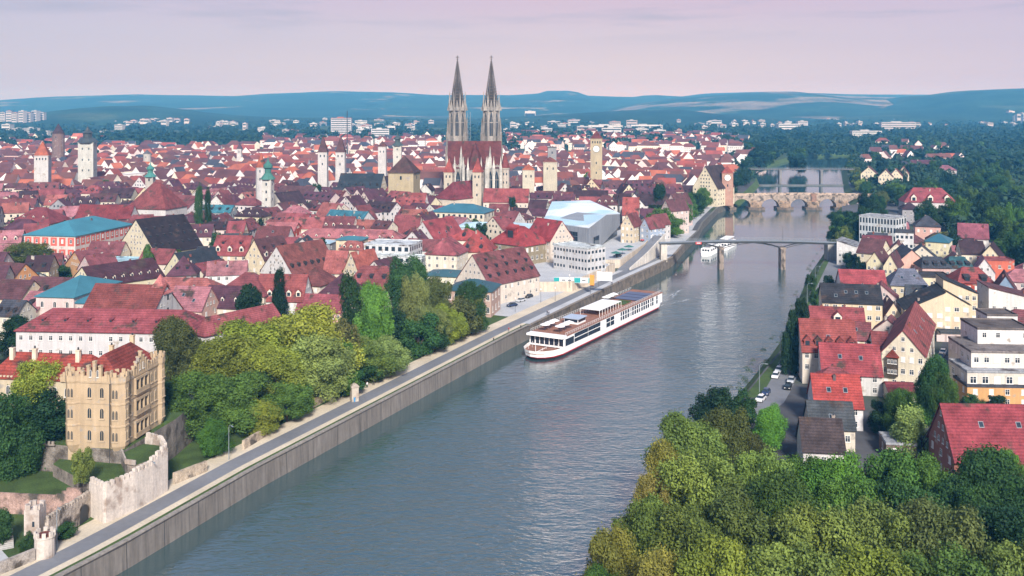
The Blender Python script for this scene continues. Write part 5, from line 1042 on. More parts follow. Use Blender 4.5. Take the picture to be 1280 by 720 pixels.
H('cream house with rust red roof and white blinds', 532, 318, 571, -16, 12.5, 15, 'hipy', 6.5, 'bright red', 'cream', fl=4, nf=4, ns=4, ch=1, fine=True, hipk=.5, rcol=(0.296, 0.074, 0.063)); LAND['the cream blind-windowed house'] = (-30, 385)
H('cream house with bright red hipped roof and two dormers', 572, 315, 612, -10, 11.5, 16, 'hip', 9, 'bright red', 'cream', fl=3, nf=5, ns=4, dorm=[(2, 'dark_gable', .15, 1.6)], sky=2, ch=1, rcol=(0.348, 0.056, 0.033))
H('low bright red roof between cream houses', 560, 300, 596, -14, 10, 15, 'hip', 5, 'bright red', 'cream', nf=4, dorm=[(1, 'dark_gable', .3, 1.6)], ch=0)
H('steep bright red roof with narrow white gable', 512, 300, 545, -30, 9.5, 26, 'y', 9.5, 'bright red', 'white', fl=2, nf=3, ns=5, sky=3, ch=1, rcol=(0.311, 0.056, 0.044))
H('red roof range with slim white gablet', 490, 290, 522, -10, 9, 14, 'x', 8, 'red', 'cream', nf=4, ch=1)
H('red and brown roof beside the slim white gablet', 500, 279, 530, -8, 10, 13, 'x', 7, 'orange', 'cream', nf=4, ch=1)
H('red roofed house with row of white windows before the keep', 494, 257, 530, -8, 12, 14, 'x', 7.5, 'orange', 'white', nf=7, fl=2, dorm=[(4, 'tile_shed', .3, 1.2)], ch=1, rcol=(0.296, 0.067, 0.044))
H('cream office building with teal hipped roof', 538, 265, 605, -16, 13, 20, 'hip', 4.5, 'teal', 'cream', name='teal_roofed_office', cat='office building', fl=3, nf=10, ns=3, metal=True, ww=1.3, wh=2.0, win='dark', rcol=(0.027, 0.136, 0.190), ch=1, hipk=1); LAND['the teal-roofed cream office'] = (-35, 530)
H('low long building with pale blue glass roof beside the museum', 571, 284, 660, -10, 9.5, 20, 'hip', 2.0, 'pale blue', 'white', name='glass_roofed_hall', cat='hall', fl=2, nf=14, metal=True, win='dark', ch=0, rcol=(0.450, 0.660, 0.760), wcol=(0.550, 0.600, 0.680)); LAND['the glass-roofed hall'] = (-10, 495)
H('long dark red nave roof between the slim church towers', 544, 248, 568, -40, 13, 34, 'hipy', 11, 'red', 'cream', name='church_nave', cat='church', fl=1, nf=2, ns=8, win='arch', ww=1.3, wh=2.6, ch=0, hipk=.9, rcol=(0.192, 0.037, 0.033))
H('long red roof with row of windows right of the slim towers', 604, 252, 660, -6, 12, 14, 'x', 8, 'orange', 'cream', fl=2, nf=9, ch=1, rcol=(0.296, 0.063, 0.044))
H('brown roofed house with white blind windows next to glass roofed hall', 610, 268, 634, -12, 9, 10, 'x', 6, 'red-brown', 'white', nf=3, dorm=[(1, 'gable', .25, 1.8)], ch=0)
tan = H('tan stone storehouse with bright red roof and big red dormer', 612, 303, 656, -42, 11.5, 17, 'hip', 8, 'bright red', 'tan', name='tan_storehouse', cat='storehouse', fl=3, nf=5, ns=5, ch=1, rcol=(0.333, 0.041, 0.030), dorm=[(1, 'tile_shed', .3, 5.0)], ww=1.4, wh=1.8); LAND['the tan storehouse'] = (2, 425)
H('tall cream gabled house with red roof beside the museum terrace', 657, 296, 688, -52, 13, 14, 'x', 8.5, 'bright red', 'cream', fl=4, nf=5, ns=4, ch=1, rcol=(0.311, 0.037, 0.030), wcol=(0.720, 0.620, 0.520))
bh = H('big cream storehouse with patched brown roof and rows of slit dormers', 570, 350, 612, -40, 8, 30, 'y', 10.5, 'red-brown', 'pale yellow', name='brown_roofed_storehouse', cat='storehouse', fl=2, nf=4, ns=8, ch=0, rcol=(0.178, 0.061, 0.046), wcol=(0.740, 0.660, 0.560), dorm=[(6, 'dark_shed', .22, 1.2, 'r'), (5, 'dark_shed', .5, 1.2, 'r'), (3, 'dark_shed', .74, 1.0, 'r')]); LAND['the brown-roofed storehouse'] = (-8, 385)
H('pink stone house with dark teal roof behind park trees', 558, 363, 614, -12, 9, 15, 'hip', 3.2, 'dark teal', 'pink', fl=2, nf=7, ns=3, metal=True, win='arch', ww=1.3, wh=2.2, dorm=[(2, 'dark_gable', .2, 1.1)], ch=0, wcol=(0.520, 0.360, 0.290), rcol=(0.024, 0.082, 0.102))
H('flat dark teal roof with pale skylight before the cream houses', 530, 345, 575, -12, 9, 14, 'hip', 1.8, 'dark teal', 'cream', metal=True, nf=4, ch=0, sky=2, rcol=(0.034, 0.109, 0.129))
# far left near edge
H('pink red roof with grey chimney at the left edge', 20, 388, 46, -10, 6.5, 16, 'x', 5, 'pink', 'cream', nf=3, ns=2, ch=2, dorm=[(1, 'dark_gable', .3, 1.4)])
H('dark slate roof with three pale windows at the left edge', -8, 394, 20, -10, 8, 10, 'x', 4, 'slate', 'cream', nf=3, dorm=[(3, 'dark_gable', .2, 1.2)], ch=0)
H('brown roof with two dark dormers above pink roof', 26, 369, 78, -10, 7, 14, 'x', 5.5, 'brown', 'yellow', nf=4, dorm=[(3, 'dark_gable', .3, 1.3)], ch=1)
H('brown gabled roof with yellow gable at left edge', -14, 372, 26, -14, 7, 13, 'x', 5.5, 'brown', 'yellow', nf=3, ns=2, ch=1)
H('dark teal shed roof near the round tree', 8, 352, 34, -20, 6, 12, 'x', 3, 'dark teal', 'white', metal=True, nf=2, ch=0)
H('reddish roof at the left edge below the round tree', -24, 350, 13, -20, 8, 14, 'x', 6, 'brown', 'orange', nf=3, ns=2)
H('orange walled house with brown roof before the red white palace', 82, 330, 106, -46, 7, 13, 'y', 6.5, 'red-brown', 'orange', fl=2, nf=2, ns=3, ch=1, wcol=(0.700, 0.400, 0.200))
H('pale pink gabled house with chimneys beside the orange walled one', 97, 336, 116, -40, 7, 12, 'y', 6, 'red-brown', 'pink', fl=2, nf=2, ns=3, ch=2, wcol=(0.714, 0.530, 0.512))
H('low pale blue flat roof below the black hall', 128, 327, 172, -8, 7, 12, 'flat', 0, 'pale blue', 'white', nf=3, ch=0)
H('long low red brown roof before the black hall', 108, 317, 150, -8, 8, 9, 'x', 5, 'red-brown', 'cream', nf=5, ch=1)
H('wide red hipped roof left of the red white palace', 12, 279, 62, -10, 11, 20, 'hip', 8, 'red', 'cream', nf=5, ch=0, dorm=[(3, 'gable', .35, 1.1)], rcol=(0.222, 0.044, 0.037))
H('long wine red roof behind the red white palace', 92, 277, 160, -7, 12, 14, 'x', 8.5, 'red', 'white', nf=7, ch=1, rcol=(0.192, 0.033, 0.026))
H('dark purple curved looking roof left of the palace', -6, 292, 40, -14, 9, 16, 'hip', 7, 'purple-brown', 'cream', nf=4, ch=0)
H('house with dark slate long roof and many pale skylights', 420, 240, 474, -10, 11, 22, 'x', 13, 'slate', 'pale yellow', fl=2, nf=6, ns=3, dorm=[(6, 'dark_gable', .35, 1.5)], ch=0, rcol=(0.028, 0.038, 0.048)); LAND['the long slate roof'] = (-110, 645)
H('white stepped gable house with brown roof beside the long slate roof', 466, 236, 486, -20, 12, 13, 'y', 9, 'dark brown', 'white', fl=2, nf=4, ns=2)
H('white church with brown roof under the green dome tower', 342, 247, 386, -22, 9, 18, 'x', 8, 'dark brown', 'white', fl=1, nf=4, ns=2, win='arch', ww=1.2, wh=2.6, ch=0, rcol=(0.110, 0.055, 0.045))
H('white gable with brown roof left of the white church', 334, 266, 360, -30, 8, 14, 'y', 6.5, 'brown', 'white', fl=2, nf=3, ns=2)
H('pink gabled street front by the quay avenue', 832, 256, 846, -50, 13, 15, 'y', 7, 'brown', 'pink', fl=4, nf=3, ns=4, wcol=(0.714, 0.530, 0.512))
H('white street front with red roof near the avenue trees', 826, 262, 838, -55, 14, 15, 'y', 6, 'brown', 'pale pink', fl=4, nf=3, ns=4)
H('cream corner house with red brown roof right of the museum', 776, 282, 792, -30, 13, 12, 'y', 6, 'red-brown', 'yellow', fl=4, nf=3, ns=3, ch=1)
H('orange roofed wing beside the cream corner house', 778, 268, 798, -10, 14, 12, 'x', 9, 'orange', 'cream', nf=3, ns=2, fl=3, rcol=(0.340, 0.074, 0.044))
H('pale blue street house beside the quay avenue', 800, 284, 812, -48, 12, 12, 'y', 5, 'red-brown', 'pale blue' if False else 'blue', fl=4, nf=2, ns=4, wcol=(0.420, 0.500, 0.620))
H('white house with balconies at the avenue corner', 809, 280, 820, -48, 12, 12, 'y', 5, 'red-brown', 'white', fl=4, nf=2, ns=4)

# ------------------------------------------------------------------ right bank
r1 = H('long cream apartment house with charcoal roof above the river street', 1028, 377, 1103, -12, 10, 13, 'x', 5.0, 'black', 'yellow', name='apartment_house', cat='apartment house', fl=3, nf=7, ns=3, fine=True, sky=4, ch=1, wcol=(0.755, 0.615, 0.410), rcol=(0.030, 0.030, 0.035), ww=1.5); LAND['the charcoal-roofed cream house'] = (125, 345)
H('long red roof behind the charcoal roofed cream house', 1052, 359, 1109, -10, 7.5, 14, 'x', 5.5, 'bright red', 'white', fl=2, nf=5, ns=3, ch=0, rcol=(0.326, 0.052, 0.041))
H('red roofed house with small front gable by the dark conifer', 1014, 407, 1082, -12, 5.5, 12, 'x', 5.0, 'red', 'white', fl=2, nf=6, ns=2, dorm=[(1, 'gable', .2, 2.6)], ch=2, fine=True, rcol=(0.281, 0.056, 0.041))
H('white house with red roof and five pointed dormers', 1003, 438, 1072, -9, 9, 13, 'x', 7.2, 'red', 'cream', fl=3, nf=6, ns=2, fine=True, dorm=[(2, 'tile_gable', .1, 1.9), (5, 'tile_gable', .16, 1.9)][1:], sky=1, ch=0, rcol=(0.274, 0.058, 0.033), wcol=(0.740, 0.660, 0.550)); LAND['the five-dormer house'] = (88, 285)
H('broad plain red roof below the five dormer house', 1028, 466, 1103, -10, 5.5, 12, 'x', 6.5, 'red', 'white', fl=2, nf=4, ns=3, fine=True, sky=2, ch=2, rcol=(0.296, 0.046, 0.037)); 
H('bright orange red tiled roof with grey chimney pipe', 1019, 507, 1079, -8, 5.5, 11, 'x', 6.0, 'bright red', 'white', fl=2, nf=3, ns=2, fine=True, sky=2, ch=1, rcol=(0.407, 0.050, 0.024)); LAND['the bright orange roof'] = (82, 235)
H('old grey slate roof below the bright orange roof', 1013, 534, 1069, -8, 5, 9, 'x', 4.5, 'grey', 'cream', fl=1, nf=3, ns=2, sky=1, ch=0, rcol=(0.055, 0.062, 0.068))
H('small house with dark brown roof and brick chimney at the wood edge', 1004, 562, 1056, -8, 4.5, 9, 'x', 5.2, 'dark brown', 'white', fl=1, nf=3, ns=2, fine=True, ch=1, rcol=(0.060, 0.042, 0.042)); LAND['the dark brown cottage roof'] = (75, 205)
r9 = H('tall cream gabled house with dark wooden oriel and rust red roof', 1102, 440, 1156, -26, 9.5, 44, 'y', 6.2, 'red', 'cream', fl=3, nf=5, ns=9, fine=True, ch=1, sky=3, rcol=(0.266, 0.063, 0.041), wcol=(0.760, 0.680, 0.520), blind=.4); LAND['the wooden oriel house'] = (118, 290)
_w9 = [c for c in r9.children if c.name.startswith('wall')][0]; hd9 = max(v.co.y for v in _w9.data.vertices); hw9 = max(v.co.x for v in _w9.data.vertices)
g = MB(); g.box(-1.4, 1.4, -1.3, 0, 3.6, 8.6); o9 = g.build('wooden_oriel', M['bark'], r9, (-2.6, -hd9, 0)); g = MB(); g.hexa([(-1.7, -1.6, 8.6), (1.7, -1.6, 8.6), (1.7, 0.2, 8.6), (-1.7, .2, 8.6)], [(-.05, -1.6, 10.6), (.05, -1.6, 10.6), (.05, .2, 10.6), (-.05, .2, 10.6)]); g.build('oriel_roof', M['roof'], o9, color=(.22, .05, .035))
for z in (4.9, 7.5):
    for x in (-.85, 0, .85): link('window', ME['win'], o9, (x, -1.31, z), 0, (.7, 1, 1.1))
H('low red annex roof left of the wooden oriel house', 1092, 436, 1112, -14, 6.5, 12, 'x', 3.6, 'red', 'cream', fl=2, nf=2, ch=0, rcol=(0.252, 0.056, 0.037))
H('dull red garage roof under the wooden oriel house', 1112, 492, 1146, -6, 2.6, 8, 'x', 1.8, 'red', 'cream', name='garage', cat='garage', fl=1, nf=2, ch=0, rcol=(0.222, 0.041, 0.033))
ra = H('large cream apartment block with slanted charcoal roof', 1131, 388, 1181, -12, 8.5, 16, 'shed', 6.2, 'black', 'yellow', name='apartment_block', cat='apartment block', fl=3, nf=4, nl=3, fine=True, ch=1, wcol=(0.775, 0.636, 0.448), rcol=(0.028, 0.030, 0.034), ww=1.6, blind=.6); LAND['the slanted-roof apartment block'] = (150, 350)
H('right half of cream block with opposite slanting roof', 1179, 381, 1213, -12, 9.5, 14, 'shedr', 5.2, 'black', 'yellow', name='apartment_block', cat='apartment block', fl=3, nf=3, ns=3, fine=True, ch=0, wcol=(0.775, 0.636, 0.448), rcol=(0.028, 0.030, 0.034), ww=1.9, blind=.7, keep=False)
H('taller rear part of the cream slanted roof block', 1179, 366, 1222, -12, 13, 12, 'shedr', 4.6, 'black', 'yellow', name='apartment_block', cat='apartment block', fl=4, nf=5, ns=3, fine=True, ch=0, wcol=(0.755, 0.615, 0.422), rcol=(0.028, 0.030, 0.034), ww=1.5)
gr = H('row of pale garages at the foot of the slanted roof block', 1176, 417, 1214, -11, 2.6, 5, 'flat', 0, 'grey', 'pale pink', name='garage_row', cat='garage', fl=1, nf=0, ch=0, wcol=(0.520, 0.420, 0.380), keep=False)
for k in range(4): MB().box(-1.2, 1.2, -.05, 0, .05, 2.2).build('garage_door', M['paint'], gr, (-4.6 + 3.0 * k, -2.5, 0), color=(.58, .47, .44))
H('small yellow gabled cottage with brown roof between the cream blocks', 1106, 395, 1128, -12, 5, 14, 'y', 4.5, 'brown', 'yellow', fl=2, nf=2, ch=1)
wt = H('white terraced apartment house with brown flat roofs at right edge', 1214, 441, 1330, -4, 12, 16, 'flat', 0, 'brown', 'white', name='terraced_house', cat='apartment house', fl=3, nf=9, nl=4, fine=True, ch=0, rcol=(0.200, 0.170, 0.160), wcol=(0.780, 0.740, 0.660), ww=1.3); LAND['the white terraced house'] = (160, 270)
H('white penthouse storey with dark top on the terraced house', 1222, 412, 1290, -4, 16, 12, 'flat', 0, 'brown', 'white', name='penthouse', cat='apartment house', fl=5, nf=4, nl=2, ch=0, rcol=(0.140, 0.115, 0.105), wcol=(0.780, 0.760, 0.720), keep=False)
H('upper white penthouse behind the terraced house', 1234, 395, 1272, -4, 17, 8, 'flat', 0, 'brown', 'white', name='penthouse', cat='apartment house', fl=5, nf=3, nl=2, ch=0, rcol=(0.140, 0.115, 0.105), wcol=(0.760, 0.740, 0.700), keep=False)
H('cream middle terrace storey with glass balcony at right edge', 1209, 466, 1330, -3, 8, 12, 'flat', 0, 'grey', 'cream', name='terraced_house', cat='apartment house', fl=2, nf=8, nl=2, fine=True, ch=0, rcol=(0.330, 0.340, 0.360), wcol=(0.740, 0.680, 0.580), ww=1.8, wh=1.8, keep=False)
ob = H('orange ground storey with red balcony box at right edge', 1209, 484, 1330, -3, 5, 9, 'flat', 0, 'grey', 'orange', name='terraced_house', cat='apartment house', fl=2, nf=6, nl=2, fine=True, ch=0, wcol=(0.720, 0.400, 0.170), blind=.6, keep=False)
R25 = H('large plain red tiled roof in the lower right corner', 1193, 572, 1330, -3, 6, 14, 'x', 8.5, 'red', 'cream', fl=2, nf=7, nl=3, fine=True, sky=2, ch=0, rcol=(0.266, 0.038, 0.034), wcol=(0.340, 0.140, 0.100), over=.8); LAND['the large red corner roof'] = (110, 205)
H('low flat roofed brick shed among the green trees', 1108, 556, 1146, -8, 3, 7, 'flat', 0, 'grey', 'brown', name='garden_shed', cat='shed', fl=1, nf=2, ch=0, wcol=(0.200, 0.120, 0.100), rcol=(0.300, 0.310, 0.330)) if 'brown' in WC else H('low flat roofed brick shed among the green trees', 1108, 556, 1146, -8, 3, 7, 'flat', 0, 'grey', 'tan', name='garden_shed', cat='shed', fl=1, nf=2, ch=0, wcol=(0.200, 0.120, 0.100), rcol=(0.300, 0.310, 0.330))
H('white house with brown shed roof at the right edge', 1236, 380, 1330, -10, 9, 14, 'shedr', 5.5, 'brown', 'white', fl=3, nf=7, nl=3, ch=1, fine=True, wcol=(0.780, 0.750, 0.700))
H('light blue gabled house with white trimmed windows', 1243, 364, 1272, -24, 10.5, 15, 'y', 5.5, 'brown', 'blue', fl=3, nf=3, nl=3, ch=1, fine=True, wcol=(0.260, 0.360, 0.480))
H('red walled house with dark attic band and red roof', 1198, 354, 1243, -8, 10.5, 14, 'hip', 5.0, 'bright red', 'red', fl=3, nf=5, ns=3, ch=1, dorm=[(2, 'dark_shed', .1, 2.0)], wcol=(0.480, 0.085, 0.060), rcol=(0.311, 0.063, 0.041), hipk=.5)
H('orange red cube house with flat roof', 1231, 326, 1268, -6, 11, 9, 'flat', 0, 'bright red', 'salmon', name='cube_house', fl=2, nf=3, ns=2, ch=0, fine=True, wcol=(0.620, 0.160, 0.100), rcol=(0.296, 0.074, 0.052))
H('pink house with curved white trimmed gable', 1123, 327, 1157, -8, 9.5, 17, 'y', 5.0, 'slate', 'pink', fl=2, nf=0, nl=3, ch=0, gw=False, wcol=(0.740, 0.440, 0.350)); LAND['the pink gable house'] = (170, 390)
H('long grey mansard roofed row with pink walls', 1153, 335, 1188, -6, 9, 11, 'hip', 4.0, 'slate', 'pink', fl=2, nf=5, ns=2, dorm=[(3, 'dark_shed', .15, 1.6)], ch=0, hipk=.4, wcol=(0.620, 0.420, 0.380))
H('dark green grey mansard row with three white windows', 1186, 335, 1217, -6, 9, 11, 'hip', 4.0, 'dark teal', 'grey', fl=2, nf=4, ns=2, dorm=[(3, 'dark_shed', .15, 1.6)], ch=0, hipk=.4)
H('yellow house with dark red hipped roof by the street', 1083, 329, 1104, -34, 8.5, 14, 'y', 5.0, 'brown', 'pale yellow', fl=2, nf=3, ns=4, ch=1, fine=True, wcol=(0.775, 0.700, 0.461))
H('white fronted house with red roof beside the yellow one', 1104, 333, 1122, -30, 9, 15, 'y', 5.0, 'brown', 'pale yellow', fl=2, nf=3, ns=4, ch=1, win='arch')
H('cream gabled house with brown roof near the street trees', 1071, 315, 1100, -38, 9.5, 15, 'x', 5.5, 'brown', 'cream', fl=3, nf=2, ns=4, ch=1, fine=True, wcol=(0.780, 0.690, 0.500))
H('dark wine red roof behind the brown roofed cream house', 1080, 309, 1116, -12, 8, 10, 'x', 5.0, 'dark brown', 'white', fl=2, nf=4, ch=0, rcol=(0.150, 0.035, 0.035))
H('red roofed gabled house behind the yellow one', 1108, 316, 1134, -24, 9, 14, 'y', 4.5, 'brown', 'cream', fl=2, nf=3, ns=2)
H('yellow house with dusty blue roof under scaffolding', 1114, 357, 1160, -14, 8, 15, 'hip', 5.5, 'slate', 'yellow', fl=2, nf=5, ns=3, ch=2, sky=2, hipk=.5, rcol=(0.130, 0.140, 0.190), wcol=(0.632, 0.551, 0.384))
H('pale yellow flat block behind the slanted roof apartments', 1150, 347, 1190, -8, 10, 12, 'flat', 0, 'black', 'pale yellow', fl=2, nf=4, ns=2, ch=0, rcol=(0.050, 0.045, 0.045))
H('dark roofed cottage with white dormer before the slanted block', 1134, 377, 1160, -16, 7, 10, 'x', 5, 'slate', 'white', nf=3, dorm=[(1, 'gable', .3, 2)], ch=1)
H('yellow house with teal hipped roof by the brown tree', 1157, 302, 1186, -30, 10, 14, 'hip', 3.6, 'teal', 'pale yellow', fl=3, nf=3, ns=3, metal=True, ch=0, rcol=(0.020, 0.116, 0.163), wcol=(0.760, 0.700, 0.460))
H('rose red roof with white chimney below the dark wood', 1198, 297, 1236, -22, 9, 14, 'x', 6.5, 'pink', 'white', nf=4, ns=2, ch=1, rcol=(0.266, 0.074, 0.074))
H('cream gabled house with dark brown roof by the wood', 1224, 322, 1252, -30, 9.5, 14, 'y', 5.5, 'dark brown', 'pale yellow', fl=2, nf=3, nl=3, ch=1)
H('brown roofed house with red balcony by the wood', 1202, 317, 1232, -12, 9, 12, 'x', 5, 'dark brown', 'cream', nf=4, ch=1)
H('rose gabled house with white zigzag gable', 1218, 340, 1244, -20, 8.5, 12, 'y', 5.5, 'pink', 'white', nf=2, ch=0, rcol=(0.355, 0.163, 0.141))
hosp = H('long modern glass and white building with thin flying roof', 1074, 270, 1120, -44, 17, 13, 'flat', 0, 'grey', 'white', name='modern_riverside_building', cat='office building', fl=4, nf=12, ns=4, ch=0, ww=3.0, wh=2.7, win='dark', rcol=(0.420, 0.440, 0.460), wcol=(0.620, 0.660, 0.670)); LAND['the long modern glass building'] = (200, 485)
H('white cubic end of the long modern glass building', 1119, 291, 1142, -22, 13, 12, 'flat', 0, 'grey', 'white', name='modern_riverside_building', cat='office building', fl=3, nf=4, ns=3, ch=0, ww=2.2, win='dark', wcol=(0.720, 0.730, 0.720))
H('small white house with slanted awnings at the street head', 1046, 307, 1070, -30, 9, 13, 'shedr', 2.5, 'grey', 'white', fl=3, nf=3, ns=3, ch=0, wcol=(0.760, 0.750, 0.730), rcol=(0.220, 0.230, 0.250))
H('dark roofed house with pink walls behind modern building', 1144, 283, 1176, -18, 10, 13, 'hip', 5.5, 'slate', 'pink', fl=2, nf=4, ns=2, ch=1)
H('small dark roofed pavilion below the red villa', 1128, 262, 1150, -10, 9, 12, 'hip', 4.5, 'dark brown', 'dark teal' if False else 'grey', nf=3, ch=0)
vl = H('white villa with broad red roof and curved dormer gable in the trees', 1131, 253, 1196, -8, 13, 16, 'hip', 9, 'bright red', 'white', name='red_roofed_villa', cat='villa', fl=2, nf=7, ns=3, dorm=[(3, 'gable', .08, 3.4)], ch=2, rcol=(0.281, 0.056, 0.048)); LAND['the red-roofed villa'] = (260, 600)
for i, (xa, xb, y) in enumerate(((1076, 1096, 217), (1098, 1116, 221), (1112, 1128, 220), (1122, 1136, 217))):
    H(('leftmost', 'second', 'third', 'rightmost')[i] + ' cream house of the gabled cluster beside the stone bridge end', xa, y, xb, -22, 14, 16, 'y', 6, ('brown', 'brown', 'red-brown', 'red-brown')[i], 'cream', fl=3, nf=4, ns=4, win='arch', ww=1.3, wh=2.2, ch=1, wcol=(0.760, 0.680, 0.500))
LAND['the cream gabled cluster'] = (300, 790)
H('low red roof half hidden in trees behind the gabled cluster', 1140, 206, 1172, -8, 9, 13, 'x', 5, 'purple-brown', 'white', nf=4)
H('white house with rose roof in the trees above the red villa', 1170, 213, 1196, -8, 9, 14, 'hip', 5, 'pink', 'white', nf=4, ns=2, rcol=(0.252, 0.096, 0.096))
H('small white house with pink side in the far trees', 1122, 206, 1140, -12, 9, 12, 'hip', 4, 'slate', 'pink', nf=3)
H('flat white house among far trees', 1150, 194, 1172, -6, 7, 12, 'flat', 0, 'white', 'white', nf=3, ch=0)
# ------------------------------------------------------------------ the old town between the landmarks
SIZEW = lambda w: 'narrow' if w < 11 else 'broad' if w > 17 else 'mid-sized'
# faces of landmarks that stay in sight: photo columns, lowest row, distance
OPEN = [(28, 162, 320, 470), (146, 250, 310, 470), (155, 235, 266, 560), (44, 64, 226, 750), (96, 122, 204, 850), (548, 636, 228, 690), (487, 524, 232, 680), (327, 343, 248, 610), (543, 612, 258, 660), (734, 757, 206, 790), (680, 780, 330, 480), (862, 922, 258, 720), (536, 607, 284, 520), (570, 662, 292, 480),
        (448, 530, 334, 445), (254, 332, 330, 435), (568, 662, 368, 340), (418, 486, 246, 640), (334, 392, 262, 560), (44, 196, 394, 330), (0, 310, 450, 270), (325, 402, 345, 408), (366, 502, 299, 490), (530, 622, 332, 418), (604, 662, 262, 660), (394, 440, 204, 780), (168, 330, 366, 365), (490, 535, 300, 470)]
def hides(x, y, w, d, top):
    px = 640 + x * F / y; hw = .45 * max(w, d) * F / y; row = HOR + (HC - top) * F / max(50, y - d / 3)
    return any(px + hw > a and px - hw < b and y < yy and row < r - 2 for a, b, r, yy in OPEN)
def town_house(x, y, th, detail):
    w, d = random.uniform(10, 24), random.uniform(9, 13)
    if random.random() < .2: w = random.uniform(20, 34); d = random.uniform(11, 14)
    for _ in range(3):
        if clash(x, y, w, d, th, .4): w *= .8; d *= .88
        else: break
    else: return None
    if clash(x, y, w, d, th, .4): return None
    ez, rh = random.uniform(7.5, 13), random.uniform(.34, .55) * d
    rt = random.choices(('x', 'y', 'hip'), (.6, .15, .25))[0]
    if rt == 'y': rh = random.uniform(.36, .55) * w; w = min(w, 13); rh = min(rh, 7.5)
    rc = random.choices(('red', 'red-brown', 'brown', 'purple-brown', 'orange', 'pink', 'dark brown', 'slate', 'teal'), (15, 19, 22, 14, 8, 11, 7, 5, 2))[0]
    wc = random.choices(('white', 'cream', 'pale yellow', 'pale pink', 'grey', 'yellow'), (36, 26, 11, 12, 6, 9))[0]
    if random.random() < .07: rt, rh, rc, wc = 'flat', 0, random.choice(('grey', 'slate', 'white', 'pale blue')), random.choice(('white', 'grey', 'cream'))
    for _ in range(5):
        if not hides(x, y, w, d, ez + rh): break
        ez *= .82; rh *= .9
    if hides(x, y, w, d, ez + rh) or ez < 4: return None
    if y > 600 and random.random() < .68: rc = random.choice(('purple-brown', 'purple-brown', 'brown', 'dark brown', 'red-brown'))  # farther roofs go plum and brown: distance haze put into their colour
    return dict(x=x, y=y, th=th, w=w, d=d, ez=ez, rh=rh, rt=rt, rc=rc, wc=wc)
cand = []
yv = 372.0
while yv < 1430:
    pitch = 16.5 if yv < 1000 else 18.5
    xv = -.58 * yv
    while xv < interp(LB, yv):
        th = R_(-12 + 26 * math.sin(xv * .013 + yv * .009) + random.uniform(-7, 7))
        if random.random() < .15: th += math.pi / 2 - R_(180) * (th > 0)
        x, y = xv + random.uniform(-3, 3), yv + random.uniform(-3, 3); lx = interp(LB, y)
        inland = 46 if y < 470 else 62 if y < 570 else 33 if y < 760 else 24
        ok = x < lx - inland and x > -.56 * y
        if y > 1180 and random.random() < (y - 1180) / 300: ok = False
        if y > 900 and x / y > .20 - (y - 900) * .0001: ok = ok and random.random() < .5
        if y < 470 and x > -60 and x > lx - 70: ok = False
        px, py = proj(x, y, 0)
        if px < 130 and 165 < py < 196: ok = ok and random.random() < .5
        if ok: cand.append((y, x, th))
        xv += pitch
    yv += pitch * .93
cand.sort()
n_town = len(cand)
kept = []
for y, x, th in cand:
    h = town_house(x, y, th, 1)
    if h: claim(h['x'], h['y'], h['w'], h['d'], h['th']); kept.append(h)
for (x0, x1, y0, y1, n) in ((-60, 130, 178, 200, 130), (120, 330, 186, 198, 90), (330, 560, 176, 196, 150), (630, 930, 170, 192, 230), (1080, 1200, 186, 212, 24)):
    for _ in range(n):
        px, py = random.uniform(x0, x1), random.uniform(y0, y1); y = HC * F / (py - HOR); x = (px - 640) * y / F; h = town_house(x, y, R_(random.uniform(-40, 20)), 1)
        if h and not (interp(LB, min(y, 1590)) - 20 < x < interp(RB, min(y, 1590)) + 20): claim(x, y, h['w'], h['d'], h['th']); kept.append(h)
kept.sort(key=lambda h: h['y'])
print('town houses', len(kept))
# houses between the listed ones on the right bank
for k in range(900):
    y = random.uniform(255, 600); x0 = interp(RST, y) + 15; x1 = .53 * y if y < 420 else .46 * y
    if y > 520: x1 = x0 + 22
    if x1 < x0: continue
    x = random.uniform(x0, x1); th = R_(-14 + random.uniform(-16, 8)); w, d = random.uniform(8, 14), random.uniform(8, 11)
    if clash(x, y, w, d, th, 1.5): continue
    a_, b_ = P(1204, 427), P(1180, 492)
    if abs((x - b_[0]) * (a_[1] - b_[1]) - (y - b_[1]) * (a_[0] - b_[0])) / math.hypot(a_[0] - b_[0], a_[1] - b_[1]) < 13 and 262 < y < 330: continue
    rc, wc = random.choice(('red', 'brown', 'red-brown', 'slate', 'dark brown', 'pink')), random.choice(('white', 'cream', 'pale yellow', 'pale pink')); ez = random.uniform(4.5, 6.5)
    rt = random.choice(('x', 'y', 'hip')); o = house('side_house', x, y, th, w, d, ez, rt, .42 * (w if rt == 'y' else d), rc, wc, fl=2, nf=int(w / 2.6), nl=2, ns=2, ch=1, sky=random.choice((0, 1, 2)) if rt != 'hip' else 0, blind=.3); o['category'] = 'house'; o['group'] = 'small right bank houses'
    RNx = {'red-brown': 'rust'}; PEND.append((o, 'low %s house with %s %s roof' % (wc.replace(' ', '-'), RNx.get(rc, rc).replace(' ', '-'), {'x': 'saddle', 'y': 'gable-fronted', 'hip': 'hipped'}[rt]), 'low %s houses with %s %s roofs' % (wc.replace(' ', '-'), RNx.get(rc, rc).replace(' ', '-'), {'x': 'saddle', 'y': 'gable-fronted', 'hip': 'hipped'}[rt]), x, y))
RN = {'red': 'red', 'red-brown': 'rust', 'brown': 'brown', 'purple-brown': 'plum', 'orange': 'orange', 'pink': 'rosy', 'dark brown': 'dark-brown', 'slate': 'slate', 'teal': 'teal', 'grey': 'grey', 'white': 'white', 'pale blue': 'pale-blue'}
KIND = {'x': 'saddle', 'y': 'gable-fronted', 'hip': 'hipped', 'flat': 'flat'}
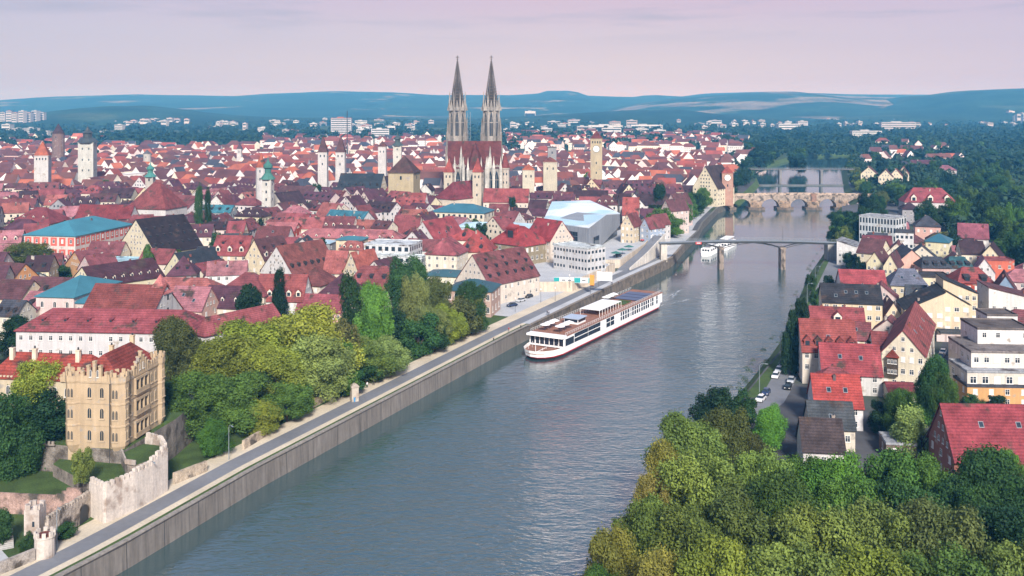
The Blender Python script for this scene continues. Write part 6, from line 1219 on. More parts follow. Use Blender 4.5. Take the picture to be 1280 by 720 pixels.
for i, h in enumerate(kept[:292]):
    near = h['y'] < 640; D = random.random()
    dm = None
    if h['y'] < 900 and D < .62 and h['rt'] in ('x', 'hip'): dm = [(max(2, int(h['w'] / 4.5)), random.choice(('gable', 'dark_shed', 'tile_shed')), random.uniform(.18, .35), random.uniform(1.1, 1.5))]
    hw_ = int(h['w'] / 2.9)
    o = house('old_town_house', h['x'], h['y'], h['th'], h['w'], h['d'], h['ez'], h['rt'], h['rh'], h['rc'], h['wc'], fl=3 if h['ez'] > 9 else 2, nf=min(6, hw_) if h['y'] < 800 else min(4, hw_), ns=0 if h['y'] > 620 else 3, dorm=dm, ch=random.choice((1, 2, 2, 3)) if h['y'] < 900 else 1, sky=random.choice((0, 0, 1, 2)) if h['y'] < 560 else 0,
              win='win' if h['y'] < 520 else 'dark', keep=False, gw=h['y'] < 800, blind=.15)
    o['category'] = 'house'; o['group'] = 'old town houses'
    PEND.append((o, '%s %s house with %s %s roof' % (SIZEW(h['w']), h['wc'].replace(' ', '-'), RN[h['rc']], KIND[h['rt']]), '%s %s houses with %s %s roofs' % (SIZEW(h['w']), h['wc'].replace(' ', '-'), RN[h['rc']], KIND[h['rt']]), h['x'], h['y']))
far = MB(); fr_mats = [mat('far_roof_%d' % i, jit(RC[c], .1), .85, .25, .1) for i, c in enumerate(('red', 'red-brown', 'brown', 'purple-brown', 'orange', 'slate'))] + [mat('far_wall_%d' % i, WC[c], .9, .1, .2) for i, c in enumerate(('white', 'cream', 'pale pink'))] + [M['glass']]
for h in kept[292:]:
    c, s = math.cos(h['th']), math.sin(h['th']); T = lambda x, y, z: (h['x'] + c * x - s * y, h['y'] + s * x + c * y, z)
    w, d, ez, rh = h['w'] / 2, h['d'] / 2, h['ez'], h['rh']; mr_ = random.choice((0, 1, 1, 2, 2, 3, 3, 3, 4, 5)) if h['rt'] != 'flat' else 5; mw = 6 + random.choice((0, 0, 1, 2))
    k = 1.0 if h['rt'] != 'hip' else .45
    far.hexa([T(-w, -d, 0), T(w, -d, 0), T(w, d, 0), T(-w, d, 0)], [T(-w, -d, ez), T(w, -d, ez), T(w, d, ez), T(-w, d, ez)], mw)
    if h['rt'] == 'y':
        far.add([T(-w, -d, ez), T(w, -d, ez), T(0, -d, ez + rh), T(-w, d, ez), T(w, d, ez), T(0, d, ez + rh)], [(0, 1, 2), (4, 3, 5)], mw)
        far.add([T(-w - .4, -d - .3, ez - .3), T(0, -d - .3, ez + rh + .1), T(0, d + .3, ez + rh + .1), T(-w - .4, d + .3, ez - .3), T(w + .4, -d - .3, ez - .3), T(w + .4, d + .3, ez - .3)], [(0, 1, 2, 3), (1, 4, 5, 2)], mr_)
    else:
        far.add([T(-w - .3, -d - .4, ez - .2), T(w + .3, -d - .4, ez - .2), T(w * k, 0, ez + rh), T(-w * k, 0, ez + rh), T(-w - .3, d + .4, ez - .2), T(w + .3, d + .4, ez - .2)], [(0, 1, 2, 3), (5, 4, 3, 2)], mr_)
        far.add([T(-w, -d, ez), T(-w, d, ez), T(-w * k, 0, ez + rh - .05), T(w, -d, ez), T(w, d, ez), T(w * k, 0, ez + rh - .05)], [(1, 0, 2), (3, 4, 5)], mw if k == 1 else mr_)
    for q in range(int(w / 1.6)):
        for z in (ez * .35, ez * .72): a = -w + 1.6 + q * 3.2; far.add([T(a - .5, -d - .03, z - .7), T(a + .5, -d - .03, z - .7), T(a + .5, -d - .03, z + .7), T(a - .5, -d - .03, z + .7)], [(0, 1, 2, 3)], 9)
tag(far.build('distant_town_roofs', fr_mats), 'farthest roofs of the old town reading as one mass', None, None, 'stuff')

# ------------------------------------------------------------------ pale suburbs between the town and the hills
def block(px, pyb, wpx, h, label=None, col=None, n=1, name='distant_block', rows=3, plural=None, top=None):
    Y = HC * F / (pyb - HOR); x = (px - 640) * Y / F; w = wpx * Y / F; d = random.uniform(14, 26)
    col = col or random.choice(((.66, .66, .66), (.70, .69, .66), (.62, .60, .58), (.55, .52, .52), (.68, .60, .56)))
    r = empty(name, (x, Y, 0), R_(random.uniform(-14, 14)))
    g = MB(); g.box(-w / 2, w / 2, -d / 2, d / 2, 0, h); b = g.build('wall', M['plaster'], r, color=col)
    g = MB(); g.box(-w / 2 - .3, w / 2 + .3, -d / 2 - .3, d / 2 + .3, h + .01, h + .8); g.box(-w * .2, w * .1, -d * .2, d * .2, h + .8, h + 3); g.build('roof', M['plaster'], r, color=top or random.choice(((.5, .5, .5), (.3, .3, .32), (.62, .62, .62), (.35, .16, .13))))
    for k in range(rows):
        z = h * (k + .55) / rows; MB().box(-w / 2 + 1, w / 2 - 1, -d / 2 - .05, -d / 2, z - h / rows * .2, z + h / rows * .2).build('window_band', M['glass'], r)
    r['category'] = 'building'
    if label: r['label'] = label
    else:
        nm = 'white' if min(col) > .6 else 'pale grey' if col[0] < .6 else 'pale rose'
        sz = 'long low' if w > 2.6 * h else 'tall' if h > .8 * w else 'boxy'
        r['group'] = 'pale suburb buildings'; PEND.append((r, '%s %s suburb building' % (sz, nm), '%s %s suburb buildings' % (sz, nm), x, Y))
    return r
block(427, 172, 25, 44, 'tall pale tower block with rusty top storey left of the cathedral', (.62, .62, .64), rows=9, top=(.42, .16, .11))
MB().tube((0, 0, 0), (0, 0, 66), .9, .6, 5).build('lattice_mast', M['dark'])
cr = bpy.data.objects['lattice_mast']; cr.location = ((434 - 640) * 1500 / F, 1500, 0); tag(cr, 'thin brown construction crane mast before the tower block', 'mast')
block(475, 178, 22, 26, 'white slab block with window grid left of the cathedral', (.68, .69, .70), rows=6)
block(455, 168, 14, 20, 'white angular hall beside the slab block', (.70, .70, .70), rows=1); block(488, 166, 12, 18, 'white wedge roofed hall right of the angular hall', (.72, .72, .72), rows=1)
block(663, 150, 13, 42, 'lone white grain silo at the foot of the hills right of the cathedral', (.70, .70, .70), rows=1)
block(757, 165, 42, 18, 'long white factory hall right of the cathedral', (.72, .72, .72), rows=1); block(790, 160, 13, 24, 'pinkish block next to the long white factory hall', (.60, .52, .52))
block(764, 171, 24, 20, 'white administration block below the factory hall', (.70, .70, .68)); block(805, 162, 34, 14, 'low white shed row near the chimney', (.72, .72, .72), rows=1)
block(1122, 165, 42, 26, 'large pale hospital block on the valley floor under the right hills', (.62, .58, .58), rows=5); block(1140, 163, 18, 22, 'grey stair wing of the pale hospital block', (.5, .5, .5), rows=4)
block(1082, 176, 36, 20, 'white balcony apartment slab in the trees below the hospital', (.74, .74, .72), rows=5)
block(985, 164, 28, 20, 'white apartment group left of the hospital', (.70, .70, .70)); block(1003, 163, 12, 26, 'tall white slab beside the apartment group', (.66, .64, .66), rows=5)
for i in range(7): block(4 + i * 8.2, 158 - abs(i - 3) * .3, 6.5, 52 if i % 2 else 46, None, (.60, .58, .58), rows=6)
for px, py, w, h in ((10, 166, 10, 22), (24, 168, 12, 14), (40, 167, 15, 14), (60, 170, 8, 10), (133, 168, 14, 8), (150, 162, 10, 14)): block(px, py, w, h)
for k in range(52): block(random.gauss(190, 26), random.uniform(147, 160), random.uniform(3, 9), random.uniform(12, 26), None, rows=2)
for k in range(12): block(random.uniform(255, 310), random.uniform(156, 164), random.uniform(3, 8), random.uniform(10, 20), None, rows=2)
for k in range(34): block(random.uniform(320, 560), random.uniform(152, 170), random.uniform(5, 15), random.uniform(8, 18), None, rows=2)
for k in range(52): block(random.uniform(625, 900), random.uniform(151, 172), random.uniform(4, 15), random.uniform(8, 19), None, rows=2)
for k in range(34): block(random.uniform(880, 1010), random.uniform(148, 164), random.uniform(3, 8), random.uniform(8, 20), None, rows=2)
for k in range(34): block(random.uniform(1020, 1280), random.uniform(151, 160), random.uniform(3, 8), random.uniform(8, 16), None, rows=2)
for k in range(8): block(random.uniform(1240, 1285), random.uniform(152, 156), random.uniform(3, 5), random.uniform(26, 50), None, rows=2)
# ------------------------------------------------------------------ trees
def crown(seed, lobes, leaves, leaf, shape='round', lobe_r=(.26, .4), drop=0.0):
    """a unit crown (radius 1, height 1): leaf clumps spread through lobes; shape: round, column, cone, willow"""
    rs = np.random.default_rng(seed); C = []
    while len(C) < lobes:
        z = rs.uniform(.06, .9); a = rs.uniform(0, 6.283)
        if shape == 'round': R = .78 * math.sqrt(max(.02, 1 - ((z - .42) / .56) ** 2)); r = rs.uniform(*lobe_r); q = R * math.sqrt(rs.uniform(.15, 1))
        elif shape == 'column': R = .62 * min(1, (1.03 - z) * 3.2, z * 4 + .3); r = rs.uniform(.3, .46); q = R * math.sqrt(rs.uniform(.1, 1))
        elif shape == 'cone': R = .86 * (1 - z) ** .8; r = .12 + .3 * (1 - z) * rs.uniform(.6, 1.1); q = R * math.sqrt(rs.uniform(.3, 1))
        else: R = .72 * math.sqrt(max(.05, 1 - (z - .25) ** 2 / .6)); r = rs.uniform(.22, .36); q = R
        C.append((q * math.cos(a), q * math.sin(a), z, r, rs.uniform(.75, 1.25)))
    C = np.array(C); n = leaves
    C[:, :3] += rs.normal(size=(len(C), 3)) * np.array([.07, .07, .05]); w = C[:, 3] ** 2 * C[:, 4]; idx = rs.choice(len(C), n, p=w / w.sum()); d = rs.normal(size=(n, 3)); d[:, 2] += .35; d /= np.linalg.norm(d, axis=1)[:, None]
    rad = C[idx, 3] * (1 - .42 * rs.uniform(0, 1, n) ** 2) * (1 + .17 * rs.normal(size=n)); zs = .62 if shape in ('round', 'willow') else .5
    if shape == 'column': zs = .55
    p = C[idx, :3] + d * rad[:, None] * np.array([1, 1, zs])
    if drop: p[:, 2] -= drop * rs.uniform(0, 1, n) * np.hypot(p[:, 0], p[:, 1])
    keep = np.ones(n, bool)
    for j in range(len(C)):                                            # thin out what sits deep inside another lobe
        dd = ((p - C[j, :3]) / np.array([1, 1, zs])); keep &= ~((np.linalg.norm(dd, axis=1) < C[j, 3] * .62) & (idx != j) & (rs.uniform(size=n) < .8))
    keep &= p[:, 2] > -.05
    p, d = p[keep], d[keep]; n = len(p)
    nr_ = d + rs.normal(size=(n, 3)) * .62; nr_ /= np.linalg.norm(nr_, axis=1)[:, None]
    t = np.cross(nr_, rs.normal(size=(n, 3))); t /= np.linalg.norm(t, axis=1)[:, None]; b = np.cross(nr_, t)
    s = leaf * rs.uniform(.6, 1.4, n)[:, None]; a1 = rs.uniform(.6, 1.0, n)[:, None]
    F_ = np.array([1, 1, .55]); t, b, nr_ = t * F_, b * F_, nr_ * F_
    V = np.stack([p - t * s, p - b * s * a1 * .7 + nr_ * s * .2, p + t * s, p + b * s * a1 * .7 + nr_ * s * .2], 1).reshape(-1, 3)
    return np_mesh('crown', V, np.arange(4 * n).reshape(-1, 4), [M['leaf']])
def trunk(seed, spread=.5, limbs=5):
    rs = random.Random(seed); g = MB(); g.tube((0, 0, -.02), (.02, .01, .22), .055, .04, 7); g.tube((.02, .01, .22), (.0, .03, .55), .04, .02, 6)
    for k in range(limbs):
        a = 6.283 * k / limbs + rs.uniform(-.3, .3); z = rs.uniform(.18, .36); m = (math.cos(a) * spread * .45, math.sin(a) * spread * .45, z + .18)
        g.tube((0, 0, z), m, .022, .014, 5); g.tube(m, (math.cos(a) * spread, math.sin(a) * spread, z + rs.uniform(.3, .45)), .014, .005, 4)
    return g.mesh('trunk', [M['bark']])
CR = {'near': [crown(i, 64, 46000, .029, lobe_r=(.11, .32)) for i in (1, 2, 3, 4, 5)], 'mid': [crown(i, 34, 12000, .05, lobe_r=(.14, .36)) for i in (11, 12, 13, 14, 15)], 'far': [crown(i, 14, 2600, .10) for i in (21, 22, 23, 24)],
      'column': [crown(i, 34, 13000, .05, 'column') for i in (31, 32)], 'cone': [crown(i, 46, 14000, .045, 'cone') for i in (41, 42)], 'willow': [crown(i, 30, 20000, .04, 'willow', drop=.35) for i in (51, 52)]}
TK = [trunk(i) for i in (1, 2, 3)]; TKT = [trunk(9, .15, 4)]
GREENS = {'green': (.085, .165, .034), 'dark green': (.018, .048, .022), 'deep green': (.042, .098, .032), 'yellow-green': (.25, .295, .052), 'olive': (.150, .195, .05), 'golden olive': (.21, .185, .048), 'brownish green': (.105, .115, .04), 'pale green': (.23, .29, .10), 'bright green': (.10, .22, .04), 'blue-green': (.022, .062, .045)}
KINDNAME = {'near': 'broadleaf tree', 'mid': 'broadleaf tree', 'far': 'broadleaf tree', 'column': 'slender poplar', 'cone': 'dark conifer', 'willow': 'drooping willow'}
def tree(px, pyt, wpx, h, tint='green', form='mid', name=None, base=.12, label=None, gz=0.0, xy=None, r=None):
    """px: photo column of the middle, pyt: row of its top, wpx: width in the photo, h: height in metres"""
    if xy: x, y = xy
    elif False: pass
    else: y = (HC - gz - h) * F / (pyt - HOR); x = (px - 640) * y / F; r = wpx / 2 * y / F
    if px and px < 660 and y < 345 and x > -75 - (200 - y) * .3 and not gz:                    # keep the park trees off the path
        lim = off(LB, y, 13.2 + .38 * r)[0]
        if x > lim: x = lim
    nm = name or {'column': 'poplar_tree', 'cone': 'conifer_tree', 'willow': 'willow_tree'}.get(form, 'broadleaf_tree')
    o = empty(nm, (x, y, gz), random.uniform(0, 6.28)); o['category'] = 'tree'
    if not label: o['group'] = 'trees of the town and river banks'
    if form in ('column', 'cone'): base = min(base, .05)
    link('trunk', random.choice(TKT if form in ('column', 'cone') else TK), o, (0, 0, 0), 0, (r * 1.0 if form not in ('column', 'cone') else r * 1.6, r * 1.0 if form not in ('column', 'cone') else r * 1.6, h))
    link('crown', random.choice(CR[form]), o, (0, 0, h * base), 0, (r * random.uniform(.98, 1.2), r * random.uniform(.94, 1.12), h * (1 - base) * random.uniform(.98, 1.06)), jit([c * k for c, k in zip(GREENS[tint], (.80, .86, .72))], .22))
    if label: o['label'] = label
    else:
        sz = 'small' if h < 8 else 'tall' if h > 17 else 'mid-sized'
        PEND.append((o, '%s %s %s' % (sz, tint, KINDNAME[form]), '%s %s %ss' % (sz, tint, KINDNAME[form]), x, y))
    return o
# park below the villa and along the river road
for a in ((376, 393, 100, 21, 'yellow-green', 'near'), (318, 405, 96, 19, 'yellow-green', 'near'), (285, 432, 84, 17, 'yellow-green', 'near'), (400, 420, 70, 17, 'pale green', 'near'), (345, 440, 80, 15, 'yellow-green', 'near'), (245, 474, 84, 13, 'green', 'near'), (300, 470, 76, 13, 'green', 'near'),
          (222, 402, 54, 17, 'brownish green', 'near'), (425, 430, 44, 14, 'green', 'mid'), (468, 362, 46, 23, 'bright green', 'near'), (512, 330, 42, 22, 'deep green', 'near'), (519, 352, 36, 20, 'pale green', 'near'), (545, 352, 42, 18, 'brownish green', 'near'),
          (547, 386, 38, 13, 'pale green', 'near'), (588, 383, 42, 12, 'yellow-green', 'near'), (625, 360, 46, 15, 'deep green', 'near'), (636, 372, 30, 12, 'olive', 'near'), (600, 372, 40, 13, 'brownish green', 'mid'), (500, 425, 56, 10, 'pale green', 'near'), (465, 430, 54, 10, 'olive', 'near'),
          (524, 400, 40, 11, 'deep green', 'mid'), (565, 395, 34, 11, 'deep green', 'mid'), (492, 385, 36, 14, 'dark green', 'mid'), (450, 468, 38, 5, 'deep green', 'mid'), (486, 452, 50, 6, 'deep green', 'mid'), (425, 400, 40, 17, 'brownish green', 'mid'), (205, 480, 40, 12, 'deep green', 'mid'), (268, 530, 40, 7, 'green', 'near'), (330, 500, 44, 8, 'yellow-green', 'near'), (380, 480, 50, 9, 'green', 'near'),
          (52, 452, 64, 14, 'yellow-green', 'near'), (12, 502, 70, 17, 'deep green', 'near'), (104, 565, 22, 6, 'olive', 'mid'), (32, 308, 56, 15, 'olive', 'near'), (70, 330, 34, 8, 'deep green', 'mid'), (32, 400, 62, 12, 'dark green', 'near'), (60, 500, 60, 8, 'dark green', 'mid'), (-2, 640, 30, 6, 'deep green', 'mid'), (34, 668, 18, 3, 'deep green', 'mid'), (92, 655, 24, 2.4, 'deep green', 'mid'),
          (246, 371, 14, 8, 'deep green', 'mid'), (312, 357, 34, 15, 'dark green', 'mid'), (280, 428, 22, 10, 'dark green', 'mid')): 
    a = (a[0], a[1], a[2] * 1.2, *a[3:])
    tree(*a[:6], gz=8 if a[:2] in ((52, 452), (60, 500)) else 5.4 if a[:2] == (104, 565) else 0)
for a in ((438, 354, 34, 24, 'deep green', 'column'), (350, 345, 24, 17, 'dark green', 'column'), (249, 240, 13, 30, 'deep green', 'column'), (259, 244, 13, 28, 'deep green', 'column'), (404, 203, 16, 27, 'dark green', 'column'), (396, 228, 14, 18, 'deep green', 'mid'), (640, 248, 14, 15, 'dark green', 'mid'), (592, 216, 26, 24, 'dark green', 'mid'), (576, 222, 22, 18, 'dark green', 'mid')): tree(*a)
# avenue by the quay, river gardens
for k in range(9):
    t = k / 8; tree(828 + 50 * t ** .9 + random.uniform(-3, 3), 262 - 27 * t, 40 - 16 * t, 15, random.choice(('green', 'deep green')), 'mid')
for a in ((824, 230, 26, 24, 'dark green', 'mid'), (820, 256, 26, 14, 'dark green', 'mid'), (838, 272, 34, 11, 'green', 'mid'), (848, 250, 26, 14, 'green', 'mid')): tree(*a)
# right bank: foreground wood, riverside trees, gardens
NEAR = ((862, 530, 104, 16, 'olive'), (905, 515, 74, 17, 'brownish green'), (835, 556, 62, 14, 'golden olive'), (880, 580, 120, 16, 'olive'), (818, 600, 64, 13, 'golden olive'), (800, 632, 90, 15, 'olive'), (860, 645, 130, 16, 'olive'), (935, 630, 130, 17, 'olive'), (770, 676, 84, 14, 'golden olive'),
        (985, 600, 110, 17, 'green'), (955, 572, 90, 16, 'olive'), (1040, 582, 96, 16, 'bright green'), (1110, 572, 104, 16, 'green'), (1172, 578, 96, 16, 'green'), (1245, 574, 110, 17, 'deep green'), (1020, 655, 130, 17, 'olive'), (1095, 640, 130, 17, 'olive'), (1170, 640, 126, 17, 'brownish green'), (1255, 640, 120, 17, 'dark green'),
        (890, 694, 130, 16, 'yellow-green'), (990, 704, 140, 16, 'olive'), (1090, 700, 140, 16, 'yellow-green'), (1190, 704, 140, 16, 'green'), (760, 716, 80, 12, 'green'), (830, 704, 110, 14, 'golden olive'), (1275, 700, 120, 16, 'olive'), (1060, 610, 100, 15, 'green'), (1140, 610, 100, 15, 'deep green'), (1210, 606, 100, 15, 'deep green'), (900, 604, 90, 13, 'olive'), (1005, 574, 70, 13, 'green'))
for a in NEAR: tree(*a, 'near')
for a in ((895, 488, 56, 10, 'dark green', 'mid'), (962, 512, 50, 9, 'bright green', 'near'), (925, 494, 46, 8, 'deep green', 'mid'), (940, 545, 60, 12, 'brownish green', 'near'), (1152, 512, 60, 10, 'pale green', 'willow'), (1130, 492, 46, 11, 'green', 'near'), (1105, 500, 40, 8, 'dark green', 'mid'), (1166, 452, 42, 15, 'deep green', 'near'), (1176, 470, 40, 12, 'green', 'near'), (1160, 488, 36, 8, 'bright green', 'mid'),
          (1002, 370, 36, 21, 'dark green', 'cone'), (990, 392, 30, 17, 'dark green', 'cone'), (1035, 342, 26, 10, 'dark green', 'cone'), (1021, 362, 20, 8, 'deep green', 'mid'), (1064, 316, 22, 8, 'dark green', 'mid'), (1078, 328, 20, 6, 'dark green', 'mid'), (1072, 320, 12, 9, 'dark green', 'cone'),
          (1176, 290, 30, 12, 'brownish green', 'mid'), (1192, 292, 30, 12, 'dark green', 'mid'), (1216, 495, 30, 4, 'deep green', 'mid'), (1246, 494, 26, 4, 'dark green', 'mid'), (1220, 414, 14, 5, 'dark green', 'mid'), (1092, 425, 22, 7, 'dark green', 'mid'), (1225, 570, 40, 8, 'deep green', 'mid'), (1262, 566, 40, 8, 'green', 'mid'), (1013, 345, 16, 6, 'deep green', 'mid'), (1120, 374, 10, 5, 'deep green', 'mid')): tree(*a)
for k in range(13): tree(random.uniform(1044, 1084), random.uniform(264, 284), random.uniform(16, 24), random.uniform(7, 10), random.choice(('deep green', 'olive', 'green')), 'mid')
# wooded right bank between the bridges and the dark wood on the slope behind the houses
for k in range(26): _p = random.uniform(1042, 1106); tree(_p, random.uniform(262 if _p < 1088 else 238, 290), random.uniform(16, 28), random.uniform(8, 14), random.choice(('deep green', 'olive', 'dark green', 'brownish green')), 'mid')
def house_hides(px, pyt): return False
n = 0
while n < 104:
    px = random.uniform(1080, 1300); py = random.uniform(168, 300) if px > 1200 else random.uniform(166, 262)
    h = random.uniform(12, 20); y = (HC - h) * F / (py - HOR); x = (px - 640) * y / F; r = random.uniform(5, 9)
    if x < interp(RB, min(y, 1590)) + 14 or clash(x, y, r * 1.3, r * 1.3, 0, 0): continue
    if y < 560 and px < 1235: continue
    tree(0, 0, 0, h, random.choice(('dark green', 'deep green', 'blue-green', 'green', 'deep green')), 'mid' if y < 900 else 'far', xy=(x, y), r=r); n += 1
for k in range(22): tree(random.uniform(924, 1004), random.uniform(166, 196), random.uniform(16, 28), random.uniform(14, 20), random.choice(('dark green', 'blue-green', 'deep green')), 'far')
for k in range(9): y = 830 + 50 * k; tree(0, 0, 0, random.uniform(10, 15), random.choice(('deep green', 'dark green')), 'far', xy=(interp(LB, y) - 4 - random.uniform(0, 5), y), r=random.uniform(5, 7))
for k in range(10): y = 800 + 60 * k; tree(0, 0, 0, random.uniform(9, 14), random.choice(('deep green', 'olive')), 'far', xy=(interp(RB, y) + 11 + random.uniform(0, 5), y), r=random.uniform(5, 7))
for k in range(52):                                               # courtyard trees in the old town
    for _ in range(20):
        y = random.uniform(430, 1150); x = random.uniform(-.52 * y, interp(LB, y) - 70); r = random.uniform(3, 5)
        if not clash(x, y, r * 1.2, r * 1.2, 0, -1): tree(0, 0, 0, random.uniform(9, 14), random.choice(('dark green', 'deep green', 'green')), 'far', xy=(x, y), r=r); break
# the far woods: one mass
def far_wood(name, pts, label, leaf=2.3, per=70, col=(.020, .050, .026)):
    rs = np.random.default_rng(len(pts)); P_ = np.array(pts); n = len(P_); C = np.repeat(P_, per, 0); m = len(C)
    d = rs.normal(size=(m, 3)); d[:, 2] = np.abs(d[:, 2]); d /= np.linalg.norm(d, axis=1)[:, None]
    p = np.stack([C[:, 0] + d[:, 0] * C[:, 2] * .55, C[:, 1] + d[:, 1] * C[:, 2] * .55, C[:, 2] * (.25 + .75 * d[:, 2] ** .8) * rs.uniform(.55, 1, m)], 1)
    nr_ = d + rs.normal(size=(m, 3)) * .5; nr_ /= np.linalg.norm(nr_, axis=1)[:, None]; t = np.cross(nr_, rs.normal(size=(m, 3))); t /= np.linalg.norm(t, axis=1)[:, None]; b = np.cross(nr_, t)
    s = (leaf * C[:, 2] / 14 * rs.uniform(.7, 1.3, m))[:, None]; V = np.stack([p - t * s, p - b * s, p + t * s, p + b * s], 1).reshape(-1, 3)
    o = link(name, np_mesh(name, V, np.arange(4 * m).reshape(-1, 4), [M['leaf']]), color=col); return tag(o, label, None, None, 'stuff')
pts = []
def belt(x0, x1, y0, y1, n, h0=11, h1=19):
    for _ in range(n):
        px, py = random.uniform(x0, x1), random.uniform(y0, y1); y = HC * F / (py - HOR); x = (px - 640) * y / F
        if not clash(x, y, 8, 8, 0, 1): pts.append((x, y, random.uniform(h0, h1)))
belt(-60, 130, 176, 192, 120); belt(120, 330, 172, 184, 300); belt(330, 560, 170, 180, 160); belt(-60, 600, 160, 172, 190); belt(-60, 120, 196, 206, 40); belt(560, 920, 172, 189, 230); belt(600, 1010, 163, 176, 240); belt(900, 1340, 172, 190, 620); belt(990, 1340, 160, 173, 300); belt(1120, 1340, 188, 215, 220); belt(640, 1340, 154, 163, 150); belt(-60, 640, 152, 161, 110)
pts = [p for p in pts if not (interp(LB, min(p[1], 1590)) - 4 < p[0] < interp(RB, min(p[1], 1590)) + 4 and p[1] < 1590)]
far_wood('far_wood', pts, 'dark tree belt between the old town and the suburbs')
bank = []
for k in range(150):
    y = random.uniform(780, 1500); s = random.choice((-1, 1)); bank.append(((interp(LB, y) - random.uniform(3, 60)) if s < 0 else interp(RB, y) + random.uniform(8, 70), y, random.uniform(9, 16)))
bank += [(random.uniform(425, 575), random.uniform(1440, 1660), random.uniform(12, 18)) for _ in range(90)]
bank = [b for b in bank if not clash(b[0], b[1], 6, 6, 0, 2) and not (b[0] < 215 and b[1] < 900) ]
far_wood('bank_wood', bank, 'dark woods lining both banks beyond the stone bridge', 1.6, 110)
pts = []
for a in range(700):
    y = random.uniform(2300, 4300); x = random.uniform(-.6, .62) * y; pts.append((x, y, random.uniform(10, 17)))
far_wood('suburb_wood', pts, 'scattered blue hazed trees among the suburbs', 3.2, 34)
sl = []
while len(sl) < 420:
    px = random.uniform(1090, 1330); py = random.uniform(176, 250) if px < 1190 else random.uniform(180, 330); y = HC * F / (py - HOR); x = (px - 640) * y / F
    if y > 560 and not clash(x, y, 8, 8, 0, 2) and x > interp(RB, min(y, 1590)) + 16: sl.append((x, y, random.uniform(9, 15)))
for _ in range(230):
    y = random.uniform(120, 620); x = random.uniform(.535, .85) * y
    if not clash(x, y, 8, 8, 0, 2): sl.append((x, y, random.uniform(8, 14)))
far_wood('slope_wood', sl, 'dense dark green wood on the slope behind the right bank houses', 1.5, 130, (.030, .066, .032))
# scrub on the river slope of the right bank
sc_ = []
for k in range(260):
    y = random.uniform(120, 560)
    if y > 300 and random.random() < .65: continue
    sc_.append((interp(RB, y) + random.uniform(-.5, 6), y, random.uniform(.8, 1.8) if y > 250 else random.uniform(2, 5)))
far_wood('riverside_scrub', sc_, 'low green scrub along the right water edge', .75, 120, (.035, .07, .022))
# ------------------------------------------------------------------ cars, lamps, people
def car_parts():
    b = MB(); pr = [(-2.15, .35), (-2.15, .72), (-1.95, .88), (-1.1, .95), (1.55, .95), (2.1, .85), (2.18, .4), (2.1, .28), (-2.05, .28)]; hw = .86
    n = len(pr); b.add([(x, -hw, z) for x, z in pr] + [(x, hw, z) for x, z in pr], [tuple(range(n))[::-1], tuple(range(n, 2 * n))] + [(i, (i + 1) % n, n + (i + 1) % n, n + i) for i in range(n)])
    b.hexa([(-.55, -.62, 1.42), (1.15, -.62, 1.42), (1.15, .62, 1.42), (-.55, .62, 1.42)], [(-.5, -.58, 1.48), (1.1, -.58, 1.48), (1.1, .58, 1.48), (-.5, .58, 1.48)])
    g = MB(); g.hexa([(-1.2, -.8, .951), (1.75, -.8, .951), (1.75, .8, .951), (-1.2, .8, .951)], [(-.56, -.63, 1.419), (1.16, -.63, 1.419), (1.16, .63, 1.419), (-.56, .63, 1.419)])
    w = MB(); w.add([(.32 * math.cos(6.283 * k / 12), y, .32 * math.sin(6.283 * k / 12)) for y in (-.11, .11) for k in range(12)], [tuple(range(12)), tuple(range(12, 24))[::-1]] + [(k, 12 + k, 12 + (k + 1) % 12, (k + 1) % 12) for k in range(12)])
    h = MB(); h.box(-.03, .03, -.18, .18, -.07, .07)
    return b.mesh('car_body', [M['car_paint']]), g.mesh('car_glass', [M['glass']]), w.mesh('wheel', [M['tyre']]), h.mesh('headlight', [M['frame']])
CB, CG, CW, CH = car_parts()
CC = {'white': (.7, .7, .7), 'silver': (.42, .44, .46), 'black': (.015, .016, .018), 'dark grey': (.07, .075, .08), 'blue': (.04, .10, .22), 'red': (.40, .03, .03), 'dark blue': (.02, .035, .09)}
def car(x, y, th, col, label, z=0.02, group=None):
    r = tag(empty('parked_car', (x, y, z), th), label, 'car', group)
    link('body', CB, r, color=CC[col]); link('window_glass', CG, r)
    for sx in (-1.35, 1.35):
        for sy in (-.78, .78): link('wheel', CW, r, (sx, sy, .32))
    for sy in (-.58, .58): link('headlight', CH, r, (-2.16, sy, .66))
    return r
def along(T, y): s = (interp(T, y + 5) - interp(T, y - 5)) / 10; return math.atan2(1, s)
k = 0
ORD = ('first', 'second', 'third', 'fourth', 'fifth', 'sixth', 'seventh', 'eighth', 'ninth', 'tenth')
for i, (y, c) in enumerate(((243, 'white'), (249, 'dark grey'), (255, 'white'), (261, 'dark blue'), (277, 'white'), (283, 'silver'), (290, 'black'))):
    s = -1; x, yy = off(RST, y, 2.3, s); car(x, yy, along(RST, y), c, '%s car on the river side of the right bank street, %s from the wood' % (c, ORD[i]), group='cars parked along the right bank street')
for i, (y, c) in enumerate(((268, 'black'), (274, 'silver'), (310, 'dark grey'), (352, 'white'), (372, 'silver'), (384, 'white'))):
    x, yy = off(RST, y, 2.3, 1); car(x, yy, along(RST, y), c, '%s car on the house side of the right bank street, %s from the wood' % (c, ORD[i]), group='cars parked along the right bank street')
for i, (y, c) in enumerate(((408, 'dark blue'), (415, 'red'), (422, 'dark grey'), (429, 'silver'), (436, 'black'), (443, 'red'), (450, 'dark grey'))):
    x, yy = off(RST, y, 5.2, 1); car(x, yy, along(RST, y) + .9, c, '%s car in the slanted parking row near the footbridge, %s of the row' % (c, ORD[i]), group='cars parked near the footbridge')
sa, sb_ = Vector(P(1204, 427)[:2]), Vector(P(1180, 492)[:2]); sdv = (sa - sb_).normalized(); sn = Vector((-sdv.y, sdv.x)); sang = math.atan2(sdv.y, sdv.x)
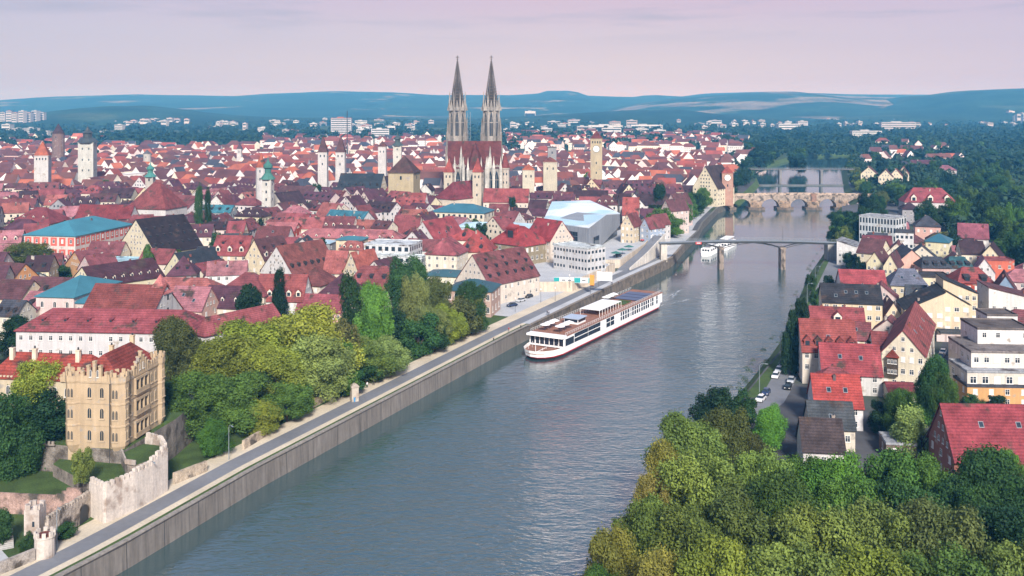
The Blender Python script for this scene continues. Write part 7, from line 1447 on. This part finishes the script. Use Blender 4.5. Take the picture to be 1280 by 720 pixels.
for i, (t, c) in enumerate(((16, 'white'), (22, 'dark grey'), (28, 'black'), (33.5, 'white'), (39.5, 'dark blue'), (45, 'white'))): p = sb_ + sdv * t + sn * 4.2; car(p.x, p.y, sang, c, '%s car on oriel house side of side street, %s from garden trees' % (c, ORD[i]), group='cars parked in the side street')
for i, (t, c) in enumerate(((10, 'white'), (18, 'dark grey'), (33, 'dark grey'), (38.5, 'silver'), (45, 'white'))): p = sb_ + sdv * t - sn * 4.2; car(p.x, p.y, sang, c, '%s car on terraced house side of side street, %s from garden trees' % (c, ORD[i]), group='cars parked in the side street')
for i, (px, py, z, c) in enumerate(((640, 383, 0, 'dark blue'), (651, 377, 0, 'silver'), (661, 372, 0, 'black'), (746, 318, 3.0, 'silver'), (751, 315, 3, 'white'), (798, 296, 4.8, 'silver'), (810, 292, 5.2, 'white'), (805, 301, 5.0, 'red'), (806, 297, 5.0, 'dark blue'), (772, 321, 3.6, 'dark grey'))):
    x, y, _ = P(px, py, z); car(x, y, R_(40 + 10 * (i % 3)), c, '%s car parked on the left bank %s' % (c, ('near the storehouse, nearest the park', 'near the storehouse, middle of three', 'near the storehouse, closest to the terrace wall', 'by the museum lobby, nearer the quay', 'by the museum lobby, farther in', 'on the upper terrace by the avenue', 'at the avenue mouth', 'at the top terrace edge', 'behind the bright car on the top terrace', 'among the terrace tables')[i]), z=z + .02)
# a white van
v = tag(empty('delivery_van', (*P(803, 293, 4.9)[:2], 5.0), R_(60)), 'white delivery van at the avenue mouth beside the museum', 'van')
g = MB(); g.box(-2.6, 2.6, -1, 1, .4, 2.5); g.hexa([(-3.3, -1, .4), (-2.6, -1, .4), (-2.6, 1, .4), (-3.3, 1, .4)], [(-3.2, -.95, 1.4), (-2.6, -.95, 2.3), (-2.6, .95, 2.3), (-3.2, .95, 1.4)]); g.build('body', M['car_paint'], v, color=(.7, .7, .7))
MB().hexa([(-3.23, -.85, 1.4), (-3.2, .85, 1.4), (-3.15, .85, 1.4), (-3.15, -.85, 1.4)], [(-2.68, -.8, 2.2), (-2.66, .8, 2.2), (-2.6, .8, 2.2), (-2.6, -.8, 2.2)]).build('window_glass', M['glass'], v)
for sx in (-2, 1.8):
    for sy in (-.9, .9): link('wheel', CW, v, (sx, sy, .34))
lampm = MB(); lampm.tube((0, 0, 0), (0, 0, 7.0), .09, .06, 6); lampm.tube((0, 0, 7.0), (.5, 0, 7.6), .05, .05, 5); lampm.tube((.5, 0, 7.6), (1.6, 0, 7.7), .045, .04, 5); LP_ = lampm.mesh('pole', [M['steel']])
LH_ = MB().hexa([(1.4, -.14, 7.56), (2.2, -.12, 7.6), (2.2, .12, 7.6), (1.4, .14, 7.56)], [(1.4, -.12, 7.74), (2.2, -.1, 7.7), (2.2, .1, 7.7), (1.4, .12, 7.74)]).mesh('lamp_head', [M['steel']])
PL_ = MB().tube((0, 0, 0), (0, 0, 4.6), .07, .05, 6).mesh('pole', [M['dark']]); q = MB(); q.ring(0, 0, [(.12, 4.55), (.24, 4.7), (.3, 5.15), (.05, 5.4)], 8); PH_ = q.mesh('lantern', [M['frame']])
def lamp(x, y, z, th, label, post=False):
    r = tag(empty('street_lamp', (x, y, z), th), label, 'street lamp', 'street lamps'); link('pole', PL_ if post else LP_, r); link('lantern' if post else 'lamp_head', PH_ if post else LH_, r)
for i, (px, py, lab) in enumerate(((189, 625, 'curved street lamp standing at the foot of the bastion wall'), (71, 688, 'straight lamp pole beside the round crenellated turret'), (286, 575, 'curved street lamp by the park wall at the gravel path'), (430, 485, 'street lamp behind the park gate pillars'))):
    x, y, _ = P(px, py); lamp(x, y, 0, -.9, lab)
for i, (px, py, z) in enumerate(((644, 390, 0), (676, 378, 0), (694, 376, 0), (757, 349, .0), (738, 367, 0), (712, 360, 3), (761, 345, 3), (816, 306, 5), (826, 304, 5))):
    x, y, _ = P(px, py, z); lamp(x, y, z, 0, 'dark lamp post %s' % ('beside the dark blue car below the storehouse', 'on the pale strip left of the terrace wall', 'at the foot of the terrace wall corner', 'on the quay promenade above the ship stern', 'on the promenade opposite the awning of the ship', 'on the terrace wall corner', 'by the billboard on the terrace', 'on the upper terrace near the ramp top', 'closest to the footbridge end')[i], True)
for i, y in enumerate((262, 300, 338, 380, 420)):
    x, yy = off(RST, y, 4.2, -1); lamp(x, yy, 0, along(RST, y) - 1.57, 'slim lamp on the lawn side of the right bank street, %s from the wood' % ORD[i])
# people: one skinned figure each, a few pixels tall
def figure(name, step=.16, arm=.1):
    me = bpy.data.meshes.new(name); V = [(0, 0, .95), (0, 0, 1.2), (0, 0, 1.42), (0, 0, 1.52), (0, -.02, 1.64), (.1, 0, .9), (.11, -step, .5), (.11, -step * 1.1, .06), (-.1, 0, .9), (-.11, step, .5), (-.11, step * 1.3, .06), (.19, 0, 1.38), (.25, arm, 1.12), (.25, arm - .06, .86), (-.19, 0, 1.38), (-.25, -arm, 1.12), (-.25, -arm - .08, .86)]
    E_ = [(0, 1), (1, 2), (2, 3), (3, 4), (0, 5), (5, 6), (6, 7), (0, 8), (8, 9), (9, 10), (2, 11), (11, 12), (12, 13), (2, 14), (14, 15), (15, 16)]
    R = [.14, .15, .15, .06, .105, .09, .065, .05, .09, .065, .05, .06, .045, .04, .06, .045, .04]
    me.from_pydata(V, E_, []); o = bpy.data.objects.new(name, me); COL.objects.link(o); m = o.modifiers.new('skin', 'SKIN'); o.modifiers.new('sub', 'SUBSURF').levels = 1
    for i, r in enumerate(R): me.skin_vertices[0].data[i].radius = (r, r * .85)
    me.skin_vertices[0].data[0].use_root = True
    dg = bpy.context.evaluated_depsgraph_get(); ne = bpy.data.meshes.new_from_object(o.evaluated_get(dg)); bpy.data.objects.remove(o)
    ne.materials.clear()
    for m_ in (M['trousers'], M['cloth'], M['skin'], M['hair']): ne.materials.append(m_)
    for p in ne.polygons:
        z = p.center.z; p.material_index = 0 if z < .93 else 1 if (z < 1.46 and not (abs(p.center.x) > .2 and z < .95)) else 2 if z < 1.66 and p.center.y < .05 else 3; p.use_smooth = True
    return ne
M['trousers'] = mat('trousers', (.03, .035, .05), .9, .1); M['cloth'] = mat('cloth', None, .9, .1); M['skin'] = mat('skin', (.45, .26, .18), .6, .05); M['hair'] = mat('hair', (.03, .02, .015), .7, .1)
FG = [figure('person_a'), figure('person_b', .05, .04)]
PPL = [(467, 482, 0, (.02, .02, .025), 'person in black walking on the path beside the park bushes'), (459, 485, 0, (.6, .6, .6), 'person in white bending low beside the park bushes'), (617, 428, 0, (.03, .03, .04), 'person in dark clothes on the asphalt above the quay wall bend'), (636, 415, 0, (.45, .04, .04), 'person in a red top near the quay bend'), (651, 412, 0, (.05, .05, .06), 'person in dark clothes by the wall opposite the ship bow'),
       (684, 394, 0, (.04, .04, .05), 'left one of two dark people at the quay edge beside the ship'), (686, 395, 0, (.1, .1, .12), 'right one of two dark people at the quay edge beside the ship'), (742, 372, 0, (.05, .05, .06), 'person alone on the pale promenade beside the ship awning'), (765, 357, 0, (.04, .04, .06), 'dark dressed person on the promenade near the ship stern'), (773, 356, 0, (.1, .05, .05), 'person on the promenade just past the ship stern'), (845, 347, 0, (.3, .3, .32), 'person walking on the quay near the footbridge')]
for i, (px, py, z, c, lab) in enumerate(PPL):
    x, y, _ = P(px, py, z); o = link('person', FG[i % 2], None, (x, y, z + .02), random.uniform(0, 6.28), (1, 1, 1), c); tag(o, lab, 'person', 'people on the riverside')
bn = tag(empty('litter_bin', (*P(122, 690)[:2], .02), .4), 'small blue bin at the junction of path and road', 'bin'); bn.location = (*P(443, 502)[:2], .02)
q = MB(); q.ring(0, 0, [(.3, 0), (.36, 1.0)], 10); q.build('body', M['paint'], bn, color=(.05, .25, .5)); q = MB(); q.ring(0, 0, [(.4, 1.0), (.38, 1.12)], 10); q.build('lid', M['paint'], bn, color=(.04, .18, .4))
# low shrubs in front of the garden wall, railings of the quay
for y0, y1, lab in ((345, 440, 'thin dark railing along the quay promenade beside the ship'),):
    pass
tb = 0
for px, py in ((770, 322), (778, 318), (786, 314)):
    x, y, _ = P(px, py, 3.6); r = tag(empty('market_parasol', (x, y, 3.6), 0), ('nearest', 'middle', 'farthest')[tb] + ' green terrace parasol beside the museum', 'parasol', 'green terrace parasols'); tb += 1
    link('canopy', MB().ring(0, 0, [(2.6, 2.2), (2.5, 2.3), (.08, 3.1)], 8).mesh('parasol_cloth', [M['paint']]), r, color=(.04, .14, .11)); link('pole', UP, r)

# ------------------------------------------------------------------ labels of the repeats: each by its look and what it stands by
def words_of(x, y, taken=0):
    px, py = proj(x, y); best = []
    for k, (lx, ly) in LAND.items():
        qx, qy = proj(lx, ly); d = abs(px - qx) + 2.2 * abs(py - qy); best.append((d, k, px - qx, y - ly, y))
    best.sort(); d, k, dx, dy, _ = best[taken]
    side = 'left of' if dx < -14 else 'right of' if dx > 14 else ''; dep = 'behind' if dy > max(25, .05 * y) else 'in front of' if dy < -max(25, .05 * y) else ''
    if side and dep: return ('back ' if dep == 'behind' else 'front ') + side + ' ' + k
    return (side or dep or 'close beside') + ' ' + k
PLACE = [(o, s, p, x, y, words_of(x, y)) for o, s, p, x, y in PEND]
byl = {}
for r in PLACE: byl.setdefault((r[1], r[5]), []).append(r)
NTH = ('leftmost', 'second from left', 'third from left', 'fourth from left', 'fifth from left', 'sixth from left', 'seventh from left', 'eighth from left', 'ninth from left', 'tenth from left', 'eleventh from left', 'twelfth from left')
for (s, w), L in byl.items():
    if len(L) == 1: L[0][0]['label'] = s + ' ' + w; continue
    L.sort(key=lambda r: r[3] / r[4])
    for i, r in enumerate(L):
        n = 'rightmost' if i == len(L) - 1 else NTH[min(i, 11)]
        t = n + ' of ' + r[2].replace('mid-sized ', '') + ' ' + w
        if len(t.split()) > 16: t = t.replace(' from left of', '-leftmost of').replace(' with ', ', ').replace('front left', 'front-left').replace('front right', 'front-right').replace('back left', 'back-left').replace('back right', 'back-right')
        if len(t.split()) > 16: t = t.replace('houses, ', '').replace(' roofs', ' houses')
        r[0]['label'] = t
for o in [r[0] for r in PLACE]:
    if len(o['label'].split()) > 16: o['label'] = o['label'].replace('mid-sized ', '').replace(' with ', ', ').replace('front left', 'front-left').replace('front right', 'front-right').replace('back left', 'back-left').replace('back right', 'back-right')
